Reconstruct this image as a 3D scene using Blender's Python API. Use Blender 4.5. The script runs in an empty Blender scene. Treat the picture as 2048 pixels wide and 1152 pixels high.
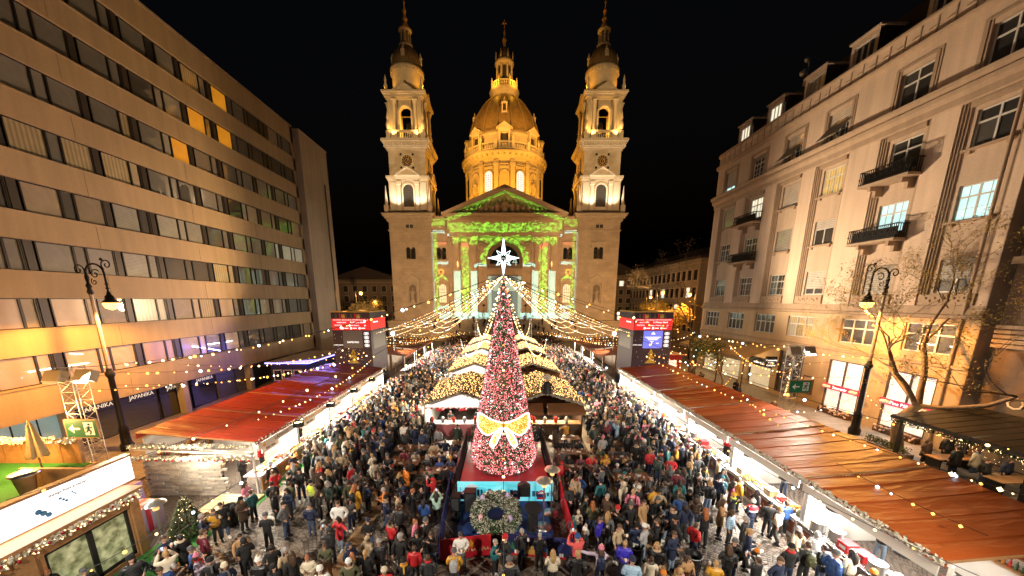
import bpy, bmesh, math, random
from mathutils import Vector, Matrix
import numpy as np
R = math.radians; PI = math.pi
rnd = random.Random(7)
SC = bpy.context.scene
COL = SC.collection

# ------------------------------------------------------------------ camera
cd = bpy.data.cameras.new('camera'); cam = bpy.data.objects.new('camera', cd); COL.objects.link(cam)
cd.sensor_width = 36; cd.lens = 12.129; cd.shift_x = .0083; cd.shift_y = .0825
cd.clip_start = .1; cd.clip_end = 2000
cam.location = (0, 0, 10); cam.rotation_euler = (R(90 - 11.947), 0, 0)
SC.camera = cam
SC.view_settings.view_transform = 'Standard'; SC.view_settings.look = 'None'
SC.view_settings.exposure = .25; SC.view_settings.gamma = 1
SC.cycles.use_denoising = True
SC.cycles.max_bounces = 4; SC.cycles.diffuse_bounces = 2; SC.cycles.glossy_bounces = 2
SC.cycles.transmission_bounces = 2; SC.cycles.sample_clamp_indirect = 4; SC.cycles.sample_clamp_direct = 0
SC.cycles.caustics_reflective = False; SC.cycles.caustics_refractive = False
SC.cycles.use_light_tree = True
# ------------------------------------------------------------------ world: night sky
W = bpy.data.worlds.new('World'); SC.world = W; W.use_nodes = True
nt = W.node_tree; nt.nodes.clear()
sk = nt.nodes.new('ShaderNodeTexSky'); sk.sky_type = 'NISHITA'; sk.sun_disc = False
sk.sun_elevation = R(-4); sk.sun_rotation = R(200)
bg = nt.nodes.new('ShaderNodeBackground'); bg.inputs[1].default_value = .1
wo = nt.nodes.new('ShaderNodeOutputWorld')
nt.links.new(sk.outputs[0], bg.inputs[0]); nt.links.new(bg.outputs[0], wo.inputs[0])

# ------------------------------------------------------------------ node maths
class E:
 """an expression over shader sockets"""
 def __init__(s, nt, sock): s.nt = nt; s.s = sock
 def _op(s, op, *a, clamp=False):
  n = s.nt.nodes.new('ShaderNodeMath'); n.operation = op; n.use_clamp = clamp
  for i, x in enumerate((s,) + a):
   if isinstance(x, E): s.nt.links.new(x.s, n.inputs[i])
   else: n.inputs[i].default_value = x
  return E(s.nt, n.outputs[0])
 def __add__(s, o): return s._op('ADD', o)
 __radd__ = __add__
 def __sub__(s, o): return s._op('SUBTRACT', o)
 def __rsub__(s, o): return s._op('MULTIPLY', -1.0)._op('ADD', o)
 def __mul__(s, o): return s._op('MULTIPLY', o)
 __rmul__ = __mul__
 def __truediv__(s, o): return s._op('DIVIDE', o)
 def __gt__(s, o): return s._op('GREATER_THAN', o)
 def __lt__(s, o): return s._op('LESS_THAN', o)
 def abs(s): return s._op('ABSOLUTE')
 def floor(s): return s._op('FLOOR')
 def fract(s): return s._op('FRACT')
 def max(s, o): return s._op('MAXIMUM', o)
 def min(s, o): return s._op('MINIMUM', o)
 def sqrt(s): return s._op('SQRT')
 def sin(s): return s._op('SINE')
 def pow(s, o): return s._op('POWER', o)
 def clamp(s): return s._op('ADD', 0.0, clamp=True)
def between(x, a, b): return (x > a) * (x < b)
def combine(nt, x, y, z=0.0):
 n = nt.nodes.new('ShaderNodeCombineXYZ')
 for i, v in enumerate((x, y, z)):
  if isinstance(v, E): nt.links.new(v.s, n.inputs[i])
  else: n.inputs[i].default_value = v
 return n.outputs[0]
def noise(nt, vec, scale, detail=2, kind='noise'):
 if kind == 'noise':
  n = nt.nodes.new('ShaderNodeTexNoise'); n.inputs['Scale'].default_value = scale; n.inputs['Detail'].default_value = detail
 else:
  n = nt.nodes.new('ShaderNodeTexVoronoi'); n.inputs['Scale'].default_value = scale
 if vec is not None: nt.links.new(vec, n.inputs['Vector'])
 return E(nt, n.outputs[0])
def mixc(nt, fac, a, b):
 n = nt.nodes.new('ShaderNodeMix'); n.data_type = 'RGBA'
 for i, v in ((0, fac), (6, a), (7, b)):
  if isinstance(v, E): nt.links.new(v.s, n.inputs[i])
  elif isinstance(v, bpy.types.NodeSocket): nt.links.new(v, n.inputs[i])
  elif i == 0: n.inputs[0].default_value = v
  else: n.inputs[i].default_value = (*v[:3], 1)
 return n.outputs[2]
def mulc(nt, c, f):
 n = nt.nodes.new('ShaderNodeMix'); n.data_type = 'RGBA'; n.blend_type = 'MULTIPLY'; n.inputs[0].default_value = 1
 for i, v in ((6, c), (7, f)):
  if isinstance(v, E): nt.links.new(v.s, n.inputs[i])
  elif isinstance(v, bpy.types.NodeSocket): nt.links.new(v, n.inputs[i])
  else: n.inputs[i].default_value = (*v[:3], 1)
 return n.outputs[2]

MATS = {}
def M(name, col=(.5, .5, .5), rough=.6, metal=0, nscale=0, namt=.25, bump=0, bscale=30, coat=0, cior=1.5, emit=0, ecol=None, objcol=False, attr=None, custom=None, spec=None, pos=False):
 if name in MATS: return MATS[name]
 m = bpy.data.materials.new(name); m.use_nodes = True; nt = m.node_tree
 b = nt.nodes['Principled BSDF']
 b.inputs['Base Color'].default_value = (*col, 1); b.inputs['Roughness'].default_value = rough; b.inputs['Metallic'].default_value = metal
 if spec is not None: b.inputs['Specular IOR Level'].default_value = spec
 if coat: b.inputs['Coat Weight'].default_value = coat; b.inputs['Coat Roughness'].default_value = .02; b.inputs['Coat IOR'].default_value = cior
 c = None
 if objcol:
  oi = nt.nodes.new('ShaderNodeObjectInfo'); c = oi.outputs['Color']
 if attr:
  at = nt.nodes.new('ShaderNodeAttribute'); at.attribute_name = attr; c = at.outputs['Color']
 vec = None
 if pos: vec = nt.nodes.new('ShaderNodeNewGeometry').outputs['Position']
 elif nscale or bump:
  vec = nt.nodes.new('ShaderNodeTexCoord').outputs['Object']
 if nscale:
  f = noise(nt, vec, nscale, 4) * (2 * namt) + (1 - namt)
  c = mulc(nt, c if c is not None else col, f)
 if c is not None: nt.links.new(c, b.inputs['Base Color'])
 if bump:
  bn = nt.nodes.new('ShaderNodeBump'); bn.inputs['Strength'].default_value = bump; bn.inputs['Distance'].default_value = .05
  nt.links.new(noise(nt, vec, bscale, 3).s, bn.inputs['Height']); nt.links.new(bn.outputs[0], b.inputs['Normal'])
 if emit:
  b.inputs['Emission Color'].default_value = (*(ecol or col), 1); b.inputs['Emission Strength'].default_value = emit
  m.cycles.emission_sampling = 'NONE'
 if custom: custom(m, nt, b)
 MATS[name] = m
 return m

# ------------------------------------------------------------------ mesh builder
class MB:
 def __init__(s): s.v = []; s.f = []; s.m = []; s.sm = []
 def add(s, o, mat=None, dm=0):
  k = len(s.v); s.v += [mat @ Vector(p) if mat is not None else p for p in o.v]
  s.f += [tuple(i + k for i in f) for f in o.f]; s.m += [i + dm for i in o.m]; s.sm += o.sm
  return s
 def face(s, pts, m=0, sm=False):
  k = len(s.v); s.v += [tuple(p) for p in pts]; s.f.append(tuple(range(k, k + len(pts)))); s.m.append(m); s.sm.append(sm)
 def idx(s, pts, faces, m=0, sm=False):
  k = len(s.v); s.v += [tuple(p) for p in pts]
  for f in faces: s.f.append(tuple(i + k for i in f)); s.m.append(m); s.sm.append(sm)
 def box(s, x0, x1, y0, y1, z0, z1, m=0):
  if x0 > x1: x0, x1 = x1, x0
  if y0 > y1: y0, y1 = y1, y0
  if z0 > z1: z0, z1 = z1, z0
  p = [(x, y, z) for z in (z0, z1) for y in (y0, y1) for x in (x0, x1)]
  s.idx(p, [(0, 2, 3, 1), (4, 5, 7, 6), (0, 1, 5, 4), (2, 6, 7, 3), (0, 4, 6, 2), (1, 3, 7, 5)], m)
 def obox(s, c, size, rot=(0, 0, 0), m=0):
  b = MB(); x, y, z = (q / 2 for q in size); b.box(-x, x, -y, y, -z, z, m)
  from mathutils import Euler
  s.add(b, Matrix.Translation(c) @ Euler(rot).to_matrix().to_4x4())
 def extr(s, prof, d, m=0, caps=True):
  """extrude polygon prof (3-D points) along vector d"""
  n = len(prof); d = Vector(d); a = [Vector(p) for p in prof]; b = [p + d for p in a]
  fs = [(i, (i + 1) % n, (i + 1) % n + n, i + n) for i in range(n)]
  if caps: fs += [tuple(range(n - 1, -1, -1)), tuple(range(n, 2 * n))]
  s.idx(a + b, fs, m)
 def xz(s, pts, y0, y1, m=0): s.extr([(x, y0, z) for x, z in pts], (0, y1 - y0, 0), m)
 def yz(s, pts, x0, x1, m=0): s.extr([(x0, y, z) for y, z in pts], (x1 - x0, 0, 0), m)
 def prism(s, pts, z0, z1, m=0): s.extr([(x, y, z0) for x, y in pts], (0, 0, z1 - z0), m)
 def lathe(s, cx, cy, prof, n=16, m=0, a0=0, a1=2 * PI, sm=True, cap=True):
  full = abs(a1 - a0 - 2 * PI) < 1e-6; k = n if full else n + 1
  pts = []
  for r, z in prof:
   for i in range(k):
    a = a0 + (a1 - a0) * i / n; pts.append((cx + r * math.cos(a), cy + r * math.sin(a), z))
  fs = []
  for j in range(len(prof) - 1):
   for i in range(n):
    i2 = (i + 1) % k if full else i + 1
    fs.append((j * k + i, j * k + i2, (j + 1) * k + i2, (j + 1) * k + i))
  s.idx(pts, fs, m, sm)
  if cap and full:
   for j, fl in ((0, True), (len(prof) - 1, False)):
    if prof[j][0] > 1e-4:
     q = pts[j * k:(j + 1) * k]; s.face(q[::-1] if fl else q, m)
 def cyl(s, x, y, z0, z1, r, n=12, m=0, r2=None): s.lathe(x, y, [(r, z0), (r if r2 is None else r2, z1)], n, m)
 def tube(s, pts, r, n=6, m=0, sm=True, cap=True):
  pts = [Vector(p) for p in pts]; L = len(pts); rs = r if isinstance(r, (list, tuple)) else [r] * L
  out = []; up = Vector((0, 0, 1)); prev = None
  for i, p in enumerate(pts):
   t = (pts[min(i + 1, L - 1)] - pts[max(i - 1, 0)])
   t = t.normalized() if t.length > 1e-9 else Vector((0, 0, 1))
   if prev is None:
    a = t.cross(up if abs(t.z) < .95 else Vector((1, 0, 0))).normalized()
   else:
    a = (prev - t * prev.dot(t)); a = a.normalized() if a.length > 1e-6 else t.orthogonal().normalized()
   prev = a; b = t.cross(a)
   for k in range(n):
    an = 2 * PI * k / n; out.append(p + (a * math.cos(an) + b * math.sin(an)) * rs[i])
  fs = [(i * n + k, i * n + (k + 1) % n, (i + 1) * n + (k + 1) % n, (i + 1) * n + k) for i in range(L - 1) for k in range(n)]
  s.idx(out, fs, m, sm)
  if cap: s.face(out[:n][::-1], m); s.face(out[-n:], m)
 def octa(s, c, r, m=0):
  x, y, z = c
  s.idx([(x + r, y, z), (x - r, y, z), (x, y + r, z), (x, y - r, z), (x, y, z + r), (x, y, z - r)],
              [(0, 2, 4), (2, 1, 4), (1, 3, 4), (3, 0, 4), (2, 0, 5), (1, 2, 5), (3, 1, 5), (0, 3, 5)], m)
 def ball(s, c, r, n=8, m=0, sz=1, sx=1):
  x, y, z = c; h = max(3, n // 2 + 1)
  b = MB(); b.lathe(0, 0, [(r * math.sin(PI * j / h), -r * math.cos(PI * j / h) * sz) for j in range(h + 1)], n, m, cap=False)
  s.add(b, Matrix.Translation(c) @ Matrix.Diagonal((sx, 1, 1, 1)))
 def wall(s, o, u, v, nrm, U, V, holes, depth, m=0, mr=None):
  """grid wall with rectangular holes; o origin, u/v axes, nrm outward; reveals go inward by depth"""
  o, u, v, nrm = map(Vector, (o, u, v, nrm)); mr = m if mr is None else mr
  us = sorted({U[0], U[1], *[q for h in holes for q in h[:2]]}); vs = sorted({V[0], V[1], *[q for h in holes for q in h[2:]]})
  flip = u.cross(v).dot(nrm) < 0
  P = lambda a, b, d=0: o + u * a + v * b - nrm * d
  def q(pts, mm): s.face(pts[::-1] if flip else pts, mm)
  for i in range(len(us) - 1):
   for j in range(len(vs) - 1):
    a, b, c, d = us[i], us[i + 1], vs[j], vs[j + 1]; mu, mv = (a + b) / 2, (c + d) / 2
    if any(h[0] < mu < h[1] and h[2] < mv < h[3] for h in holes): continue
    q([P(a, c), P(b, c), P(b, d), P(a, d)], m)
  for a, b, c, d in holes:
   q([P(a, c), P(a, c, depth), P(b, c, depth), P(b, c)][::-1], mr)
   q([P(a, d), P(b, d), P(b, d, depth), P(a, d, depth)][::-1], mr)
   q([P(a, c), P(a, d), P(a, d, depth), P(a, c, depth)][::-1], mr)
   q([P(b, c), P(b, c, depth), P(b, d, depth), P(b, d)][::-1], mr)
 def mesh(s, name, mats):
  me = bpy.data.meshes.new(name)
  me.from_pydata([tuple(p) for p in s.v], [], s.f)
  for mm in (mats if isinstance(mats, (list, tuple)) else [mats]): me.materials.append(mm)
  if s.f:
   me.polygons.foreach_set('material_index', s.m); me.polygons.foreach_set('use_smooth', s.sm)
  me.update()
  return me
 def build(s, name, mats, parent=None, **kw):
  o = (parent and wloc(parent)) or Vector()
  if o.length > 0: s.v = [Vector(p) - o for p in s.v]
  return put(name, s.mesh(name, mats), parent, **kw)
WL = {}
def wloc(o): return WL.get(o.name, Vector())
def put(name, data, parent=None, loc=(0, 0, 0), rot=(0, 0, 0), label=None, cat=None, group=None, kind=None, mats=None, scale=None):
 """link an object; loc/rot are local to the parent"""
 o = bpy.data.objects.new(name, data); COL.objects.link(o); o.location = loc; o.rotation_euler = rot
 if scale is not None: o.scale = scale
 if parent is not None: o.parent = parent; WL[o.name] = wloc(parent) + Vector(loc)
 else: WL[o.name] = Vector(loc)
 if label: o['label'] = label
 if cat: o['category'] = cat
 if group: o['group'] = group
 if kind: o['kind'] = kind
 if mats:
  for i, mm in enumerate(mats):
   o.material_slots[i].link = 'OBJECT'; o.material_slots[i].material = mm
 return o
def thing(name, label, cat, loc=(0, 0, 0), group=None, rot=0):
 o = put(name, None, None, loc, (0, 0, rot), label, cat, group); o.empty_display_size = .3
 return o
def text(s, size, loc, rot, mat, parent=None, name='lettering', align='CENTER', ext=.01, width=None):
 c = bpy.data.curves.new(name, 'FONT'); c.body = s; c.size = size; c.align_x = align; c.align_y = 'CENTER'; c.extrude = ext; c.resolution_u = 2
 c.materials.append(mat)
 o = put(name, c, parent, Vector(loc) - (wloc(parent) if parent else Vector()), rot)
 if width:
  bpy.context.view_layer.update(); w = o.dimensions.x
  if w > 1e-4: o.scale = (width / w, 1, 1)
 return o
FY = (R(90), 0, 0)             # lettering that faces -Y
FXL = (R(90), 0, R(-90))       # faces -X
FXR = (R(90), 0, R(90))        # faces +X
def spot(name, loc, target, power, col, angle=60, blend=.5, r=.2, parent=None):
 l = bpy.data.lights.new(name, 'SPOT'); l.energy = power; l.color = col; l.spot_size = R(angle); l.spot_blend = blend; l.shadow_soft_size = r
 o = bpy.data.objects.new(name, l); COL.objects.link(o); o.location = loc
 o.rotation_euler = (Vector(target) - Vector(loc)).to_track_quat('-Z', 'Y').to_euler()
 return o
def point(name, loc, power, col, r=.1):
 l = bpy.data.lights.new(name, 'POINT'); l.energy = power; l.color = col; l.shadow_soft_size = r
 o = bpy.data.objects.new(name, l); COL.objects.link(o); o.location = loc
 return o
def area(name, loc, target, power, col, sx, sy):
 l = bpy.data.lights.new(name, 'AREA'); l.shape = 'RECTANGLE'; l.size = sx; l.size_y = sy; l.energy = power; l.color = col
 o = bpy.data.objects.new(name, l); COL.objects.link(o); o.location = loc
 o.rotation_euler = (Vector(target) - Vector(loc)).to_track_quat('-Z', 'Y').to_euler()
 return o
WARM = (1, .72, .42); SOD = (1, .43, .085); COOL = (1, .93, .82); AMB = (1, .56, .1); TOG = 1
def ashlar(name, c1, c2, bw, bh, rough=.8, mortar=.75, bstr=.5):
 def cu(m, nt, b):
  g = nt.nodes.new('ShaderNodeNewGeometry'); sp = nt.nodes.new('ShaderNodeSeparateXYZ'); nt.links.new(g.outputs['Position'], sp.inputs[0])
  x, y, z = (E(nt, sp.outputs[i]) for i in range(3))
  vec = combine(nt, x + y, z)
  br = nt.nodes.new('ShaderNodeTexBrick'); nt.links.new(vec, br.inputs['Vector'])
  br.inputs['Color1'].default_value = (*c1, 1); br.inputs['Color2'].default_value = (*c2, 1); br.inputs['Mortar'].default_value = (*[q * mortar for q in c1], 1)
  br.inputs['Scale'].default_value = 1; br.inputs['Mortar Size'].default_value = .02; br.inputs['Brick Width'].default_value = bw; br.inputs['Row Height'].default_value = bh
  n1 = noise(nt, g.outputs['Position'], .35, 5) * .7 + .65; n2 = noise(nt, g.outputs['Position'], 4, 3) * .3 + .85
  nt.links.new(mulc(nt, br.outputs[0], n1 * n2), b.inputs['Base Color'])
  bn = nt.nodes.new('ShaderNodeBump'); bn.inputs['Strength'].default_value = bstr; bn.inputs['Distance'].default_value = .04; bn.invert = True
  nt.links.new(br.outputs['Fac'], bn.inputs['Height']); nt.links.new(bn.outputs[0], b.inputs['Normal'])
 return M(name, c1, rough, custom=cu)
def streaked(name, col, rough=.85, sc=.5):
 """render with rain streaks and stains"""
 def cu(m, nt, b):
  g = nt.nodes.new('ShaderNodeNewGeometry'); mp = nt.nodes.new('ShaderNodeMapping'); nt.links.new(g.outputs['Position'], mp.inputs[0]); mp.inputs['Scale'].default_value = (1.6, 1.6, .12)
  n1 = noise(nt, mp.outputs[0], 1.2, 5) * .5 + .75; n2 = noise(nt, g.outputs['Position'], .25, 4) * .4 + .8; n3 = noise(nt, g.outputs['Position'], 9, 2) * .24 + .88
  nt.links.new(mulc(nt, col, n1 * n2 * n3), b.inputs['Base Color'])
  bn = nt.nodes.new('ShaderNodeBump'); bn.inputs['Strength'].default_value = .25; bn.inputs['Distance'].default_value = .03
  nt.links.new(noise(nt, g.outputs['Position'], 14, 3).s, bn.inputs['Height']); nt.links.new(bn.outputs[0], b.inputs['Normal'])
 return M(name, col, rough, custom=cu)

# ------------------------------------------------------------------ ground
def cobble(m, nt, b):
 g = nt.nodes.new('ShaderNodeNewGeometry'); sp = nt.nodes.new('ShaderNodeSeparateXYZ'); nt.links.new(g.outputs['Position'], sp.inputs[0])
 x, y = E(nt, sp.outputs[0]), E(nt, sp.outputs[1])
 Wd, sz = 2.2, .155
 fx = (x / Wd).fract() - .5
 arc = (1 - (fx * fx) * 3.2).max(.01).sqrt() * (Wd * .62)
 row = (y - arc) / sz
 rid = row.floor(); rf = row.fract()
 colm = fx * (Wd / sz) * 1.12 + rid * .5
 cf = colm.fract()
 edge = ((rf - .5).abs().max((cf - .5).abs()))
 joint = edge._op('SMOOTHSTEP', .38, .5) if False else ((edge - .36) / .12).clamp()
 rv = noise(nt, combine(nt, rid * 1.37, colm.floor() * 2.11, (x / Wd).floor()), 1.7, 0)
 big = noise(nt, g.outputs['Position'], .35, 4)
 c = mixc(nt, rv, (.10, .078, .062), (.22, .175, .14))
 c = mixc(nt, joint, c, (.022, .018, .016))
 c = mulc(nt, c, big * 1.1 + .45)
 nt.links.new(c, b.inputs['Base Color'])
 ro = big * .35 + .3
 nt.links.new(ro.s, b.inputs['Roughness'])
 bn = nt.nodes.new('ShaderNodeBump'); bn.inputs['Strength'].default_value = .9; bn.inputs['Distance'].default_value = .03
 nt.links.new((1 - joint + rv * .4).s, bn.inputs['Height']); nt.links.new(bn.outputs[0], b.inputs['Normal'])
mCob = M('cobblestone paving', custom=cobble)
g_ = MB(); g_.face([(-500, -60, 0), (500, -60, 0), (500, 700, 0), (-500, 700, 0)])
g_.build('ground', mCob, kind='structure')
cob = MB(); Wd_, sz_ = 2.2, .155; r5 = random.Random(5)
for j in range(int(9.2 / sz_), int(15.5 / sz_) + 12):
 for i in range(-89, 88):
  fx = ((i + .5 * (j % 2)) * sz_ / Wd_) % 1 - .5; x = (i + .5 * (j % 2)) * sz_; y = j * sz_ + math.sqrt(max(.01, 1 - 3.2 * fx * fx)) * Wd_ * .62 - 1.36
  if not 9.2 < y < 15.4 or (-2.2 < x < 2.3 and y > 12.4) or abs(x) > 12.3 or 5.7 < abs(x) < 6.7: continue
  sl = -math.copysign(min(.9, abs(3.2 * fx / math.sqrt(max(.05, 1 - 3.2 * fx * fx))) * .62), fx); a = math.atan(sl); c_, s_ = math.cos(a), math.sin(a); h = .012 + r5.uniform(0, .008); w = sz_ * .44 / max(.75, c_); d = sz_ * .43 * max(.7, c_)
  P_ = [(x + u * w * c_ - v * d * s_, y + u * w * s_ + v * d * c_) for u, v in ((-1, -1), (1, -1), (1, 1), (-1, 1))]; Q_ = [(x + (px - x) * .8, y + (py - y) * .8) for px, py in P_]
  cob.idx([(*p, .001) for p in P_] + [(*q, h) for q in Q_], [(4, 5, 6, 7), (0, 1, 5, 4), (1, 2, 6, 5), (2, 3, 7, 6), (3, 0, 4, 7)])
def stonec(m, nt, b):
 g = nt.nodes.new('ShaderNodeNewGeometry'); ri = E(nt, g.outputs['Random Per Island']); n = noise(nt, g.outputs['Position'], 12, 3); big = noise(nt, g.outputs['Position'], .5, 3)
 nt.links.new(mulc(nt, mixc(nt, ri, (.085, .066, .052), (.21, .17, .135)), (n * .5 + .75) * (big * 1.1 + .45)), b.inputs['Base Color']); nt.links.new((big * .3 + .28).s, b.inputs['Roughness'])
cob.build('cobblestones', M('worn cobble', (.12, .1, .08), .4, custom=stonec), kind='stuff')
mPav = ashlar('pavement slabs', (.30, .26, .21), (.24, .21, .18), .6, .4, .6)
def pavslab(m, nt, b):
 g = nt.nodes.new('ShaderNodeNewGeometry'); br = nt.nodes.new('ShaderNodeTexBrick'); nt.links.new(g.outputs['Position'], br.inputs['Vector'])
 br.inputs['Color1'].default_value = (.26, .23, .2, 1); br.inputs['Color2'].default_value = (.2, .18, .16, 1); br.inputs['Mortar'].default_value = (.07, .06, .05, 1)
 br.inputs['Scale'].default_value = 1; br.inputs['Mortar Size'].default_value = .012; br.inputs['Brick Width'].default_value = .6; br.inputs['Row Height'].default_value = .4
 nt.links.new(mulc(nt, br.outputs[0], noise(nt, g.outputs['Position'], 1.1, 4) * .8 + .6), b.inputs['Base Color'])
mSlab = M('pavement slab', rough=.55, custom=pavslab)
mBand = M('ochre stone band', (.34, .22, .11), .5, nscale=3, namt=.35, bump=.3, bscale=12, pos=True)
p_ = MB(); p_.box(21.5, 29, 5, 60, -.2, .12); p_.build('pavement', mSlab, kind='structure')
p_ = MB(); p_.box(-31, -20.5, 14, 60, -.2, .12); p_.build('pavement', mSlab, kind='structure')
for x0 in (-6.6, 5.75):
 b_ = MB(); b_.box(x0, x0 + .62, 4, 80, -.1, .004); b_.build('paving_band', mBand, kind='structure')
for x0, x1, yy in ((-12, -6.6, 16.2), (6.37, 12, 21)):
 b_ = MB(); b_.box(x0, x1, yy, yy + .45, -.1, .004); b_.build('paving_band', mBand, kind='structure')
b_ = MB()
for i in range(40):
 a0, a1 = 2 * PI * i / 40, 2 * PI * (i + 1) / 40
 b_.face([(q * math.cos(a) + .35, q * math.sin(a) + 12.3, .006) for q, a in ((.95, a0), (1.15, a0), (1.15, a1), (.95, a1))])
b_.build('paving_ring', mBand, kind='structure')

# ------------------------------------------------------------------ common materials
mDark = M('dark metal', (.02, .02, .022), .45, .6)
mBlack = M('black paint', (.012, .012, .013), .5)
mWhiteP = M('white painted frame', (.62, .6, .56), .45, nscale=8, namt=.1)
mSteel = M('galvanised steel', (.5, .5, .5), .35, .9)
mWood = M('spruce boards', (.36, .19, .08), .6, nscale=5, namt=.35, bump=.2, bscale=30)
mWoodD = M('dark stained wood', (.09, .05, .03), .6, nscale=6, namt=.35)
mTable = M('oiled table boards', (.2, .085, .04), .4, nscale=6, namt=.35)
mWhite = M('white print', (.85, .85, .85), .5)
mRed = M('red print', (.6, .02, .025), .5)
mGold = M('gold print', (.75, .42, .1), .5)
mBulbW = M('warm bulb', (1, .7, .4), emit=4, ecol=(1, .68, .32))
mBulbO = M('orange bulb', (1, .5, .15), emit=3, ecol=(1, .42, .07))
mBulbC = M('cool bulb', (.7, .9, 1), emit=6, ecol=(.62, .86, 1))
mLED = M('lit white light strip', (1, .9, .75), emit=4, ecol=(1, .86, .66))
mLamp = M('lit lamp glass', (1, .8, .5), emit=14, ecol=(1, .66, .28))
mFlood = M('lit floodlight glass', (1, .9, .7), emit=20, ecol=(1, .9, .72))
mGlass = M('dark window glass', (.012, .014, .016), .06, spec=1, coat=1, cior=1.9)
# ================================================================== LEFT: concrete office building
mConc = streaked('sandy concrete render', (.35, .255, .14))
mConcG = streaked('grey concrete render', (.36, .30, .235))
mPier = M('dark brown window pier', (.028, .022, .018), .5, nscale=4, namt=.3)
mFrameD = M('dark bronze frame', (.016, .014, .013), .4, .3)
def pane_mat(name, c, stripes=0, rough=.5, ns=2, dirv=False):
 def cu(m, nt, b):
  tc = nt.nodes.new('ShaderNodeTexCoord'); sp = nt.nodes.new('ShaderNodeSeparateXYZ'); nt.links.new(tc.outputs['Object'], sp.inputs[0])
  y, z = E(nt, sp.outputs[1]), E(nt, sp.outputs[2])
  oi = nt.nodes.new('ShaderNodeObjectInfo'); r = E(nt, oi.outputs['Random'])
  f = noise(nt, tc.outputs['Object'], ns, 3) * .5 + .75
  if stripes: f = f * (((y if dirv else z) * stripes + r * 9).sin() * .22 + .82)
  f = f * (r * .7 + .6)
  nt.links.new(mulc(nt, c, f), b.inputs['Base Color'])
  b.inputs['Coat Weight'].default_value = 1; b.inputs['Coat Roughness'].default_value = .015; b.inputs['Coat IOR'].default_value = 1.9
 return M(name, c, rough, custom=cu)
P_blind = pane_mat('grey roller blind behind glass', (.17, .165, .15)); P_beige = pane_mat('beige blind behind glass', (.33, .27, .19))
P_slat = pane_mat('slatted blind behind glass', (.3, .3, .26), 60); P_curt = pane_mat('pleated curtain behind glass', (.42, .34, .2), 26, dirv=True)
P_dark = pane_mat('unlit room behind glass', (.022, .022, .022)); P_dim = pane_mat('dim room behind glass', (.06, .058, .052))
def lit(name, c, e, stripes=0):
 def cu(m, nt, b):
  tc = nt.nodes.new('ShaderNodeTexCoord'); sp = nt.nodes.new('ShaderNodeSeparateXYZ'); nt.links.new(tc.outputs['Object'], sp.inputs[0])
  f = noise(nt, tc.outputs['Object'], 1.3, 3) * .8 + .6
  if stripes: f = f * ((E(nt, sp.outputs[1]) * stripes).sin() * .25 + .8)
  nt.links.new(mulc(nt, c, f), b.inputs['Emission Color']); b.inputs['Emission Strength'].default_value = e
  m.cycles.emission_sampling = 'NONE'
 return M(name, tuple(q * .28 for q in c), .3, coat=1, cior=1.7, custom=cu)
L_white = lit('lit room, cool white', (.62, .95, .9), .95); L_warm = lit('lit room, warm curtain', (.95, .62, .2), .6, 24); L_cream = lit('lit room, cream', (1, .9, .66), .95)
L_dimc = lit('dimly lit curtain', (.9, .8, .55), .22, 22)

ob = thing('office_building', 'long concrete office block with dark ribbon windows along the left of the square', 'office building', (-28, 32, 0))
NF, Z0, PR = 8, 4.92, 3.366
wb = MB()
def band(mb, x0, x1, y0, y1, z0, z1):
 yy = y0
 while yy < y1 - .1:                                   # cast panels with a recessed joint between them
  ye = min(yy + 8.13, y1); mb.box(x0, x1, yy + .012, ye - .012, z0, z1); yy = ye
 mb.box(x0 - .02, x1 - .03, y0, y1, z0 + .01, z1 - .01)
YN, YF = 9.0, 51.2
zb = [3.05]
for k in range(NF): zb += [Z0 + PR * k, Z0 + PR * k + 1.8]
zb.append(32.25)
for k in range(NF + 1):
 o_ = MB(); band(o_, -28.5, -28.0, YN, YF, zb[2 * k], zb[2 * k + 1])
 o_.box(-28.46, -27.93, YN, YF, zb[2 * k + 1] - .07, zb[2 * k + 1] + .02)
 o_.build('spandrel_panel', mConc, ob)
wb.box(-46, -28.62, YN, YF, 3.06, 32.2); wb.box(-28.6, -28, YF - .45, YF, 3.06, 32.24)
wb.build('core_wall', mConc, ob)
ug = MB(); ug.box(-31, -28.02, YN, YF, 2.95, 3.05); ug.build('soffit', mConc, ob)
def winmesh(ws, h, fr=.07, mul=.12, depth=.12):
 """ribbon window: frame around panes of widths ws; local +X faces out, y along, z up"""
 T = sum(ws) + mul * (len(ws) - 1) + 2 * fr; f = MB()
 f.box(-depth, 0, 0, T, 0, fr); f.box(-depth, 0, 0, T, h - fr, h); f.box(-depth, 0, 0, fr, fr, h - fr); f.box(-depth, 0, T - fr, T, fr, h - fr)
 y = fr; ps = []
 for i, w in enumerate(ws):
  ps.append((y, w)); y += w
  if i < len(ws) - 1: f.box(-depth, .02, y, y + mul, fr, h - fr); y += mul
 return f, ps, T
fW, pW, TW = winmesh([1.75, .62, 1.75], 1.8); fN, pN, TN = winmesh([1.72, .6], 1.8)
meW = fW.mesh('window', mFrameD); meN = fN.mesh('window', mFrameD)
def panemesh(w, h, d=-.07):
 p = MB(); p.box(d, d + .02, 0, w, 0, h); return p.mesh('pane', mGlass)
PM = {}
def pane(win, y, z, w, h, mat, d=-.07):
 k = (round(w, 3), round(h, 3), d)
 if k not in PM: PM[k] = panemesh(w, h, d)
 return put('pane', PM[k], win, (0, y, z), mats=[mat])
meP = MB(); meP.box(-.38, .02, 0, .52, 0, 1.8); meP.box(-.3, .06, .08, .44, 0, 1.8); meP = meP.mesh('pier', mPier)
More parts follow.
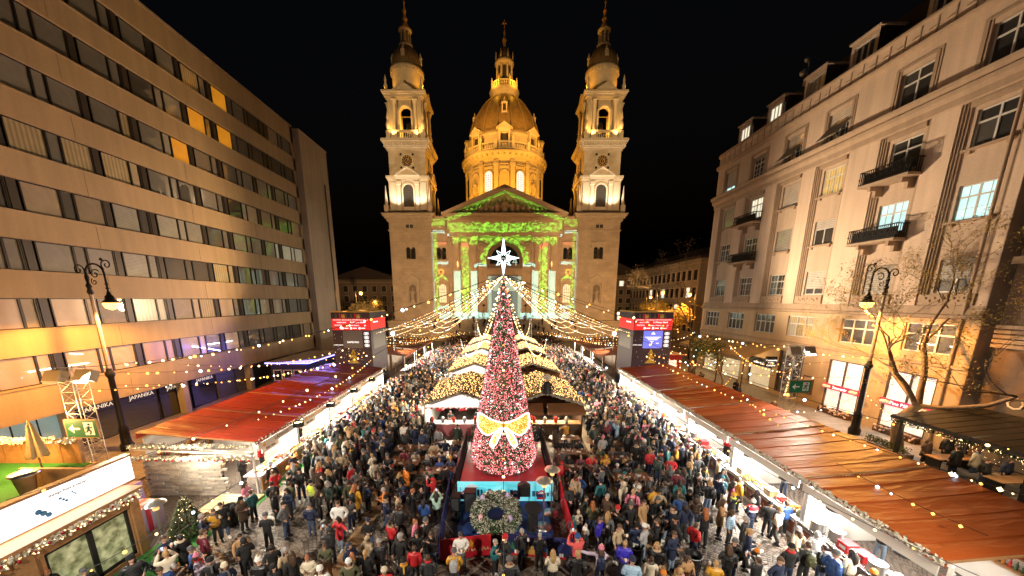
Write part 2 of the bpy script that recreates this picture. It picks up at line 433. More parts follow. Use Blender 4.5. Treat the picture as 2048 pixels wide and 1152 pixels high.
L_refl_amb = lit('dome reflection glow, amber', (1, .37, .02), .42); L_refl_pink = lit('facade reflection glow, pinkish', (1, .62, .36), .2, 5); AMBP = {(7, 38): 0, (6, 35): 0, (6, 38): 0, (5, 30): 2}  # pane glow stands in for reflections of the dome and the facade opposite
opts = [P_blind, P_blind, P_beige, P_dark, P_dim, P_slat, P_curt]
for k in range(NF):
 z = Z0 + PR * k
 for i in range(-1, 6):
  for kind, y in ((0, 46.3 - 8.13 * i), (1, 43.05 - 8.13 * i)):
   me, ps, T = ((meW, pW, TW), (meN, pN, TN))[kind]
   if y + T > YF - .4 or y < YN + .5: continue
   w = put('window', me, ob, Vector((-28.22, y, z)) - wloc(ob))
   put('pier', meP, ob, Vector((-28.24, y - .64, z)) - wloc(ob))
   base = rnd.choice(opts) if k < 5 else rnd.choice([P_blind, P_blind, P_blind, P_dark, P_dim])
   if k <= 1 and y < 34: base = P_beige  # paler pane colour stands in for bright reflections in the low rows
   for j, (py, pw) in enumerate(ps):
    mt = base if rnd.random() < .75 else rnd.choice(opts)
    if k <= 1 and y < 37 and rnd.random() < (.55 if k == 0 else .4): mt = L_refl_pink
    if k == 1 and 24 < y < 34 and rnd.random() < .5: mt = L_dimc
    if (k, round(y)) in AMBP and j == AMBP[k, round(y)]: mt = L_refl_amb
    if k == 3 and y > 42: mt = rnd.choice([P_slat, L_dimc, P_slat])
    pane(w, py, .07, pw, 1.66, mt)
# roof parapet cap
c_ = MB(); c_.box(-46, -27.95, YN, YF + .05, 32.25, 32.4); c_.build('roof', mConcG, ob)
# ground floor behind the arcade
mShopG = M('dark shop glass', (.03, .034, .03), .08, spec=1, coat=1)
L_shop = lit('lit shop interior', (.55, .85, .85), .22)
gf = MB(); gf.box(-29.2, -28.9, YN, YF, 0, 3.0); gf.build('shop_wall', M('charcoal cladding', (.05, .045, .04), .6), ob)
sg = [(9.4, 13.4), (13.6, 17.6), (17.8, 21.4)]
for a, b in sg:
 w = MB(); w.box(-28.9, -28.8, a, b, .1, 2.9); w = w.build('shop_window', [mFrameD], ob)
 for q in range(3):
  yy = a + .1 + q * (b - a - .1) / 3
  p = MB(); p.box(-28.8, -28.77, yy, yy + (b - a - .1) / 3 - .1, .25, 2.8); p.build('pane', [L_shop if a > 13 else mShopG], w)
for a, b in ((21.8, 24.6), (24.8, 27.6), (27.8, 30.6), (30.8, 33.4)):
 w = MB(); w.box(-28.9, -28.8, a, b, .1, 2.95); w = w.build('shop_window', [mFrameD], ob)
 p = MB(); p.box(-28.8, -28.77, a + .06, b - .06, .2, 2.15); p.build('pane', [mShopG], w)
 p = MB(); p.box(-28.8, -28.72, a + .06, b - .06, 2.22, 2.9); sgn = p.build('sign_board', [mBlack], w)
 text('JAPANIKA', .42, (-28.7, (a + b) / 2 + .2, 2.55), FXR, M('cream lettering', (.8, .75, .6), emit=.5, ecol=(.9, .8, .6)), w)
for a in (33.7, 36.2):
 s = MB()
 for q in range(14): s.box(-28.9, -28.78 + (q % 2) * .03, a, a + 2.3, .1 + q * .2, .1 + q * .2 + .185)
 s.build('roller_shutter', M('grey shutter', (.16, .15, .14), .5, .3), ob)
# bollard like columns of the arcade
for y in (13, 21.1, 29.3, 37.4, 45.5):
 c = MB(); c.box(-28.7, -28.1, y, y + .5, 0, 2.95); c.build('column', mConcG, ob)
# annex: blank end block
an = thing('stair_tower', 'blank concrete tower block at the far end of the office building', 'tower block', (-27.2, 55, 0))
a_ = MB()
for k in range(8): a_.box(-44, -27.2, 51.3, 58.6, .02 + k * 4 - (0 if k else .02), 4 * k + 3.98)
a_.box(-43.98, -27.23, 51.33, 58.57, 0, 31.97); a_.build('wall', mConcG, an)
a_ = MB(); a_.box(-44.1, -27.12, 51.2, 58.7, 31.98, 32.1); a_.build('roof', mConcG, an)
a_ = MB(); a_.tube([(-27.12, 57, 3), (-27.12, 57, 27)], .05); a_.tube([(-27.12, 57.25, 3), (-27.12, 57.25, 27)], .03); a_.build('conduit', mDark, an)

# ================================================================== RIGHT: apartment building
mStu = streaked('cream stucco', (.62, .47, .35)); mStuD = streaked('brown stucco moulding', (.40, .29, .20)); mStuT = streaked('tan stucco recess', (.5, .38, .28))
mShut = pane_mat('roller shutter slats', (.55, .5, .44), 40)
mIron = M('wrought iron', (.012, .011, .011), .5, .5)
rb = thing('apartment_building', 'five storey cream apartment house with pilasters and mansard roof on the right', 'apartment building', (29, 36, 0))
BC = [48.1, 43.2, 38.3, 33.65, 28.0, 23.2]; NB, NE = 21.1, 50.6
ROWS = [(23.6, 25.9), (19.25, 21.45), (14.95, 17.1), (10.45, 12.6)]
o = MB(); holes = [(c - 1.0, c + 1.0, ROWS[0][0], ROWS[0][1]) for c in BC]
o.wall((29, 0, 0), (0, 1, 0), (0, 0, 1), (-1, 0, 0), (NB, NE), (22.2, 28.7), holes, .35, 0, 1)
o.wall((29.35, 0, 0), (0, 1, 0), (0, 0, 1), (-1, 0, 0), (NB, NE), (9.0, 22.2), [(c - 1.0, c + 1.0, a, b) for c in BC for a, b in ROWS[1:]], .25, 2, 1)
o.wall((29.0, 0, 0), (0, 1, 0), (0, 0, 1), (-1, 0, 0), (NB, NE), (0, 9.0), [(c - 1.45 + .4, c + 1.45 + .4, 6.4, 8.4) for c in BC] + [(c - 1.5 + .7, c + 1.5 + .7, .5, 4.85) for c in BC[3:]] + [(36.6, 40.2, .2, 3.6), (41.6, 45.4, .2, 3.6), (46.4, 49.6, .2, 3.6)], .3, 3, 1)
o.box(29.9, 45, NB, NE, 0, 28.6, 3)
o.box(29.02, 45, NB - .02, NB + .3, 0, 28.7, 0)
o.build('wall', [mStu, mStuD, mStuT, streaked('ochre stucco', (.50, .36, .22))], rb)
# pilasters
prev = NE
eds = [NE - .9]
for i in range(len(BC) + 1):
 hi = NE if i == 0 else BC[i - 1] - 1.62; lo = NB if i == len(BC) else BC[i] + 1.62
 p = MB(); p.box(29.0, 29.36, lo, hi, 9.0, 22.0); p.build('pilaster', mStu, rb)
for c in BC:                                             # stepped jamb mouldings either side of each recess
 j = MB()
 for s in (-1, 1):
  for q, dx in ((1.62, .08), (1.5, .16), (1.38, .24)):
   a, b = c + s * q, c + s * (q - .12); j.box(29.0 + dx, 29.36, a, b, 9.62, 22.0)
 j.box(29.1, 29.36, c - 1.26, c + 1.26, 21.7, 22.0)
 j.build('jamb_moulding', mStuD, rb)
 s5 = MB()
 for q, dx in ((1.42, .05), (1.28, .09), (1.14, .04)):
  s5.box(29 - dx, 29.0, c - q, c - q + .12, 23.5, 26.2); s5.box(29 - dx, 29.0, c + q - .12, c + q, 23.5, 26.2)
 s5.box(28.95, 29, c - 1.42, c + 1.42, 26.2, 26.4); s5.build('window_surround', mStuD, rb)
def cornice(name, prof, y0=NB, y1=NE):
 """moulding profile (outward, z) run along the facade and round the far corner"""
 m = MB(); m.yz([], 0, 0) if False else None
 pts = [(29.05, 0, prof[0][1])] + [(29 - d, 0, z) for d, z in prof] + [(29.05, 0, prof[-1][1])]
 m.extr([(x, y0 - .05, z) for x, _, z in pts], (0, y1 - y0 + .05, 0))
 m.lathe(30.5, y1, [(1.5 + d, z) for d, z in prof], 10, 0, PI / 2, PI, cap=False)
 m.extr([(30.5, y1 + 1.45, prof[0][1])] + [(30.5, y1 + 1.5 + d, z) for d, z in prof] + [(30.5, y1 + 1.45, prof[-1][1])], (14, 0, 0))
 m.build(name, mStuD, rb)
c_ = MB(); c_.lathe(30.5, NE, [(1.5, 0), (1.5, 28.7)], 10, 0, PI / 2, PI, cap=False); c_.box(30.5, 45, NE - .1, NE + 1.49, 0, 28.7); c_.build('corner_wall', mStu, rb)
cornice('main_cornice', [(0, 22.0), (.1, 22.1), (.12, 22.5), (.35, 22.75), (.4, 23.0), (.25, 23.1), (.55, 23.25), (.6, 23.45), (0, 23.5)])
cornice('eaves_cornice', [(0, 26.9), (.15, 27.0), (.3, 27.15), (.35, 27.3), (0, 27.35)])
cornice('parapet_coping', [(0, 28.55), (.2, 28.6), (.2, 28.75), (0, 28.8)])
cornice('string_course', [(0, 8.75), (.15, 8.82), (.22, 9.0), (.1, 9.08), (0, 9.6)])
cornice('plinth_course', [(0, 5.55), (.08, 5.6), (.08, 5.8), (0, 5.82)])
pk = MB()
for i in range(30):
 y = NB + .3 + i * .98
 pk.box(28.95, 29.0, y, y + .08, 27.4, 28.5); pk.box(28.95, 29.0, y + .08, y + .5, 27.9, 27.98)
pk.build('parapet_panel', mStuD, rb)
def flatwin(parent, y, z0, h, w, cols, trans, fr=.09, X=29.28):
 """white casement facing -X: cols lights across, transom height fraction"""
 f = MB(); d = .1
 f.box(0, d, 0, w, 0, fr); f.box(0, d, 0, w, h - fr, h); f.box(0, d, 0, fr, fr, h - fr); f.box(0, d, w - fr, w, fr, h - fr)
 zt = h * trans; f.box(-.02, d, fr, w - fr, zt - .05, zt + .05)
 for i in range(1, cols): f.box(-.015, d, w * i / cols - .05, w * i / cols + .05, fr, h - fr)
 return f, zt
FM = {}
def rwin(yc, z0, z1, w, cols=2, mats=(P_dark,), shutter=0, X=29.25, bars=0, trans=.66):
 h = z1 - z0; key = (round(w, 2), round(h, 2), cols, bars, trans)
 if key not in FM:
  f, zt = flatwin(None, 0, 0, h, w, cols, trans)
  if bars:
   for i in range(cols):
    for q in range(1, bars): f.box(.01, .06, w * i / cols, w * (i + 1) / cols, zt * q / bars - .015, zt * q / bars + .015)
    f.box(.01, .06, w * (i + .5) / cols - .015, w * (i + .5) / cols + .015, .09, h - .09)
  FM[key] = f.mesh('window', mWhiteP)
 win = put('window', FM[key], rb, Vector((X, yc - w / 2, z0)) - wloc(rb))
 zt = h * trans
 for i in range(cols):
  for a, b in ((.06, zt), (zt, h - .06)):
   pane(win, w * i / cols + .05, a, w / cols - .1, b - a, rnd.choice(mats), .05)
 if shutter:
  s = MB(); n = max(2, int(h * shutter / .11))
  for q in range(n): s.box(-.03 - .012 * (q % 2), .0, .06, w - .06, h - (q + 1) * h * shutter / n, h - q * h * shutter / n)
  o = put('shutter', s.mesh('shutter', mShut), win)
 return win
dk = (P_dark, P_dark, P_dim)
spec = {  # (row, bay): (mats, shutter, bars)
 (0, 0): ((L_white,), .8, 0), (0, 1): (dk, .15, 3), (0, 2): (dk, .5, 2), (0, 3): (dk, .5, 2), (0, 4): (dk, 0, 0), (0, 5): (dk, 0, 0),
 (1, 0): (dk, .98, 0), (1, 1): ((L_cream,), 0, 2), (1, 2): (dk, .98, 0), (1, 3): ((L_warm,), 0, 2), (1, 4): (dk, 0, 0), (1, 5): (dk, 0, 0),
 (2, 0): (dk, 0, 2), (2, 1): (dk, 0, 2), (2, 2): (dk, .98, 0), (2, 3): (dk, .35, 0), (2, 4): ((L_white,), 0, 2), (2, 5): ((L_white,), 0, 2),
 (3, 0): (dk, .3, 0), (3, 1): (dk, 0, 2), (3, 2): (dk, 0, 2), (3, 3): (dk, .75, 0), (3, 4): (dk, .97, 0), (3, 5): (dk, .6, 0)}
sill_b = {(1, 1), (2, 1), (1, 4), (2, 4)}
for r_, (a, b) in enumerate(ROWS):
 for i, c in enumerate(BC):
  m_, sh, br = spec[(r_, i)]
  rwin(c, a, b, 2.0, 2, m_, sh, 29.2 if r_ == 0 else 29.48, br)
  if r_ in (1, 2) and (r_, i) not in sill_b:
   s = MB(); s.box(29.05, 29.36, c - 1.2, c + 1.2, a - .14, a - .02); s.box(29.2, 29.36, c - 1.0, c - .8, a - .32, a - .14); s.box(29.2, 29.36, c + .8, c + 1.0, a - .32, a - .14); s.build('sill', mStuD, rb)
  if r_ == 3:
   s = MB(); s.box(28.98, 29.36, c - 1.45, c + 1.45, 9.64, 10.35); s.box(28.94, 28.98, c - 1.1, c + 1.1, 9.8, 10.2)
   for q in range(9): s.ball((28.94, c - 1 + q * .25, 10 + .08 * (-1) ** q), .09, 6)
   s.build('relief_panel', mStuD, rb)
for (r_, i) in sorted(sill_b):                            # balconies with iron railings
 c = BC[i]; z = ROWS[r_][0] - .75
 bal = MB(); bal.box(28.0, 29.36, c - 1.75, c + 1.75, z, z + .18)
 for s in (-1.1, 1.1): bal.yz([(c + s - .12, z), (c + s + .12, z), (c + s + .12, z - .7), (c + s - .12, z - .7)], 28.75, 29.36); bal.box(28.3, 29.36, c + s - .1, c + s + .1, z - .3, z)
 bal = bal.build('balcony', mStuD, rb)
 ra = MB()
 for q in range(26):
  y = c - 1.72 + q * 3.44 / 25; ra.box(28.04, 28.07, y - .018, y + .018, z + .18, z + 1.15)
  if q % 3 == 1: ra.ball((28.05, y, z + .65), .07, 5)
 for s in (-1.72, 1.72):
  for q in range(8): x = 28.05 + q * .16; ra.box(x, x + .03, c + s - .015, c + s + .015, z + .18, z + 1.15)
  ra.box(28.02, 29.3, c + s - .03, c + s + .03, z + 1.12, z + 1.18)
 ra.box(28.02, 28.09, c - 1.75, c + 1.75, z + 1.12, z + 1.18); ra.box(28.02, 28.09, c - 1.75, c + 1.75, z + .24, z + .3)
 ra.box(28.3, 28.34, c - 1.6, c + 1.6, z + .2, z + 1.0)
 ra.build('railing', mIron, bal)
for i in (2, 3):                                         # slanted fabric awnings on the top floor
 c = BC[i]; s = MB(); s.extr([(29.1, c - .98, 24.9), (29.12, c - .98, 24.96), (28.05, c - .98, 23.82), (28.05, c - .98, 23.74)], (0, 1.96, 0)); s.build('awning', M('grey awning fabric', (.3, .27, .23), .8), rb)
mz = [dk, dk, dk, (L_dimc, P_curt), (P_dim, P_dark), (P_dark, P_dim)]
for i, c in enumerate(BC): rwin(c + .4, 6.4, 8.4, 2.9, 4 if i < 3 else 3, mz[i], 0, 29.15, 0, .62)
# mansard roof with dormers
mRoof = M('dark brown roof tiles', (.05, .032, .022), .7, nscale=3, namt=.3, bump=.4, bscale=9, pos=True)
r_ = MB(); r_.extr([(29.9, NB, 28.6), (33.2, NB, 33.0), (38, NB, 35.5), (45, NB, 33), (45, NB, 28.6)], (0, NE - NB, 0))
r_.idx([(29.9, NE, 28.6), (33.2, NE, 33.0), (38, NE, 35.5), (45, NE, 33), (45, NE + 1.5, 28.6), (31, NE + 1.5, 28.6)], [(0, 1, 5), (1, 2, 5), (2, 3, 4, 5)]); r_.build('roof', mRoof, rb)
for i, c in enumerate(BC):
 d = MB(); d.wall((30.0, 0, 0), (0, 1, 0), (0, 0, 1), (-1, 0, 0), (c - 1.15, c + 1.15), (28.6, 31.3), [(c - .85, c + .85, 29.1, 30.9)], .3, 0)
 d.box(29.85, 33.2, c - 1.3, c + 1.3, 31.3, 31.45); d.box(30.35, 33, c - 1.15, c + 1.15, 28.6, 31.3, 1)
 d = d.build('dormer', [mStuT, mRoof], rb)
 w = MB(); w.box(30.1, 30.2, c - .84, c + .84, 29.12, 29.2); w.box(30.1, 30.2, c - .84, c + .84, 30.8, 30.88)
 for q in (-.84, -.3, .22, .76): w.box(30.1, 30.2, c + q, c + q + .08, 29.2, 30.8)
 w.build('window_frame', mWhiteP, d)
 p = MB(); p.box(30.2, 30.22, c - .8, c + .8, 29.2, 30.8); p.build('pane', L_cream if i in (0, 1) else (P_curt if i == 2 else P_dark), d)
an_ = MB(); an_.tube([(33.5, 44, 33), (33.5, 44, 35.6)], .06); an_.ball((33.3, 44, 35.7), .3, 8); an_.ball((33.3, 44.3, 34.6), .38, 8); an_.box(33.3, 33.8, 43.8, 44.2, 33.2, 33.8); an_.build('antenna', mSteel, rb)
dp = MB(); dp.tube([(28.95, NB + .9, 0), (28.95, NB + .9, 28)], .09, 8); dp.build('drainpipe', mStuD, rb)
# shop fronts
def shelves(m, nt, b):
 g = nt.nodes.new('ShaderNodeNewGeometry'); mp = nt.nodes.new('ShaderNodeMapping'); nt.links.new(g.outputs['Position'], mp.inputs[0]); mp.inputs['Scale'].default_value = (0, 1.4, 1)
 v = nt.nodes.new('ShaderNodeTexVoronoi'); v.inputs['Scale'].default_value = 7; nt.links.new(mp.outputs[0], v.inputs['Vector'])
 f = noise(nt, mp.outputs[0], 6, 3)
 c = mixc(nt, ((f - .38) * 4).clamp() * .75, (1, .93, .8), v.outputs['Color'])
 d = E(nt, v.outputs['Distance']); c = mulc(nt, c, (d * .8 + .55).min(1))
 nt.links.new(c, b.inputs['Emission Color']); b.inputs['Emission Strength'].default_value = .8; m.cycles.emission_sampling = 'NONE'
mShelf = M('lit shelves of souvenirs', (.8, .75, .65), .4, custom=shelves)
mPink = M('pink fascia', (.7, .04, .12), .4, emit=.25, ecol=(.8, .05, .15)); mLetW = M('lit white lettering', (1, 1, 1), emit=1.2, ecol=(1, .95, .9))
for i, (nm) in ((3, ''), (4, 'Souvenir'), (5, 'Fine Pálinka')):
 c = BC[i] + .7
 w = MB(); w.box(29.0, 29.12, c - 1.5, c - 1.42, .5, 4.85); w.box(29.0, 29.12, c + 1.42, c + 1.5, .5, 4.85); w.box(29.0, 29.12, c - 1.42, c + 1.42, 4.77, 4.85); w.box(29, 29.12, c - 1.42, c + 1.42, .5, .62); w.box(29, 29.1, c - .05, c + .05, .62, 4.77)
 w = w.build('shop_window', [mWoodD], rb)
 p = MB(); p.box(29.16, 29.2, c - 1.42, c + 1.42, .6, 4.78); p.build('display_pane', mShelf if i > 3 else P_dim, w)
 if nm:
  s = MB(); s.box(28.86, 29.0, c - 1.6, c + 1.6, 2.25, 2.7); s.build('sign_board', mPink, w)
  text(nm, .36, (28.84, c, 2.47), FXL, mLetW, w)
  for q in (-1, 1):
   s = MB(); s.ball((28.86, c + q * 1.15, 2.47), .2, 8, sz=.8); s.ball((28.86, c + q * 1.4, 2.45), .16, 8); s.ball((28.86, c + q * .95, 2.45), .14, 8); s.build('cloud_ornament', mWhite, w)
  s = MB(); s.box(28.6, 29.0, c - 1.4, c + 1.4, .12, .5)
  s.build('flower_box', mWoodD, w)
  s = MB()
  for q in range(60): s.ball((28.62 + rnd.uniform(-.12, .2), c + rnd.uniform(-1.35, 1.35), .5 + rnd.uniform(-.25, .12)), rnd.uniform(.05, .1), 5)
  s.build('flowers', M('pale flowers', (.7, .5, .42), .8, nscale=9, namt=.5), w, kind='stuff')
# notice boards and cafe openings on the ground floor
for y in (31.9,):
 s = MB(); s.box(28.9, 29.0, y - .55, y + .55, 1.2, 2.9); s = s.build('notice_board', mWoodD, rb); p = MB(); p.box(28.88, 28.9, y - .45, y + .45, 1.3, 2.8); p.build('poster', M('cafe poster', (.5, .35, .25), .6, nscale=3, namt=.6), s)
for y0, y1 in ((36.6, 40.2), (41.6, 45.4), (46.4, 49.6)):
 s = MB(); s.box(29.2, 29.3, y0 + .05, y1 - .05, .2, 3.6); s = s.build('cafe_front', mBlack, rb)
 p = MB(); p.box(29.16, 29.2, y0 + .3, y1 - .3, .3, 2.6); p.build('pane', lit('lit cafe interior', (1, .78, .45), .5), s)
 p = MB(); p.box(28.9, 29.15, y0 + .1, y1 - .1, 2.75, 3.35); p = p.build('sign_board', mBlack, s); 
 text('coffee to go', .34, (28.88, (y0 + y1) / 2, 3.05), FXL, mLetW, s)
s = MB(); s.box(27.7, 28.9, 35.9, 36.05, 3.0, 4.1); s = s.build('hanging_sign', mBlack, rb)
for q, tx in enumerate(('Community', 'Coffee', 'Company')): text(tx, .25, (28.3, 35.88, 3.72 - q * .27), FY, mLetW, s)
# canvas canopy over the cafe terrace
cn = thing('cafe_canopy', 'long tan canvas awning over the cafe terrace below the apartment windows', 'awning', (27, 43, 0))
s = MB()
for k in range(3):
 y0 = 36.2 + k * 4.6
 s.idx([(29, y0, 5.2), (29, y0 + 4.55, 5.2), (25.6, y0 + 4.55, 3.9), (25.6, y0, 3.9), (27.3, y0, 4.4), (27.3, y0 + 4.55, 4.4)], [(0, 1, 5, 4), (4, 5, 2, 3)])
 s.box(25.58, 25.62, y0, y0 + 4.55, 3.55, 3.9)
s.build('fabric', M('tan canvas', (.5, .36, .2), .8, nscale=1.5, namt=.3, bump=.4, bscale=2), cn)
for y in (36.3, 40.8, 45.4, 49.8):
 s = MB(); s.tube([(25.7, y, 0), (25.7, y, 3.85)], .05); s.build('post', mDark, cn)

# dark neighbour with an arched window
nb = thing('corner_building', 'dark stone building with an arched shop window at the right edge behind the pergola', 'building', (29.6, 14, 0))
s = MB(); s.box(29.6, 42, 2, 20.7, 0, 19); s.build('wall', ashlar('dark banded stone', (.2, .13, .085), (.15, .1, .07), 1.4, .5), nb)
s = MB()
for q in range(5): s.box(29.35, 29.6, 2, 20.7, 7.2 + q * .28, 7.2 + q * .28 + .2)
s.box(29.2, 29.6, 2, 20.7, 12, 12.4); s.box(29.1, 29.6, 2, 20.7, 18.4, 19); s.build('cornice', mStuD, nb)
def archpts(xc, zb, w, h, n=14):
 r = w / 2; zs = zb + h - r
 return [(xc - r, zb), (xc - r, zs)] + [(xc - r * math.cos(PI * i / n), zs + r * math.sin(PI * i / n)) for i in range(1, n)] + [(xc + r, zs), (xc + r, zb)]
s = MB(); s.yz(archpts(17.4, .3, 5.2, 5.0), 29.45, 29.6); s.build('arch_surround', mWoodD, nb)
s = MB(); s.yz(archpts(17.4, .35, 4.6, 4.65), 29.38, 29.45)
aw = s.build('arched_window', M('dusky shop glass', (.16, .13, .1), .15, coat=1), nb)
text('OK', 1.0, (29.35, 19.4, 4.1), FXL, M('cream painted letters', (.8, .72, .6), .5), nb, align='LEFT')
# ================================================================== BASILICA
CX = .3
mSt = ashlar('pale basilica limestone', (.46, .37, .27), (.40, .32, .23), 1.5, .75); mSt2 = M('carved limestone', (.44, .36, .26), .8, nscale=.8, namt=.25, bump=.3, bscale=3, pos=True)
mStW = M('white stone moulding', (.5, .42, .32), .75, nscale=.6, namt=.2, pos=True)
mCop = M('patinated bronze roof', (.2, .135, .07), .5, 0, nscale=1.2, namt=.4, pos=True)
mLou = M('dark louvres', (.03, .025, .022), .6); mStat = M('weathered statue stone', (.40, .32, .23), .8, nscale=1.2, namt=.3, bump=.4, bscale=5, pos=True)
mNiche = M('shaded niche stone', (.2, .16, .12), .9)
ba = thing('basilica', 'floodlit domed basilica with twin bell towers closing the square', 'basilica', (CX, 120, 0))
def tilecop(m, nt, b):
 tc = nt.nodes.new('ShaderNodeNewGeometry'); sp = nt.nodes.new('ShaderNodeSeparateXYZ'); nt.links.new(tc.outputs['Position'], sp.inputs[0])
 x, y, z = (E(nt, sp.outputs[i]) for i in range(3))
 ang = (x - CX)._op('ARCTAN2', y - 140.0)
 br = nt.nodes.new('ShaderNodeTexBrick'); nt.links.new(combine(nt, ang * 10.0, z), br.inputs['Vector'])
 br.inputs['Color1'].default_value = (.30, .20, .09, 1); br.inputs['Color2'].default_value = (.22, .145, .07, 1); br.inputs['Mortar'].default_value = (.05, .035, .02, 1)
 br.inputs['Scale'].default_value = 1; br.inputs['Mortar Size'].default_value = .035; br.inputs['Brick Width'].default_value = .6; br.inputs['Row Height'].default_value = .42
 nt.links.new(mulc(nt, br.outputs[0], noise(nt, tc.outputs['Position'], .5, 4) * .8 + .6), b.inputs['Base Color'])
mScale = M('bronze dome plates', (.18, .12, .06), .5, 0, custom=tilecop)
def ringarch(mb, xc, zb, w, h, t, y0, y1, m=0, n=12):
 o = archpts(xc, zb, w + 2 * t, h + t, n); i = archpts(xc, zb, w, h, n)
 for k in range(len(o) - 1):
  mb.extr([(o[k][0], y0, o[k][1]), (o[k + 1][0], y0, o[k + 1][1]), (i[k + 1][0], y0, i[k + 1][1]), (i[k][0], y0, i[k][1])], (0, y1 - y0, 0), m)
def pediment(mb, xc, zb, w, h, y0, y1, t=.25, m=0):
 """triangular gable: raking mouldings over a recessed tympanum, with a bed moulding"""
 mb.xz([(xc - w / 2 + t, zb), (xc + w / 2 - t, zb), (xc, zb + h - t)], y0 + .3, y1, m)
 for s in (-1, 1):
  mb.xz([(xc + s * w / 2, zb), (xc + s * (w / 2 - 1.6 * t), zb), (xc, zb + h - 1.15 * t), (xc, zb + h)], y0, y1, m)
 mb.box(xc - w / 2, xc + w / 2, y0, y1, zb - t * .8, zb, m)
def cornbox(mb, x0, x1, y0, y1, prof, m=0):
 """stepped cornice round a rectangular block; prof = (out, z0, z1)"""
 for d, a, b in prof: mb.box(x0 - d, x1 + d, y0 - d, y1 + d, a, b, m)
def statue_mb(h, seed=0, w=1.0):
 r = random.Random(seed); b = MB()
 b.lathe(0, 0, [(.17 * h * w, 0), (.19 * h * w, .1 * h), (.15 * h * w, .4 * h), (.17 * h * w, .62 * h), (.19 * h * w, .74 * h), (.1 * h, .82 * h), (.05 * h, .85 * h)], 8)
 b.ball((r.uniform(-.02, .02) * h, -.03 * h, .91 * h), .075 * h, 8, sz=1.25)
 for s in (-1, 1):
  b.tube([(s * .17 * h, 0, .74 * h), (s * (.24 + r.uniform(0, .06)) * h, -.06 * h, .56 * h), (s * r.uniform(.04, .16) * h, -.2 * h, (.5 + r.uniform(0, .22)) * h)], [.055 * h, .05 * h, .035 * h], 6)
 for q in range(5): b.tube([((q - 2) * .07 * h, -.14 * h * w, .02 * h), ((q - 2) * .05 * h, -.15 * h * w, .55 * h)], .025 * h, 4)
 return b
SM = {}
def statue(x, y, z, h, parent, seed=0, rot=0, w=1.0, lab=None):
 k = (seed, w)
 if k not in SM: SM[k] = statue_mb(1, seed, w).mesh('statue', mStat)
 o = put('statue', SM[k], parent, Vector((x, y, z)) - wloc(parent), (0, 0, rot)); o.scale = (h, h, h); return o
def twinwin(xc, zb, y, P):
 f = MB(); f.box(xc - 1.7, xc + 1.7, y - .35, y + .1, zb + 3.6, zb + 4.0); f.box(xc - 2.1, xc + 2.1, y - .6, y + .1, zb + 4.0, zb + 4.25)
 f.box(xc - 1.6, xc - 1.35, y - .2, y, zb - .2, zb + 3.6); f.box(xc + 1.35, xc + 1.6, y - .2, y, zb - .2, zb + 3.6); f.box(xc - .12, xc + .12, y - .2, y, zb, zb + 2.3)
 f.box(xc - 1.35, xc + 1.35, y - .08, y, zb + 2.9, zb + 3.6)
 for s in (-.68, .68): ringarch(f, xc + s, zb, 1.05, 2.9, .18, y - .2, y)
 f.box(xc - 1.9, xc + 1.9, y - .5, y, zb - .45, zb - .2); f.box(xc - 1.5, xc + 1.5, y - .3, y, zb - .9, zb - .45); f.xz([(xc - .5, zb - .9), (xc + .5, zb - .9), (xc, zb - 1.5)], y - .3, y)
 w = f.build('window', mSt2, P)
 for s in (-.68, .68): g = MB(); g.xz(archpts(xc + s, zb, 1.05, 2.9, 10), y - .05, y - .02); g.build('pane', mGlass, w)
 return w
def aedicule(xc, zb, w, h, y, P, name, mat_in, stat=False, grid=False):
 """arched niche or window with pilasters, entablature and a small gable"""
 f = MB(); ringarch(f, xc, zb, w, h, .25, y - .25, y)
 for s in (-1, 1): f.box(xc + s * (w / 2 + .3), xc + s * (w / 2 + .75), y - .4, y, zb - .3, zb + h + .5)
 f.box(xc - w / 2 - .9, xc + w / 2 + .9, y - .5, y, zb + h + .5, zb + h + 1.0)
 pediment(f, xc, zb + h + 1.15, w + 2.6, 1.5, y - .8, y, .22)
 f.box(xc - w / 2 - 1.0, xc + w / 2 + 1.0, y - .7, y, zb - .65, zb - .3); f.box(xc - w / 2 - .6, xc + w / 2 + .6, y - .4, y, zb - 1.1, zb - .65)
 o = f.build(name, mSt2, P)
 g = MB(); g.xz(archpts(xc, zb, w, h, 12), y - .06, y - .03)
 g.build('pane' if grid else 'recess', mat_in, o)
 if grid:
  b = MB()
  for q in range(1, 4): b.box(xc - w / 2 + q * w / 4 - .03, xc - w / 2 + q * w / 4 + .03, y - .1, y - .06, zb, zb + h - .3)
  for q in range(1, 5): b.box(xc - w / 2, xc + w / 2, y - .1, y - .06, zb + q * h / 5.5 - .03, zb + q * h / 5.5 + .03)
  b.build('glazing_bar', mDark, o)
 if stat:
  b = MB(); b.box(xc - .55, xc + .55, y - .6, y, zb - .3, zb + .5); b.build('pedestal', mSt2, o)
  q = statue(xc, y - .35, zb + .5, h * .68, o, int(xc * 7) % 5)
 return o
L_dome = lit('lit church window', (1, .98, .9), .95); L_cand = lit('lit church window, golden', (1, .8, .42), .8)
# stairs and plinth
st = MB()
for k in range(14): st.box(CX - 19 + k * .12, CX + 19 - k * .12, 85.0 + k * .55, 96, k * .34, (k + 1) * .34)
st.build('stair', mSt2, ba)
for s in (-1, 1): pl = MB(); pl.box(CX + s * 31, CX + s * 19.02, 92.6, 109, 0, 4.0); pl.box(CX + s * 31.2, CX + s * 19.1, 92.4, 109, 4.0, 4.5); pl.build('plinth', mSt, ba)
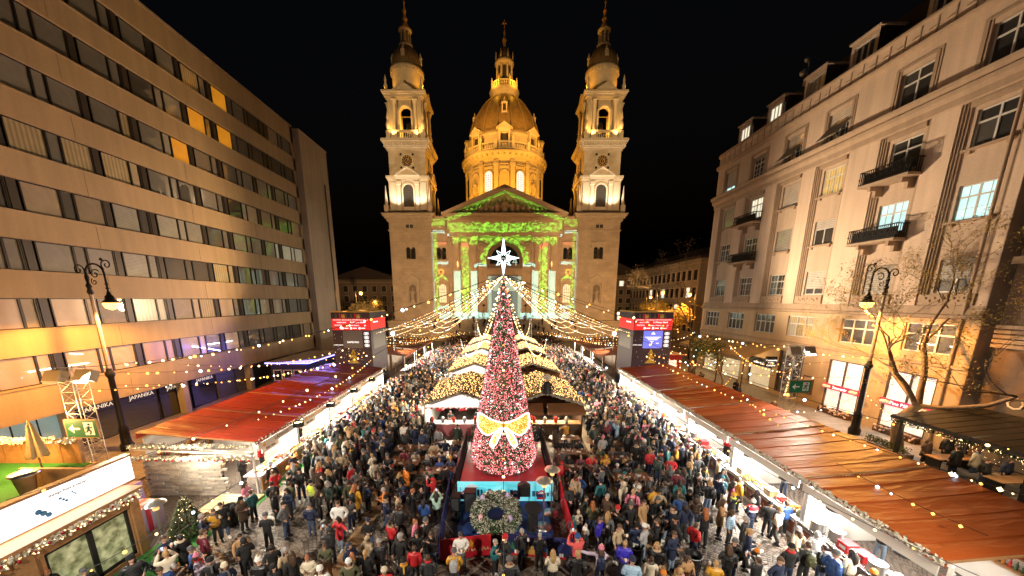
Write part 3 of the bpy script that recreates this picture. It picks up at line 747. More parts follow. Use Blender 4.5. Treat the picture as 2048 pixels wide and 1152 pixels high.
# corner blocks under the towers
for s in (-1, 1):
 xa, xb = CX + s * 29.7, CX + s * 19.0
 b = MB(); b.box(xa, xb, 94.5, 108, 4.5, 30.0)
 b.build('corner_wall', mSt, ba)
 b = MB(); x0, x1 = min(xa, xb), max(xa, xb)
 cornbox(b, x0, x1, 94.5, 108, [(.12, 27.1, 27.3), (.25, 27.3, 27.55), (.2, 29.4, 29.6), (.9, 30.2, 30.7), (1.25, 30.7, 31.1), (1.4, 31.1, 31.35), (.45, 29.6, 30.2)])
 for q in range(13):
  xq = x0 + .1 + q * (x1 - x0 - .5) / 12; b.box(xq, xq + .35, 93.75, 94.4, 29.75, 30.2)
 b.build('cornice', mSt2, ba)
 b = MB(); xm = CX + s * 24.4
 for q in range(2): b.box(xm - .95 + q, xm - .95 + q + .8, 94.4, 94.5, 28.0, 28.8)
 b.build('vent', mLou, ba)
 twinwin(CX + s * 24.4, 20.4, 94.5, ba)
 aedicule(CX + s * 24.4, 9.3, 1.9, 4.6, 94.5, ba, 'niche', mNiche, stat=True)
# recessed bays and central front
b = MB(); b.box(CX - 19.0, CX + 19.0, 95.4, 108, 4.7, 31.0); b.build('front_wall', mSt, ba)
b = MB(); b.box(CX - 19.0, CX + 19.0, 94.9, 95.4, 30.0, 30.9); b.box(CX - 19.0, CX + 19.0, 95.1, 95.4, 26.9, 27.2); b.box(CX - 19, CX + 19, 95.2, 95.4, 17.9, 18.2); b.build('side_cornice', mSt2, ba)
for s in (-1, 1):
 twinwin(CX + s * 16.6, 20.4, 95.4, ba)
 aedicule(CX + s * 16.6, 9.2, 1.9, 4.8, 95.4, ba, 'window', L_cand, grid=True)
# portico
for x in (-12.6, -8.2, 8.6, 12.9):
 c = MB(); X = CX + x; n = 20
 prof = []
 b0 = MB()
 b0.box(X - 1.3, X + 1.3, 92.4, 95.4, 4.7, 5.6); b0.lathe(X, 93.9, [(1.25, 5.6), (1.3, 5.85), (1.1, 6.1), (1.18, 6.3), (1.02, 6.5)], 18)
 for k in range(n):                                     # fluted shaft
  a0, a1 = 2 * PI * k / n, 2 * PI * (k + 1) / n; am = (a0 + a1) / 2
  for (r0, r1, z0, z1) in ((1.0, 1.02, 6.5, 13), (1.02, .88, 13, 23.3)):
   b0.face([(X + r0 * math.cos(a0), 93.9 + r0 * math.sin(a0), z0), (X + r0 * .9 * math.cos(am), 93.9 + r0 * .9 * math.sin(am), z0), (X + r1 * .9 * math.cos(am), 93.9 + r1 * .9 * math.sin(am), z1), (X + r1 * math.cos(a0), 93.9 + r1 * math.sin(a0), z1)])
   b0.face([(X + r0 * .9 * math.cos(am), 93.9 + r0 * .9 * math.sin(am), z0), (X + r0 * math.cos(a1), 93.9 + r0 * math.sin(a1), z0), (X + r1 * math.cos(a1), 93.9 + r1 * math.sin(a1), z1), (X + r1 * .9 * math.cos(am), 93.9 + r1 * .9 * math.sin(am), z1)])
 col = b0.build('column', mSt2, ba)
 k_ = MB(); k_.lathe(X, 93.9, [(.9, 23.3), (1.0, 23.6), (.95, 24.2), (1.35, 25.0), (1.45, 25.4)], 12)
 for q in range(12):
  a = 2 * PI * q / 12; k_.tube([(X + .95 * math.cos(a), 93.9 + .95 * math.sin(a), 23.6), (X + 1.1 * math.cos(a), 93.9 + 1.1 * math.sin(a), 24.5), (X + 1.4 * math.cos(a), 93.9 + 1.4 * math.sin(a), 24.6)], [.18, .16, .08], 4)
 k_.box(X - 1.4, X + 1.4, 92.5, 95.3, 25.4, 25.75); k_.build('capital', mSt2, col)
for s in (-1, 1):
 b = MB(); b.box(CX + s * 7.0, CX + s * 14.6, 94.6, 95.4, 4.7, 25.7); b.build('pier_wall', mSt, ba)
b = MB()
cornbox(b, CX - 14.6, CX + 14.6, 92.8, 95.4, [(0, 25.75, 26.9), (.15, 26.9, 27.1), (-.1, 27.1, 29.6), (.3, 29.6, 29.9), (.9, 30.3, 30.6), (1.2, 30.6, 31.0)])
for q in range(36): b.box(CX - 14.4 + q * .81, CX - 14.0 + q * .81, 92.3, 92.8, 29.9, 30.3)
b.box(CX - 14.5, CX + 14.5, 92.75, 95.4, 29.9, 30.3)
b.build('entablature', mSt2, ba)
b = MB(); b.xz([(CX - 14.4, 31.0), (CX + 14.4, 31.0), (CX, 36.6)], 94.6, 108)
b.build('tympanum', mSt, ba)
b = MB()
for s in (-1, 1):
 b.xz([(CX + s * 15.9, 31.0), (CX + s * 14.0, 31.0), (CX, 36.4), (CX, 37.5)], 91.6, 108)
b.build('raking_cornice', mStW, ba)
for i, x in enumerate((0, -1.9, 1.9, -3.3, 3.3, -4.7, 4.7, -6.0, 6.0, -7.2, 7.2, -8.3, 8.3, -9.4, 9.4, -10.4, 10.4)):
 h = (4.0 if i == 0 else 3.5 - abs(x) * .2) * (1 if i % 3 else .93)
 statue(CX + x, 93.4, 31.02, h, ba, i % 6, rnd.uniform(-.5, .5), 1.25)
# the big arched portal
b = MB(); ringarch(b, CX, 13.6, 9.2, 11.6, .9, 94.7, 95.4); b.box(CX - 6.9, CX - 4.6, 94.5, 95.4, 18.2, 18.9); b.box(CX + 4.6, CX + 6.9, 94.5, 95.4, 18.2, 18.9)
for k, a in enumerate(range(0, 181, 20)):
 b.ball((CX + 5.05 * math.cos(R(a)), 94.6, 20.6 + 5.05 * math.sin(R(a))), .35, 6)
b.build('portal_arch', mSt2, ba)
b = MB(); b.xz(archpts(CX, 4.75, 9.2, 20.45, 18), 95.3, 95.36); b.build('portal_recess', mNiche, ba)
b = MB(); b.xz([(CX + 3.9 * math.cos(R(a)), 19.2 + 4.6 * math.sin(R(a))) for a in range(0, 181, 12)], 95.1, 95.28); b.build('lunette', mGlass, ba)
b = MB(); b.box(CX - 4.6, CX + 4.6, 94.5, 95.3, 16.4, 17.9); b.box(CX - 4.4, CX - 3.5, 94.6, 95.3, 4.75, 16.4); b.box(CX + 3.5, CX + 4.4, 94.6, 95.3, 4.75, 16.4); b.box(CX - 3.0, CX + 3.0, 94.8, 95.3, 12.2, 13.2); pediment(b, CX, 13.4, 6.6, 1.6, 94.3, 95.3); b.build('doorcase', mSt2, ba)
b = MB(); b.box(CX - 2.1, CX + 2.1, 95.1, 95.28, 4.75, 12.2); b.build('door', mWoodD, ba)
for s in (-1, 1):
 m_ = MB(); m_.lathe(0, 0, [(1.1, 0), (1.1, .25), (.85, .3)], 18); m_.ball((0, 0, .35), .55, 8)
 o = MB(); o.add(m_, Matrix.Translation((CX + s * 6.1, 94.6, 23.5)) @ Matrix.Rotation(R(90), 4, 'X')); o.build('roundel', mStat, ba)
 for q in (-1, 1):
  lp = MB(); x = CX + s * 5.4; lp.tube([(x, 91.5, 4.6), (x, 91.5, 8.2)], [.12, .07], 6); lp.ball((x, 91.5, 8.5), .32, 8); 
 lp.build('candelabrum', mIron, ba)
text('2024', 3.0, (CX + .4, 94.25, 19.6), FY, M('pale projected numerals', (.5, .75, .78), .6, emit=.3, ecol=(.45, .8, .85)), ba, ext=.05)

# bell towers
def tower(s):
 X = CX + s * 24.6; Y0, Y1 = 96.0, 105.6; hw = 4.8
 f = MB()
 f.box(X - hw, X + hw, Y0, Y1, 31.35, 40.0); f.box(X - hw + .15, X + hw - .15, Y0 + .15, Y1 - .15, 40.6, 47.0)
 f.build('tower_shaft', mSt, ba)
 c = MB(); x0, x1 = X - hw, X + hw
 cornbox(c, x0, x1, Y0, Y1, [(.35, 31.35, 32.6)]); c.build('tower_base', mSt2, ba); c = MB(); cornbox(c, x0, x1, Y0, Y1, [(.2, 39.2, 39.7), (.45, 39.7, 40.1), (.65, 40.1, 40.6)])
 c.build('tower_cornice', mSt2, ba); c = MB(); cornbox(c, x0 + .15, x1 - .15, Y0 + .15, Y1 - .15, [(.25, 46.6, 47.1), (.55, 47.1, 47.5), (1.0, 47.9, 48.3), (1.3, 48.3, 48.9), (.8, 47.5, 47.9)])
 for q in range(14):
  a = x0 + q * (x1 - x0 - .4) / 13; c.box(a, a + .32, Y0 - .9, Y0 - .5, 47.4, 47.95)
  yy = Y0 + q * (Y1 - Y0 - .4) / 13; c.box(x0 - .9, x0 - .5, yy, yy + .32, 47.4, 47.95); c.box(x1 + .5, x1 + .9, yy, yy + .32, 47.4, 47.95)
 c.build('tower_cornice', mSt2, ba)
 cx_, cy_ = X, (Y0 + Y1) / 2
 for k in range(4):                                    # the four faces
  T = Matrix.Translation((cx_, cy_, 0)) @ Matrix.Rotation(k * PI / 2, 4, 'Z')
  if k == 2: continue
  m = MB(); y = -hw
  ringarch(m, 0, 33.4, 2.6, 5.3, .4, y - .35, y)
  for q in (-2.3, 2.3): m.box(q - .45, q + .45, y - .6, y, 32.6, 39.3); m.box(q - .6, q + .6, y - .75, y, 38.5, 39.2)
  m.box(-3.1, 3.1, y - .7, y, 39.7, 40.55); pediment(m, 0, 40.7, 6.4, 2.0, y - 1.0, y, .3)
  for q in (-3.9, 3.9): m.box(q - .75, q + .75, y - .2, y, 32.6, 39.3)
  m.box(-1.3, 1.3, y - .5, y, 32.6, 33.3)
  o = MB().add(m, T).build('tower_window', mStW, ba)
  g = MB(); g.xz(archpts(0, 33.4, 2.6, 5.3, 12), y - .08, y - .02)
  for q in range(9): g.box(-1.25, 1.25, y - .16, y - .08, 33.6 + q * .48, 33.6 + q * .48 + .3)
  g.box(-.08, .08, y - .2, y - .1, 33.4, 38.6)
  MB().add(g, T).build('louvre', mLou, o)
  if k in (0, 1, 3):
   ck = MB(); ck.lathe(0, 0, [(1.65, 0), (1.65, .3), (1.3, .32), (1.3, .1)], 28); ck.box(-1.7, 1.7, -1.7, 1.7, -.05, .12)
   TT = T @ Matrix.Translation((0, y + .12, 44.1)) @ Matrix.Rotation(R(90), 4, 'X')
   o = MB().add(ck, TT).build('clock', mStW, ba)
   d = MB(); d.lathe(0, 0, [(0, .13), (1.3, .13)], 28, cap=False); MB().add(d, TT).build('dial', mBlack, o)
   nm = MB()
   for q in range(12): nm.obox((1.02 * math.sin(q * PI / 6), 1.02 * math.cos(q * PI / 6), .17), (.12, .34, .05), (0, 0, -q * PI / 6))
   nm.lathe(0, 0, [(.5, .16), (.55, .18), (.6, .16)], 20, cap=False)
   MB().add(nm, TT).build('numeral', mGold, o)
   hd = MB(); hd.obox((.22, .3, .2), (.09, .8, .03), (0, 0, -.6)); hd.obox((-.02, -.5, .22), (.07, 1.1, .03), (0, 0, 0)); MB().add(hd, TT).build('clock_hand', mGold, o)
   cr = MB()
   for a, bq in ((-1.5, 1.5), (1.5, 1.5), (-1.5, -1.5), (1.5, -1.5)): cr.lathe(a, bq, [(.3, .1), (.3, .16)], 8)
   MB().add(cr, TT).build('rosette', mDark, o)
  # belfry face
  hb = 4.1; yb = -hb
  m = MB()
  m.box(-hb - .25, -1.6, yb, yb + 1.2, 49.0, 58.0); m.box(1.6, hb + .25, yb, yb + 1.2, 49.0, 58.0)
  ringarch(m, 0, 49.0, 2.8, 7.6, .45, yb - .25, yb + 1.2)
  ap = archpts(0, 49.0, 3.7, 8.05, 12)
  for q in range(2, len(ap) - 3):
   m.xz([(ap[q][0], ap[q][1]), (ap[q + 1][0], ap[q + 1][1]), (ap[q + 1][0], 58), (ap[q][0], 58)], yb, yb + 1.2)
  m.box(-1.85, -1.6, yb, yb + 1.2, 55, 58); m.box(1.6, 1.85, yb, yb + 1.2, 55, 58)
  MB().add(m, T).build('belfry_wall', mSt2, ba)
  for q in (-2.6, 2.6):
   m = MB(); m.lathe(q, yb - .45, [(.55, 51.0), (.42, 51.4), (.36, 56.8), (.5, 57.1), (.58, 57.6)], 10); m.box(q - .6, q + .6, yb - 1.0, yb, 49.0, 51.0); m.box(q - .62, q + .62, yb - 1.05, yb, 57.6, 57.8); MB().add(m, T).build('belfry_column', mStW, ba)
  m = MB(); m.box(-2.0, 2.0, yb - .95, yb - .45, 50.6, 51.0); m.box(-2.0, 2.0, yb - .95, yb - .45, 49.0, 49.35)
  for q in range(7): m.lathe(-1.5 + q * .5, yb - .7, [(.1, 49.3), (.17, 49.8), (.09, 50.3), (.13, 50.6)], 6)
  MB().add(m, T).build('balustrade', mStW, ba)
  m = MB(); pediment(m, 0, 59.6, 5.6, 1.7, yb - 1.1, yb + .5, .28); MB().add(m, T).build('belfry_gable', mStW, ba)
 m = MB(); 
 cornbox(m, cx_ - 4.35, cx_ + 4.35, cy_ - 4.35, cy_ + 4.35, [(.1, 58.0, 58.3), (.45, 58.3, 58.6), (.8, 58.9, 59.2), (1.0, 59.2, 59.55), (.5, 58.6, 58.9)])
 m.box(cx_ - 4.0, cx_ + 4.0, cy_ - 4.0, cy_ + 4.0, 58.0, 59.5); m.box(cx_ - 5, cx_ + 5, cy_ - 5, cy_ + 5, 48.9, 49.02)
 m.build('belfry_cornice', mSt2, ba)
 for a in (-1, 1):
  for bq in (-1, 1):
   v = MB(); px, py = cx_ + a * 4.35, cy_ + bq * 4.35
   v.box(px - .5, px + .5, py - .5, py + .5, 49.0, 51.0); v.lathe(px, py, [(.2, 51), (.45, 51.6), (.6, 52.4), (.35, 53.2), (.25, 53.5), (.4, 53.9), (.1, 55.4)], 8); v.build('urn', mStW, ba)
   v = MB(); v.lathe(px, py, [(.18, 59.55), (.35, 60.2), (.45, 60.8), (.2, 61.6), (.28, 62), (.05, 63.2)], 8); v.build('urn', mStW, ba)
   v = MB(); px, py = cx_ + a * 5.6, cy_ + bq * 5.6; v.box(px - .55, px + .55, py - .55, py + .55, 31.35, 33.6); v.lathe(px, py, [(.4, 33.6), (.45, 34.2), (.06, 38.2)], 4); v.build('obelisk', mStW, ba)
 d = MB(); d.lathe(cx_, cy_, [(3.7, 59.5), (3.7, 64.8), (3.9, 65.0), (4.1, 65.4), (4.2, 65.9), (3.9, 66.0), (3.7, 66.3)], 28); d.build('tower_drum', mSt2, ba)
 d = MB()
 for q in range(28): a = 2 * PI * q / 28; d.obox((cx_ + 3.95 * math.cos(a), cy_ + 3.95 * math.sin(a), 65.1), (.35, .35, .35), (0, 0, a))
 d.build('dentil', mStW, ba)
 d = MB(); d.lathe(cx_, cy_, [(3.7, 66.3), (3.65, 67.2), (3.35, 68.6), (2.7, 70.0), (1.9, 70.9), (1.5, 71.2)], 24); d.build('tower_dome', mCop, ba)
 d = MB()
 for q in range(8):
  a = 2 * PI * q / 8 + PI / 8; d.tube([(cx_ + r * math.cos(a), cy_ + r * math.sin(a), z) for r, z in ((3.72, 66.3), (3.67, 67.2), (3.37, 68.6), (2.72, 70.0), (1.92, 70.9))], .11, 5)
 d.build('dome_rib', mCop, ba)
 for k in (0, 1, 3):
  T = Matrix.Translation((cx_, cy_, 0)) @ Matrix.Rotation(k * PI / 2, 4, 'Z')
  m = MB(); m.box(-.45, .45, -3.75, -2.9, 67.6, 68.9); m.lathe(0, -3.5, [(.5, 68.9), (.3, 69.5), (.08, 70.1)], 6); MB().add(m, T).build('dormer', mStW, ba)
 d = MB(); d.lathe(cx_, cy_, [(1.5, 71.1), (1.75, 71.3), (1.75, 71.7), (1.35, 71.9)], 16)
 for q in range(8): a = 2 * PI * q / 8; d.lathe(cx_ + 1.15 * math.cos(a), cy_ + 1.15 * math.sin(a), [(.2, 71.9), (.16, 74.4)], 6)
 d.lathe(cx_, cy_, [(.65, 71.9), (.65, 74.4)], 10); d.lathe(cx_, cy_, [(1.3, 74.4), (1.6, 74.7), (1.6, 75.1), (1.1, 75.2)], 16)
 d.build('tower_lantern', mStW, ba)
 d = MB(); d.lathe(cx_, cy_, [(1.1, 75.2), (.8, 76.2), (.45, 76.7), (.55, 77.0), (.7, 77.3), (.5, 77.6), (.25, 78.0), (.4, 78.6), (.5, 79.0), (.25, 79.4), (.15, 80.4), (.28, 80.8), (.1, 81.1), (.07, 81.9)], 10)
 d.box(cx_ - .06, cx_ + .06, cy_ - .06, cy_ + .06, 81.8, 83.6); d.box(cx_ - .5, cx_ + .5, cy_ - .06, cy_ + .06, 82.8, 83.0); d.build('spire', mGold, ba)
 b = MB(); b.lathe(cx_, cy_, [(1.1, 52.6), (1.0, 53), (.75, 54.2), (.4, 54.7)], 14); b.build('bell', mDark, ba)
tower(-1); tower(1)
# nave roof and crossing
b = MB(); b.box(CX - 19, CX + 19, 108, 170, 0, 30.8); b.extr([(CX - 15.5, 108, 31), (CX + 15.5, 108, 31), (CX, 108, 37)], (0, 18, 0)); b.build('nave_block', mSt, ba)
# central dome
DX, DY = CX, 140.0
b = MB(); b.lathe(DX, DY, [(14.0, 31), (14.0, 44.5), (13.8, 44.6), (13.8, 55.6)], 48); b.build('drum_wall', mSt2, ba)
b = MB(); b.lathe(DX, DY, [(13.8, 55.2), (14.1, 55.4), (14.1, 56.2), (14.6, 56.4), (15.2, 57.2), (15.6, 57.5), (15.6, 58.0), (14.2, 58.1), (14.2, 58.6)], 48); b.build('drum_cornice', mSt2, ba)
b = MB()
for q in range(48):
 a = 2 * PI * q / 48; b.obox((DX + 14.9 * math.cos(a), DY + 14.9 * math.sin(a), 56.6), (.6, .4, .5), (0, 0, a))
b.build('modillion', mStW, ba)
for k in range(16):                                      # pilasters and bays round the drum
 a = -PI / 2 + (k + .5) * PI / 8
 T = Matrix.Translation((DX, DY, 0)) @ Matrix.Rotation(a + PI / 2, 4, 'Z')
 m = MB(); m.box(-.75, .75, -14.25, -13.6, 44.6, 55.3); m.box(-.95, .95, -14.4, -13.6, 53.6, 54.4); m.box(-.9, .9, -14.4, -13.6, 44.6, 45.6); MB().add(m, T).build('drum_pilaster', mStW, ba)
for k in range(16):
 a = k * PI / 8; T = Matrix.Translation((DX, DY, 0)) @ Matrix.Rotation(a, 4, 'Z')
 if not (k <= 4 or k >= 12): continue
 m = MB(); ringarch(m, 0, 46.0, 2.6, 6.0, .35, -14.05, -13.6); m.box(-1.6, 1.6, -14.0, -13.6, 52.9, 53.5)
 for q in range(7): m.ball((-1.4 + q * .47, -13.95, 54.1 + .12 * (q % 2)), .22, 6)
 o = MB().add(m, T).build('drum_window' if k % 2 else 'drum_niche', mStW, ba)
 g = MB(); g.xz(archpts(0, 46.0, 2.6, 6.0, 12), -13.88, -13.8)
 MB().add(g, T).build('pane' if k % 2 else 'recess', L_dome if k in (1, 15) else (mGlass if k % 2 else mSt2), o)
 if k % 2:
  bb = MB()
  for q in range(1, 4): bb.box(-1.3 + q * .65 - .04, -1.3 + q * .65 + .04, -13.95, -13.9, 46, 51.6)
  for q in range(1, 8): bb.box(-1.3, 1.3, -13.95, -13.9, 46 + q * .7 - .03, 46 + q * .7 + .03)
  MB().add(bb, T).build('glazing_bar', mDark, o)
 elif k in (2, 14):
  p = T @ Vector((0, -14.2, 45.4)); statue(p.x, p.y, p.z, 4.6, ba, k % 5, a)
b = MB(); b.lathe(DX, DY, [(14.0, 58.6), (14.2, 58.6), (14.2, 58.95), (13.9, 58.95)], 48); b.lathe(DX, DY, [(13.9, 60.4), (14.3, 60.4), (14.3, 60.8), (13.9, 60.8)], 48)
for q in range(128):
 a = 2 * PI * q / 128
 if math.sin(a) < .3: b.lathe(DX + 14.08 * math.cos(a), DY + 14.08 * math.sin(a), [(.1, 58.95), (.2, 59.5), (.1, 60.0), (.15, 60.4)], 5)
for q in range(16):
 a = 2 * PI * (q + .5) / 16; b.obox((DX + 14.1 * math.cos(a), DY + 14.1 * math.sin(a), 59.8), (.9, 1.0, 2.5), (0, 0, a))
b.build('balustrade', mStW, ba)
for q in range(16):
 a = 2 * PI * (q + .5) / 16
 if q % 2 == 0 and math.sin(a) < .5: v = MB(); v.lathe(DX + 14.1 * math.cos(a), DY + 14.1 * math.sin(a), [(.25, 61), (.5, 61.5), (.6, 62.1), (.25, 62.8), (.1, 63.4)], 8); v.build('urn', mStW, ba)
b = MB(); b.lathe(DX, DY, [(12.9, 58.6), (12.9, 63.2), (13.2, 63.4), (13.3, 64.0), (12.5, 64.2), (12.3, 64.8)], 48); b.build('attic_wall', mSt2, ba)
for k in (0, 2, 4, 12, 14):
 T = Matrix.Translation((DX, DY, 0)) @ Matrix.Rotation(k * PI / 8, 4, 'Z')
 m = MB(); m.box(-1.9, -1.3, -13.8, -12.6, 59, 64.4); m.box(1.3, 1.9, -13.8, -12.6, 59, 64.4); m.box(-2, 2, -13.9, -12.6, 63.6, 64.6); pediment(m, 0, 64.7, 5.4, 1.8, -14.2, -12.2, .3); m.box(-1.3, 1.3, -13.4, -12.6, 59, 61.2)
 o = MB().add(m, T).build('attic_gable', mStW, ba)
 g = MB(); g.box(-1.2, 1.2, -13.1, -12.95, 61.2, 63.5); MB().add(g, T).build('pane', mLou, o)
dp_ = [(12.3, 64.8), (12.25, 66.2), (11.9, 68.4), (11.2, 70.6), (10.1, 72.8), (8.7, 75.0), (7.0, 77.0), (5.4, 78.4), (4.6, 78.9)]
b = MB(); b.lathe(DX, DY, dp_, 64); b.build('dome', mScale, ba)
for q in range(16):
 a = 2 * PI * (q + .5) / 16
 d = MB(); d.tube([(DX + (r + .05) * math.cos(a), DY + (r + .05) * math.sin(a), z) for r, z in dp_], [.42, .42, .4, .38, .35, .3, .26, .22, .2], 6); d.build('dome_rib', mCop, ba)
b = MB(); b.lathe(DX, DY, [(12.45, 64.8), (12.5, 65.6), (12.1, 65.8)], 48, cap=False); b.build('dome_base_ring', mCop, ba)
for k in (0, 4, 12):
 T = Matrix.Translation((DX, DY, 0)) @ Matrix.Rotation(k * PI / 8, 4, 'Z')
 m = MB(); m.box(-1.0, 1.0, -11.4, -9.5, 70.2, 70.7); m.box(-.9, -.5, -11.2, -9.4, 70.7, 73.0); m.box(.5, .9, -11.2, -9.4, 70.7, 73.0); m.box(-1, 1, -11.3, -9, 73, 73.4); m.lathe(0, -10.6, [(.8, 73.4), (.55, 74.0), (.15, 74.3), (.25, 74.7), (.05, 75.2)], 8)
 o = MB().add(m, T).build('dome_dormer', mStW, ba)
 g = MB(); g.box(-.5, .5, -10.9, -10.7, 70.7, 73.0); MB().add(g, T).build('pane', mLou, o)
b = MB(); b.lathe(DX, DY, [(4.4, 78.7), (4.7, 79.0), (4.6, 80.0), (5.0, 80.6), (5.3, 81.3), (5.1, 81.7), (4.6, 81.8)], 32); b.build('lantern_gallery', mSt2, ba)
b = MB(); b.lathe(DX, DY, [(4.45, 83.3), (4.75, 83.3), (4.75, 83.6), (4.45, 83.6)], 32)
for q in range(40): a = 2 * PI * q / 40; b.lathe(DX + 4.6 * math.cos(a), DY + 4.6 * math.sin(a), [(.1, 81.8), (.18, 82.4), (.1, 83.3)], 5)
for q in range(8): a = 2 * PI * (q + .5) / 8; b.lathe(DX + 4.65 * math.cos(a), DY + 4.65 * math.sin(a), [(.3, 81.8), (.3, 83.7), (.35, 84.2), (.1, 85.2)], 6)
b.build('gallery_railing', mStW, ba)
b = MB(); b.lathe(DX, DY, [(2.3, 81.8), (2.3, 90.2)], 16)
b.lathe(DX, DY, [(2.9, 89.4), (3.3, 89.8), (3.4, 90.6), (2.6, 90.8)], 24); b.lathe(DX, DY, [(2.9, 83.8), (3.0, 84.4), (2.6, 84.5)], 24)
b.build('lantern', mSt2, ba)
for q in range(8):
 a = 2 * PI * (q + .5) / 8; m = MB(); x, y = DX + 2.75 * math.cos(a), DY + 2.75 * math.sin(a)
 m.lathe(x, y, [(.35, 84.4), (.28, 89.6)], 8); m.lathe(x * 1 + .35 * math.cos(a), y + .35 * math.sin(a), [(.2, 90.8), (.3, 91.4), (.22, 92.2), (.05, 93.4)], 6); m.build('lantern_column', mStW, ba)
 T = Matrix.Translation((DX, DY, 0)) @ Matrix.Rotation(q * PI / 4, 4, 'Z')
 if q in (0, 1, 2, 6, 7): g = MB(); g.xz(archpts(0, 84.6, 1.0, 4.3, 8), -2.36, -2.28); MB().add(g, T).build('lantern_opening', mLou, ba)
b = MB(); b.lathe(DX, DY, [(2.6, 90.8), (2.3, 92.2), (1.6, 93.8), (.9, 94.8), (.5, 95.4)], 20); b.build('lantern_cap', mCop, ba)
b = MB(); b.lathe(DX, DY, [(.5, 95.4), (.35, 96.2), (.7, 96.9), (.8, 97.4), (.5, 97.9), (.25, 98.4), (.35, 99.4), (.15, 100.2), (.1, 101)], 12); b.box(DX - .1, DX + .1, DY - .1, DY + .1, 101, 103.2); b.box(DX - .75, DX + .75, DY - .1, DY + .1, 102.1, 102.35); b.build('cross_finial', mGold, ba)

# ================================================================== far streets
def farhouse(name, label, x0, x1, y0, y1, h, face, nwin, rows, mat, litp=.05, roof=True):
 """street house: face 'x-','x+','y-' says which wall carries windows"""
 t = thing(name, label, 'building', ((x0 + x1) / 2, (y0 + y1) / 2, 0))
 b = MB(); b.box(x0, x1, y0, y1, 0, h); b.build('wall', mat, t)
 b = MB(); b.box(x0 - .4, x1 + .4, y0 - .4, y1 + .4, h, h + .6); b.extr([(x0, y0, h + .6), (x1, y0, h + .6), ((x0 + x1) / 2, y0, h + 4.5)], (0, y1 - y0, 0)); b.build('roof', mRoof, t)
 L = (y1 - y0) if face[0] == 'x' else (x1 - x0); fh = (h - 3) / rows
 for r in range(rows):
  for i in range(nwin):
   u = (i + .5) * L / nwin; z = 2.2 + r * fh; w = min(1.5, L / nwin * .55)
   fr = MB(); g = MB(); T = Matrix.Translation((0, 0, 0))
   for mb, d, k in ((fr, .12, .16), (g, .16, 0)):
    if face == 'y-': mb.box(x0 + u - w / 2 - k, x0 + u + w / 2 + k, y0 - d, y0, z - k, z + fh * .58 + k)
    elif face == 'x-': mb.box(x0 - d, x0, y0 + u - w / 2 - k, y0 + u + w / 2 + k, z - k, z + fh * .58 + k)
    else: mb.box(x1, x1 + d, y0 + u - w / 2 - k, y0 + u + w / 2 + k, z - k, z + fh * .58 + k)
   o = fr.build('window', mStuT, t); g.build('pane', rnd.choice([L_cream, L_white]) if rnd.random() < litp else P_dark, o)
 b = MB()
 for z in (4.5, h - 1.2): b.box(x0 - .15, x1 + .15, y0 - .15, y1 + .15, z, z + .3)
 b.build('string_course', mStuD, t)
mFarA = M('sooty plaster', (.24, .18, .13), .9, nscale=.4, namt=.3, pos=True); mFarB = M('grey plaster', (.30, .25, .19), .9, nscale=.4, namt=.3, pos=True)
farhouse('street_house', 'low brown street house behind the left advertising tower', -62, -38, 128, 142, 17, 'y-', 7, 4, mFarA)
farhouse('street_house', 'dark tall house in the side street left of the basilica', -37.5, -33.2, 150, 170, 19, 'y-', 2, 4, mFarA, .1)
farhouse('street_house', 'long pale street house with rows of windows right of the basilica', 46, 66, 84, 128, 19.5, 'x-', 16, 4, mFarB, .06)
farhouse('street_house', 'dark house at the far end of the street right of the basilica', 34.5, 52, 135, 150, 19, 'y-', 6, 5, mFarA, .12)
# ================================================================== MARKET
def tarp(name, c, rough=.32):
 def cu(m, nt, b):
  g = nt.nodes.new('ShaderNodeNewGeometry'); mp = nt.nodes.new('ShaderNodeMapping'); nt.links.new(g.outputs['Position'], mp.inputs[0]); mp.inputs['Scale'].default_value = (.3, 1.1, 1); mp.inputs['Rotation'].default_value = (0, 0, .3)
  n = (1 - (noise(nt, mp.outputs[0], 1.5, 3) * 2 - 1).abs()).pow(3.0) * .7 + noise(nt, g.outputs['Position'], 1.3, 2) * .5; n2 = noise(nt, g.outputs['Position'], .6, 4)
  nt.links.new(mulc(nt, c, n2 * .9 + .55), b.inputs['Base Color'])
  nt.links.new((n2 * .3 + rough).s, b.inputs['Roughness'])
  bn = nt.nodes.new('ShaderNodeBump'); bn.inputs['Strength'].default_value = .45; bn.inputs['Distance'].default_value = .09
  nt.links.new(n.s, bn.inputs['Height']); nt.links.new(bn.outputs[0], b.inputs['Normal'])
 return M(name, c, rough, spec=.4, custom=cu)
mTarpL = tarp('red tarpaulin', (.33, .028, .012)); mTarpR = tarp('rust brown tarpaulin', (.36, .075, .014)); mTarpP = tarp('dark red tarpaulin', (.17, .03, .03))
mInner = M('white stall lining', (.75, .72, .66), .6); mCounter = M('white counter laminate', (.7, .68, .64), .3); mStCtr = M('steel counter top', (.55, .55, .55), .25, .8)
mPanel = M('brown printed panel', (.16, .05, .03), .6, nscale=3, namt=.2); mPrintW = M('pale print on panel', (.6, .5, .42), .6)
mGarl = M('frosted garland', (.62, .58, .48), .8, nscale=20, namt=.4); mGreen = M('fir green', (.035, .075, .025), .7, nscale=9, namt=.5)
mFoodO = M('golden fried food', (.55, .24, .05), .5, nscale=30, namt=.4); mFoodB = M('brown sausages', (.22, .06, .03), .35, nscale=20, namt=.3); mFoodR = M('red sauce', (.45, .03, .02), .3); mFoodC = M('pale dough', (.7, .5, .28), .6, nscale=20, namt=.3); mFoodG = M('cabbage', (.35, .4, .12), .6, nscale=25, namt=.4)
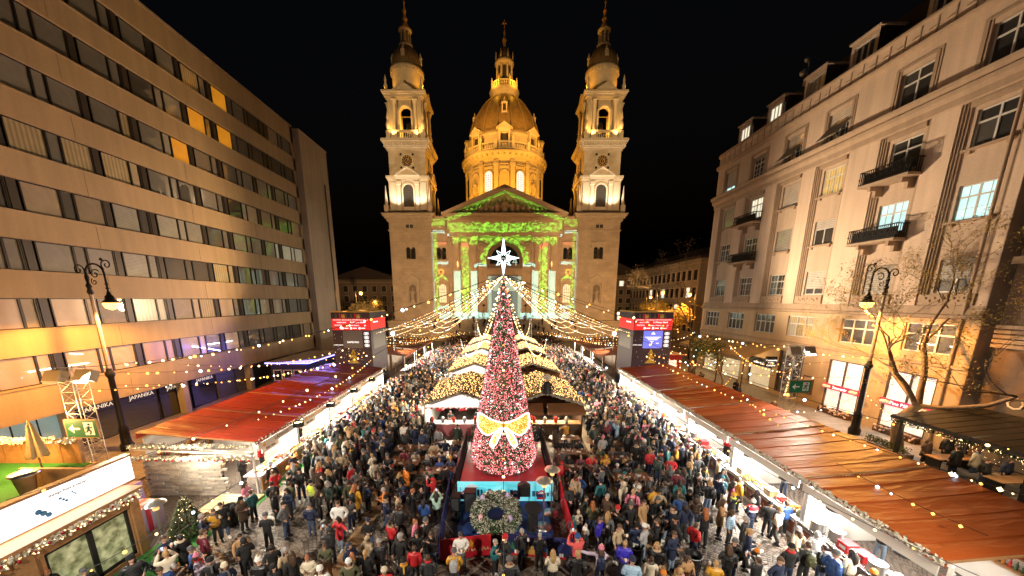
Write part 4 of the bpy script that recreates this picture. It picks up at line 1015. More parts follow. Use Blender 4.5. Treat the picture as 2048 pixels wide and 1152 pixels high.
mBoardW = M('white printed board', (.66, .6, .52), .6, nscale=2, namt=.08); mInk = M('dark ink', (.06, .035, .03), .6); mInkO = M('orange ink', (.75, .3, .03), .6); mTurf = M('artificial turf', (.02, .16, .02), .9, nscale=14, namt=.4, bump=.5, bscale=60, pos=True)
def roofsheet(x0, z0, x1, z1, y0, y1, sag=.05, ns=8, seed=0):
 """tarpaulin stretched over a frame, sagging between battens"""
 r = random.Random(seed); m = MB(); nx, ny = 8, max(6, int((y1 - y0) * 5)); pts = []
 for j in range(ny + 1):
  for i in range(nx + 1):
   u, v = i / nx, j / ny; y = y0 + (y1 - y0) * v
   w = math.sin(v * (y1 - y0) / .62 * PI) * .02 * (1 - .4 * u) + r.uniform(-.014, .014)
   pts.append((x0 + (x1 - x0) * u, y, z0 + (z1 - z0) * u - sag * math.sin(PI * u) + w))
 k = nx + 1
 m.idx(pts, [(j * k + i, j * k + i + 1, (j + 1) * k + i + 1, (j + 1) * k + i) for j in range(ny) for i in range(nx)], 0, True)
 for j in range(4, ny - 2, 5): m.tube([Vector(pts[j * k + i]) + Vector((0, 0, .012)) for i in range(k)], .016, 4)
 m.box(x0, x0 + (.03 if x1 > x0 else -.03), y0, y1, z0 - .16, z0 + .03); m.box(x1, x1 + .03, y0, y1, z1 - .3, z1)
 m.obox(((x0 + x1) / 2, y0 + .02, (z0 + z1) / 2 + .03 - sag * .6), (abs(x1 - x0), .05, .05), (0, -math.atan2(z1 - z0, x1 - x0) if x1 > x0 else math.atan2(z1 - z0, x0 - x1), 0), 1)
 return m
def fluff(mb, a, b, n, r, m=0, spread=.08, rr=rnd):
 a, b = Vector(a), Vector(b)
 for q in range(n):
  p = a.lerp(b, (q + rr.random()) / n) + Vector((rr.uniform(-1, 1), rr.uniform(-1, 1), rr.uniform(-1, 1))) * spread
  d = Vector((rr.uniform(-1, 1), rr.uniform(-1, 1), rr.uniform(-1, 1))).normalized() * r; e = d.cross(Vector((rr.uniform(-1, 1), rr.uniform(-1, 1), .3))).normalized() * r * .6
  mb.face([p - d, p + e, p + d, p - e], m)
  e2 = d.cross(e).normalized() * r * .6; mb.face([p - d, p + e2, p + d, p - e2], m)
def scatter_bulbs(mb, a, b, n, r, spread=.06, m=0):
 a, b = Vector(a), Vector(b)
 for q in range(n): mb.octa(a.lerp(b, (q + .5) / n) + Vector((rnd.uniform(-1, 1), rnd.uniform(-1, 1), rnd.uniform(-1, 1))) * spread, r, m)
ORD = ['nearest', 'second', 'third', 'fourth', 'fifth', 'sixth', 'seventh']
LOOKL = ['with a flat-bread sign and grey stone end wall', 'with a long lettered fascia and yellow crate', 'with orange lettering over its trays', 'with a white menu board', 'with green and orange lettering', 'beside the advertising tower']
def xpanel(y0, y1, x, s):
 """white folk print of firs and deer on the counter front"""
 m = MB(); n = int((y1 - y0) / .42)
 for q in range(n):
  y = y0 + .25 + q * (y1 - y0 - .4) / max(1, n - 1); t = .004
  if q % 2 == 0:
   for z, w in ((.5, .13), (.6, .10), (.69, .06)): m.face([(x - s * t, y - w, z), (x - s * t, y + w, z), (x - s * t, y, z + .12)])
  else:
   m.face([(x - s * t, y - .1, .46), (x - s * t, y + .08, .46), (x - s * t, y + .08, .53), (x - s * t, y - .1, .53)])
   for d in (-.09, .05): m.face([(x - s * t, y + d, .34), (x - s * t, y + d + .03, .34), (x - s * t, y + d + .03, .46), (x - s * t, y + d, .46)])
   m.face([(x - s * t, y + .05, .53), (x - s * t, y + .1, .53), (x - s * t, y + .15, .64), (x - s * t, y + .1, .64)])
 return m
def goods(t, s, xc, y0, y1, k, side):
 """food laid out on the counter; every tray, pot and box lifts away on its own"""
 r = random.Random(k * 31 + (s > 0)); y = y0 + .35; cnt = {}
 def nth(q): cnt[q] = cnt.get(q, 0) + 1; return (['first'] + ORD[1:] + ['eighth', 'ninth'])[cnt[q] - 1]
 while y < y1 - .5:
  kind = r.choice(['tray', 'tray', 'pot', 'tray', 'pan', 'box', 'board'])
  if side == 'right' and k == 0: kind = r.choice(['pot', 'pot', 'tray', 'box'])
  x = xc + r.uniform(-.1, .12); o = thing('food', '', '', (x, y, 1.0))
  if kind == 'tray':
   w = r.uniform(.5, .8); m = MB(); m.box(-.3, .3, 0, w, 0, .02); m.box(-.3, -.28, 0, w, .02, .08); m.box(.28, .3, 0, w, .02, .08); m.box(-.28, .28, 0, .02, .02, .08); m.box(-.28, .28, w - .02, w, .02, .08)
   put('tray', m.mesh('tray', mSteel), o); f = MB(); fm = r.choice([mFoodO, mFoodB, mFoodC, mFoodG, mFoodR, mFoodO]); nm = {'golden fried food': 'golden fried pastries', 'brown sausages': 'brown sausages', 'pale dough': 'pale dough rounds', 'cabbage': 'green cabbage', 'red sauce': 'red peppers'}[fm.name]
   for q in range(26): f.ball((r.uniform(-.24, .24), r.uniform(.06, w - .06), .05 + r.uniform(0, .07)), r.uniform(.04, .07), 5)
   put('filling', f.mesh('filling', fm), o, kind='stuff')
   o.name = 'food_tray'; o['label'] = f'steel tray of {nm}, {nth("t" + nm)} from the near end, {ORD[k]} {side} stall'; o['category'] = 'food tray'; y += w + .08
  elif kind == 'pot':
   m = MB(); m.lathe(0, .25, [(.22, 0), (.24, .02), (.24, .36), (.25, .38), (.22, .38), (.21, .3)], 16); put('vessel', m.mesh('vessel', mSteel), o)
   m = MB(); m.lathe(0, .25, [(.23, .38), (.12, .43), (.03, .44), (.03, .48), (0, .48)], 16); put('lid', m.mesh('lid', mSteel), o)
   o.name = 'stock_pot'; o['label'] = f'lidded steel stock pot, {nth("p")} from the near end, {ORD[k]} {side} stall counter'; o['category'] = 'pot'; y += .58
  elif kind == 'pan':
   m = MB(); m.lathe(0, .35, [(.1, 0), (.3, .03), (.34, .1), (.32, .1), (.27, .05), (0, .04)], 18); m.tube([(0, .68, .08), (0, .95, .1)], .02); put('pan_body', m.mesh('pan_body', mDark), o)
   f = MB(); f.lathe(0, .35, [(.28, .05), (.2, .1), (0, .13)], 14); put('filling', f.mesh('filling', mFoodO), o)
   o.name = 'frying_pan'; o['label'] = f'round black pan of golden food, {nth("f")} from the near end, {ORD[k]} {side} stall'; o['category'] = 'pan'; y += .8
  elif kind == 'box':
   m = MB(); m.box(-.2, .2, 0, .4, 0, .3); m.box(-.21, .21, -.01, .41, .26, .31); put('carton', m.mesh('carton', r.choice([mRed, mBoardW, mFoodC])), o)
   m = MB(); m.box(-s * .203, -s * .2, .08, .32, .08, .2); put('label', m.mesh('label', mWhite), o)
   o.name = 'storage_box'; o['label'] = f'small lidded box, {nth("b")} from the near end, {ORD[k]} {side} stall counter'; o['category'] = 'box'; y += .52
  else:
   m = MB(); m.box(-.26, .26, 0, .5, 0, .03); put('board', m.mesh('board', mWood), o); f = MB()
   for q in range(4): f.lathe(-.15 + .3 * (q % 2), .13 + .24 * (q // 2), [(.1, .03), (.12, .08), (.08, .14), (0, .16)], 9)
   put('loaf', f.mesh('loaf', mFoodC), o)
   o.name = 'bread_board'; o['label'] = f'wooden board of round loaves, {nth("w")} from the near end, {ORD[k]} {side} stall'; o['category'] = 'bread board'; y += .6
  o['group'] = f'food on the {ORD[k]} {side} stall counter'
STALL_LIGHTS = []
def stall(s, xe, xb, y0, y1, k, tarpm, side, label, ze=2.9, zb_=3.4, far=False):
 """s=-1: left row (opens to +X). xe eave line, xb back wall line"""
 t = thing('market_stall', label, 'market stall', ((xe + xb) / 2, (y0 + y1) / 2, 0), 'market stalls along the square')
 m = roofsheet(xe, ze, xb, zb_, y0 + .005, y1 - .005, .05, seed=k + (50 if s > 0 else 0)); m.build('roof', [tarpm, mWood], t)
 xi = xe + s * .25
 m = MB(); m.box(xb - s * .25, xb - s * .3, y0 + .05, y1 - .05, .05, zb_ - .3); m.build('back_wall', mInner, t)
 for yy in (y0 + .03, y1 - .11):
  m = MB(); m.box(xi, xi + s * .08, yy, yy + .08, 0, ze - .1); m.build('post', mCounter, t)
 if not far:
  m = MB(); m.box(xi + s * .1, xb - s * .3, y1 - .06, y1 - .02, 0.05, ze - .1); m.build('side_wall', mInner, t)
 xf = xe + s * .05
 m = MB(); m.box(xf, xf + s * .06, y0 + .1, y1 - .1, .12, .92); m.build('counter_front', mPanel if s > 0 else mWood, t)
 m = MB(); m.box(xf - s * .03, xf + s * .9, y0 + .04, y1 - .04, .94, 1.0); m.box(xf - s * .02, xf, y0 + .1, y1 - .1, .82, .9); m.box(xf - s * .02, xf, y0 + .1, y1 - .1, .1, .24); m.build('counter_top', mStCtr if (k + (s > 0)) % 2 else mCounter, t)
 if far: return t
 if s > 0: xpanel(y0 + .15, y1 - .15, xf, s).build('folk_print', mPrintW, t, kind='stuff')
 else:
  for q in range(4): m = MB(); m.box(xf - s * .025, xf - s * .001, y0 + .1, y1 - .1, .14 + q * .19, .3 + q * .19); m.build('plank', mWood, t)
 # fascia, menu boards, lamps
 m = MB(); m.box(xe - s * .02, xe - s * .06, y0 + .1, y1 - .1, ze - .5, ze - .18); fb = m.build('fascia_board', mBoardW if s < 0 else mCounter, t)
 if s < 0:
  words = ['LÁNGOS', 'ÜNNEPI PECSENYE', 'FORRALT BOR', 'KOLBÁSZ', 'KÜRTŐSKALÁCS', 'PUNCS']
  text(words[k % 6], .24, (xe - s * .065, (y0 + y1) / 2, ze - .33), FXR, mInk if k % 2 == 0 else mInkO, fb, width=min(2.6, .2 * len(words[k % 6])))
  m = MB(); m.lathe(0, 0, [(0, 0), (.11, 0), (.11, .01), (0, .01)], 12); o2 = MB().add(m, Matrix.Translation((xe - s * .065, y0 + .5, ze - .33)) @ Matrix.Rotation(R(90), 4, 'Y')); o2.build('emblem', mInkO, fb)
  m = MB(); m.box(xe + s * .25, xe + s * .28, y0 + .7, y0 + 2.1, 1.95, 2.3); b_ = m.build('menu_board', mBoardW, t)
  text('házi rétes', .2, (xe + s * .24, y0 + 1.4, 2.12), FXR, mInk, b_)
 for q in range(2 if s > 0 else 1):
  yy = y0 + (y1 - y0) * ((q + .5) / 2 if s > 0 else .82)
  m = MB()
  if s < 0:
   m.lathe(xe - s * .3, yy, [(.30, ze - .35), (.3, ze - .05), (.28, ze - .05), (.28, ze - .3)], 18); L = m.build('heat_lamp', mDark, t)
   g = MB(); g.lathe(xe - s * .3, yy, [(.0, ze - .13), (.27, ze - .15)], 16); g.build('lamp_glass', mLamp, L)
  else:
   m.lathe(xe + s * .35, yy, [(.02, 2.5), (.05, 2.45), (.26, 2.3), (.3, 2.22), (.28, 2.22), (.22, 2.3)], 18); m.tube([(xe + s * .35, yy, 2.45), (xe + s * .35, yy, ze)], .012, 4); L = m.build('pendant_lamp', mBlack, t)
   g = MB(); g.lathe(xe + s * .35, yy, [(0, 2.23), (.2, 2.25)], 14); g.build('lamp_glass', mLamp, L)
 m = MB(); m.box(xe + s * .1, xe + s * .13, y0 + .1, y1 - .1, ze - .2, ze - .14); m.build('light_strip', mLED, t)
 m = MB(); fluff(m, (xe - s * .05, y0, ze - .02), (xe - s * .05, y1, ze - .02), int((y1 - y0) * (60 if s > 0 else 14)), .07, spread=.08); m.build('garland', mGarl, t, kind='stuff')
 # shelf with bottles at the back
 m = MB(); m.box(xb - s * .3, xb - s * .6, y0 + .2, y1 - .2, 1.3, 1.34); m.box(xb - s * .3, xb - s * .6, y0 + .2, y1 - .2, 1.8, 1.84)
 m.build('shelf', mWood, t)
 m = MB()
 for q in range(int((y1 - y0) / .16)):
  for z in (1.34, 1.84): m.lathe(xb - s * .45, y0 + .3 + q * .15, [(.04, z), (.04, z + .18), (.015, z + .24), (.015, z + .3)], 5, rnd.randrange(3))
 m.build('bottles', [mFoodR, mGreen, mFoodO], t, kind='stuff')
 goods(t, s, xf + s * .4, y0 + .1, y1, k, side)
 return t
YL = [16.4 + 3.92 * i for i in range(6)]
for k in range(5):
 stall(-1, -12.6, -18.6, YL[k], YL[k + 1], k, mTarpL if k < 3 else mTarpP, 'left', f'{ORD[k]} red-roofed stall in the left row {LOOKL[k]}')
YRr = [8.2 + 4.63 * i for i in range(7)]
LOOKR = ['with big steel pots', 'with a brown folk print counter', 'with deep glass front and trays', 'with a row of pendant lamps', 'below the exit sign truss', 'beside the advertising tower']
for k in range(6):
 stall(1, 12.2, 17.2, YRr[k], YRr[k + 1], k, mTarpR, 'right', f'{ORD[k]} rust-roofed stall in the right row {LOOKR[k]}')
for s, sd in ((-1, 'left'), (1, 'right')):
 for k in range(3):
  y0 = 43.5 + k * 6.2
  stall(s, s * 12.4, s * 16.6, y0, y0 + 5.2, k, mTarpP if k % 2 else mTarpR, sd, f'{ORD[k]} small stall beyond the {sd} advertising tower', far=True)
# end wall of the nearest left stall: stacked stone, doorway
t = thing('stone_end_wall', 'grey stacked stone side wall with a garland at the near end of the left stall row', 'wall', (-15.6, 16.3, 0))
mRub = [M('grey rubble stone', (.34, .32, .29), .8, nscale=5, namt=.3), M('light rubble stone', (.46, .43, .38), .8, nscale=5, namt=.3)]
sm = []
for q in range(6): m = MB(); m.box(-.25, .25, -.05, .05, -.055, .055); sm.append(m.mesh('stone', mRub[q % 2]))
for r_ in range(16):
 x = -18.4 + (r_ % 2) * .25
 while x < -14.7:
  w = rnd.choice([.36, .5, .62]); o = put('stone', rnd.choice(sm), t, Vector((x + w / 2, 16.28 + rnd.uniform(-.02, .03), .08 + r_ * .125)) - wloc(t)); o.scale = (w / .51, 1, 1.06); x += w
m = MB(); m.box(-18.45, -14.6, 16.33, 16.38, 0, 2.1); m.build('backing', mInner, t)
m = MB(); m.box(-18.6, -12.7, 16.1, 16.38, 2.15, 2.2); m.extr([(-18.7, 16.05, 2.62), (-12.7, 16.05, 2.35), (-12.7, 16.05, 2.42), (-18.7, 16.05, 2.7)], (0, .3, 0)); m.build('canopy_board', mBoardW, t)
m = MB()
for z in (2.2, 2.85): fluff(m, (-18.7, 16.05, z), (-12.7, 16.05, z), 240, .09, spread=.1)
m.build('garland', mGarl, t, kind='stuff')
m = MB()
for z in (2.2, 2.85): scatter_bulbs(m, (-18.7, 16.0, z), (-12.7, 16.0, z), 60, .025)
m.build('fairy_light', mBulbW, t, kind='stuff')
m = MB()
for q in range(14): m.ball((-18.2 + q * .42, 15.95, 2.12), .05, 6)
m.build('bauble', mRed, t, kind='stuff')
m = MB(); m.box(-14.6, -12.4, 14.6, 16.2, 0, .1)
for q in range(6): m.box(-14.6, -12.4, 14.6 + q * .27, 14.6 + q * .27 + .24, .1, .14)
m.build('wooden_step', mFoodC, t)

# central huts with fairy-light roofs
mThatch = M('brown shingle roof', (.1, .048, .014), .7, nscale=6, namt=.35, bump=.4, bscale=14, pos=True)
HUTROW = [(24.0, 31.0), (35.4, 41.9), (47.0, 53.6), (58.0, 64.8)]
HLAB = [['white and red lit front hut left behind the Christmas tree', 'dark wooden bar hut right behind the Christmas tree'], ['left hut of the second row behind the tree', 'right hut of the second row behind the tree'],
  ['left hut of the third row behind the tree', 'right hut of the third row behind the tree'], ['left hut of the farthest row before the basilica steps', 'right hut of the farthest row before the basilica steps']]
for ri, (y0, y1) in enumerate(HUTROW):
 for hi, s in enumerate((-1, 1)):
  x0, x1 = (-5.9, -.08) if s < 0 else (.08, 5.9); xm = (x0 + x1) / 2
  t = thing('market_hut', HLAB[ri][hi] + ', fairy-light roof', 'market hut', (xm, (y0 + y1) / 2, 0), 'huts with fairy-light roofs')
  for q, (xa, xb) in enumerate(((x0 - .05, xm), (x1 + .05, xm))):
   m = MB(); m.extr([(xa, y0 - .4, 2.55), (xm, y0 - .4, 3.5), (xm, y0 - .4, 3.6), (xa, y0 - .4, 2.65)], (0, y1 - y0 + .4, 0)); m.build('roof_slope', mThatch, t)
  m = MB(); dens = (17, 30)
  for xa in (x0, x1):
   for i in range(dens[0]):
    for j in range(dens[1]):
     u = rnd.random(); v = (j + rnd.random()) / dens[1]
     m.octa((xa + (xm - xa) * u, y0 - .35 + (y1 - y0 + .3) * v, 2.67 + .95 * u + rnd.uniform(0, .04)), rnd.uniform(.017, .03) + .004 * ri, 0)
  m.build('fairy_light', M('golden fairy light', (1, .6, .2), emit=5, ecol=(1, .6, .22)), t, kind='stuff')
  for xa in (x0, x1): point('fairy light glow', ((xa + xm) / 2, (y0 + y1) / 2, 4.3), 34, (1, .62, .24), .8)
  m = MB()
  for xa in (x0, x1): fluff(m, (xa, y0 - .45, 2.6), (xm, y0 - .45, 3.5), 130, .09, spread=.06)
  m.build('snow_edging', mGarl, t, kind='stuff')
  m = MB(); m.box(x0 + .1, x0 + .2, y0, y1 - .1, 0, 2.6); m.box(x1 - .2, x1 - .1, y0, y1 - .1, 0, 2.6); m.box(x0 + .2, x1 - .2, y1 - .2, y1 - .1, 0, 3.0)
  m.build('wall', mInner if s < 0 else mWoodD, t)
  fm = M('red and white lit counter front', (.75, .25, .28), .4, nscale=.8, namt=.4) if s < 0 else mWoodD
  m = MB(); m.box(x0 + .2, x1 - .2, y0 + .05, y0 + .12, .1, 1.0); m.build('counter_front', fm, t)
  m = MB(); m.box(x0 + .15, x1 - .15, y0, y0 + .8, 1.0, 1.06); m.build('counter_top', mCounter if s < 0 else mWood, t)
  if s < 0:
   m = MB(); m.extr([(x0 + .2, y0 - .05, 2.35), (x1 - .2, y0 - .05, 2.35), (xm, y0 - .05, 3.35)], (0, .06, 0)); m.build('gable_panel', M('backlit white gable', (.9, .85, .8), .5, emit=.8, ecol=(1, .92, .84)), t)
   m = MB()
   for q in range(int((x1 - x0) / .2)): m.lathe(x0 + .3 + q * .2, y0 - .06, [(.085, 2.27), (.085, 2.35)], 8, q % 2)
   m.build('scalloped_valance', [mRed, mWhite], t, kind='stuff')
   for q in range(3): m = MB(); m.lathe(x0 + 1.2 + q * 1.7, y0 + .4, [(.05, 2.3), (.3, 2.1), (.32, 2.0), (.28, 2.0)], 14); m.build('pendant_lamp', mRed, t)
  else:
   for a, b in ((x0 + .1, xm - .15), (xm + .15, x1 - .1)):
    m = MB(); m.extr([(a, y0 + .1, 2.62), (a, y0 - .75, 2.2), (a, y0 - .75, 2.14), (a, y0 + .1, 2.56)], (b - a, 0, 0)); m.box(a, b, y0 - .78, y0 - .74, 1.98, 2.2); m.build('awning', M('brown awning', (.22, .1, .04), .6, nscale=4, namt=.25), t)
  m = MB(); m.box(x0 + .3, x1 - .3, y1 - .5, y1 - .25, 1.3, 1.34); m.box(x0 + .3, x1 - .3, y1 - .5, y1 - .25, 1.8, 1.84); m.build('shelf', mWood, t)
  m = MB()
  for q in range(int((x1 - x0 - 1) / .14)):
   for z in (1.34, 1.84): m.lathe(x0 + .5 + q * .14, y1 - .38, [(.045, z), (.045, z + .2), (.015, z + .27), (.015, z + .33)], 5, rnd.randrange(3))
  m.build('bottles', [mFoodR, mGreen, mFoodO], t, kind='stuff')
  if ri == 0:
   for q in range(6):
    o = MB(); xx = x0 + .6 + q * .8; o.lathe(xx, y0 + .35, [(.12, 1.06), (.15, 1.3), (.13, 1.42), (.05, 1.5)], 8); ob_ = o.build('drinks_urn' if q % 2 else 'syrup_jar', [mSteel if q % 2 else mFoodR], None)
    sd = 'white and red' if s < 0 else 'dark wooden'
    ob_['label'] = f"{'steel drinks urn' if q % 2 else 'red syrup jar'}, {['leftmost', 'middle', 'rightmost'][q // 2]} on the {sd} hut counter behind the tree"; ob_['category'] = 'urn' if q % 2 else 'jar'; ob_['group'] = f'vessels on the {sd} hut counter'
# snowman-like roof figure on the right hut: a dark-coated wooden musician
t = thing('roof_figure', 'small dark-coated figure with a round pale hat on the right front hut roof', 'figure', (3.1, 23.7, 3.55))
m = MB(); m.lathe(3.1, 23.7, [(.42, 3.5), (.3, 3.9), (.22, 4.25), (.1, 4.35)], 10); m.tube([(2.9, 23.6, 4.2), (2.65, 23.5, 3.9), (2.8, 23.35, 3.75)], .07); m.tube([(3.3, 23.6, 4.2), (3.55, 23.5, 3.9), (3.4, 23.35, 3.75)], .07); m.build('coat', mBlack, t)
m = MB(); m.ball((3.1, 23.68, 4.5), .16, 8); m.build('head', mFoodC, t)
m = MB(); m.lathe(3.1, 23.7, [(.36, 4.58), (.34, 4.63), (.18, 4.66), (.16, 4.85), (0, 4.88)], 14); m.build('hat', mBoardW, t)

# advertising towers
mPurp = M('dark purple print', (.035, .02, .045), .45); mAdRed = M('glowing red banner', (.6, .02, .02), .5, emit=.55, ecol=(1, .03, .03)); mAdW = M('glowing white print', (1, 1, 1), emit=1.0)
mScr1 = M('grey led screen', (.09, .08, .075), .4, emit=.05, ecol=(.6, .5, .45)); mScr2 = M('blue led screen', (.1, .13, .6), .4, emit=.85, ecol=(.16, .19, .78)); mOlive = M('gold fir print', (.5, .36, .04), .5)
for s, sd in ((-1, 'left'), (1, 'right')):
 x0, x1 = (-18.3, -14.2) if s < 0 else (13.9, 18.0); y0, y1 = 37.0, 41.8
 t = thing('advertising_tower', f'purple and red advertising tower {"with a grey screen" if s < 0 else "with a blue lit screen"} over the {sd} stall row', 'advertising tower', ((x0 + x1) / 2, (y0 + y1) / 2, 0))
 m = MB(); m.box(x0, x1, y0, y1, 0, 8.65); m.build('body', mPurp, t)
 m = MB(); m.box(x0 - .06, x1 + .06, y0 - .06, y1 + .06, 8.66, 8.78); m.build('roof', M('ochre roof sheet', (.55, .33, .08), .5), t)
 w = x1 - x0; xs = x1 + .02 if s < 0 else x0 - .02; xw = xs + (.02 if s < 0 else -.02)
 m = MB(); m.box(x0 + .04, x1 - .02, y0 - .03, y0 - .01, 6.8, 8.0); m.box(min(xs, xs - s * .0) - .01, xs + .01, y0, y1 - .1, 6.8, 8.0); fb = m.build('sponsor_banner', mAdRed, t)
 text('Raiffeisen Bank', .26, (x0 + w * .68, y0 - .035, 7.62), FY, mAdW, fb); text('TOYOTA', .2, (x0 + w * .17, y0 - .035, 7.3), FY, mAdW, fb); text('Budapest Airport', .19, (x0 + w * .55, y0 - .035, 7.3), FY, mAdW, fb)
 text('ADVENT BAZILIKA FŐTÁMOGATÓI', .13, (x0 + w * .5, y0 - .035, 7.87), FY, mAdW, fb, width=w * .9); text('mastercard', .22, (x0 + w * .26, y0 - .035, 7.62), FY, mAdW, fb); text('gls', .2, (x0 + w * .87, y0 - .035, 7.3), FY, mAdW, fb)
 for u in (.28, .5, .72):
  m = MB(); k_ = MB(); k_.lathe(0, 0, [(0, 0), (.12, 0), (.12, .01), (0, .01)], 12); m.add(k_, Matrix.Translation((x0 + w * u, y0 - .035, 7.0)) @ Matrix.Rotation(R(90), 4, 'X')); m.box(x0 + w * u + .18, x0 + w * u + .6, y0 - .04, y0 - .035, 6.96, 7.04); m.build('logo', mAdW, fb)
 text('Raiffeisen Bank', .24, (xs - s * .015, (y0 + y1) / 2 + (-.9 if s < 0 else -.9), 7.6), FXR if s < 0 else FXL, mAdW, fb)
 m = MB()
 for q in range(2):                                   # printed skyline: firs, a nutcracker and a church
  bx = x0 + .55 + q * 1.6
  for (dx, mm) in ((.0, 0), (1.05, 0)):
   for z, ww in ((8.08, .2), (8.22, .15), (8.36, .1)): m.face([(bx + dx - ww, y0 - .012, z), (bx + dx + ww, y0 - .012, z), (bx + dx, y0 - .012, z + .2)], mm)
  m.box(bx + .32, bx + .5, y0 - .014, y0 - .01, 8.05, 8.4, 1); m.face([(bx + .28, y0 - .012, 8.4), (bx + .54, y0 - .012, 8.4), (bx + .41, y0 - .012, 8.58)], 1)
  m.box(bx + .56, bx + .92, y0 - .014, y0 - .01, 8.05, 8.3, 2); m.box(bx + .56, bx + .64, y0 - .014, y0 - .01, 8.3, 8.48, 2); m.box(bx + .84, bx + .92, y0 - .014, y0 - .01, 8.3, 8.48, 2); m.lathe(bx + .74, y0, [(.09, 8.3), (.07, 8.42), (0, 8.5)], 8, 2)
 m.build('skyline_print', [M('grey fir print', (.12, .13, .1), .6), mRed, mGold], t, kind='stuff')
 m = MB(); m.box(x0 + w * .27, x0 + w * .77, y0 - .03, y0 - .01, 4.85, 6.72); sc_ = m.build('screen', mScr1 if s < 0 else mScr2, t)
 if s < 0: text('SAMSUNG', .28, (x0 + w * .52, y0 - .04, 5.5), FY, mAdW, sc_)
 else:
  m = MB(); m.face([(x0 + w * .46, y0 - .035, 6.35), (x0 + w * .58, y0 - .035, 6.35), (x0 + w * .52, y0 - .035, 6.62)])
  for q, ww in enumerate((.42, .32, .25)): m.box(x0 + w * (.52 - ww / 2), x0 + w * (.52 + ww / 2), y0 - .036, y0 - .032, 6.02 - q * .14, 6.08 - q * .14)
  m.build('screen_print', mAdW, sc_); text('T', .62, (x0 + w * .5, y0 - .04, 5.38), FY, mAdW, sc_); text('helló', .16, (x0 + w * .65, y0 - .04, 5.4), FY, mAdW, sc_)
 for q in range(4):
  m = MB(); k_ = MB(); k_.lathe(0, 0, [(.13, 0), (.15, .01), (.17, 0)], 10, cap=False)
  z = 6.42 - q * .42; xx = x0 + w * .88
  m.add(k_, Matrix.Translation((xx - .1, y0 - .02, z)) @ Matrix.Rotation(R(90), 4, 'X')); m.add(k_, Matrix.Translation((xx + .1, y0 - .02, z)) @ Matrix.Rotation(R(90), 4, 'X')); m.box(xx - .14, xx + .14, y0 - .025, y0 - .012, z - .06, z + .06); m.build('badge', mAdW, t)
 m = MB()
 for z, ww in ((3.2, .62), (3.75, .45), (4.2, .3)): m.face([(x0 + w * .5 - ww, y0 - .012, z), (x0 + w * .5 + ww, y0 - .012, z), (x0 + w * .5, y0 - .012, z + .62)])
 m.build('fir_print', mOlive, t)
 text('ADVENT BAZILIKA', .12, (x0 + w * .13, y0 - .02, 5.2), FY, mAdW, t)
 m = MB()
 for q in range(46): m.octa((x0 + rnd.uniform(.1, w - .1), y0 - .012, rnd.uniform(2.5, 6.6)), .025)
 m.build('star_print', mAdW, t, kind='stuff')
 m = MB(); m.box(xs - .01, xs + .01, y0 + .5, y1 - .5, 4.7, 6.6); m.build('screen', mScr1, t)

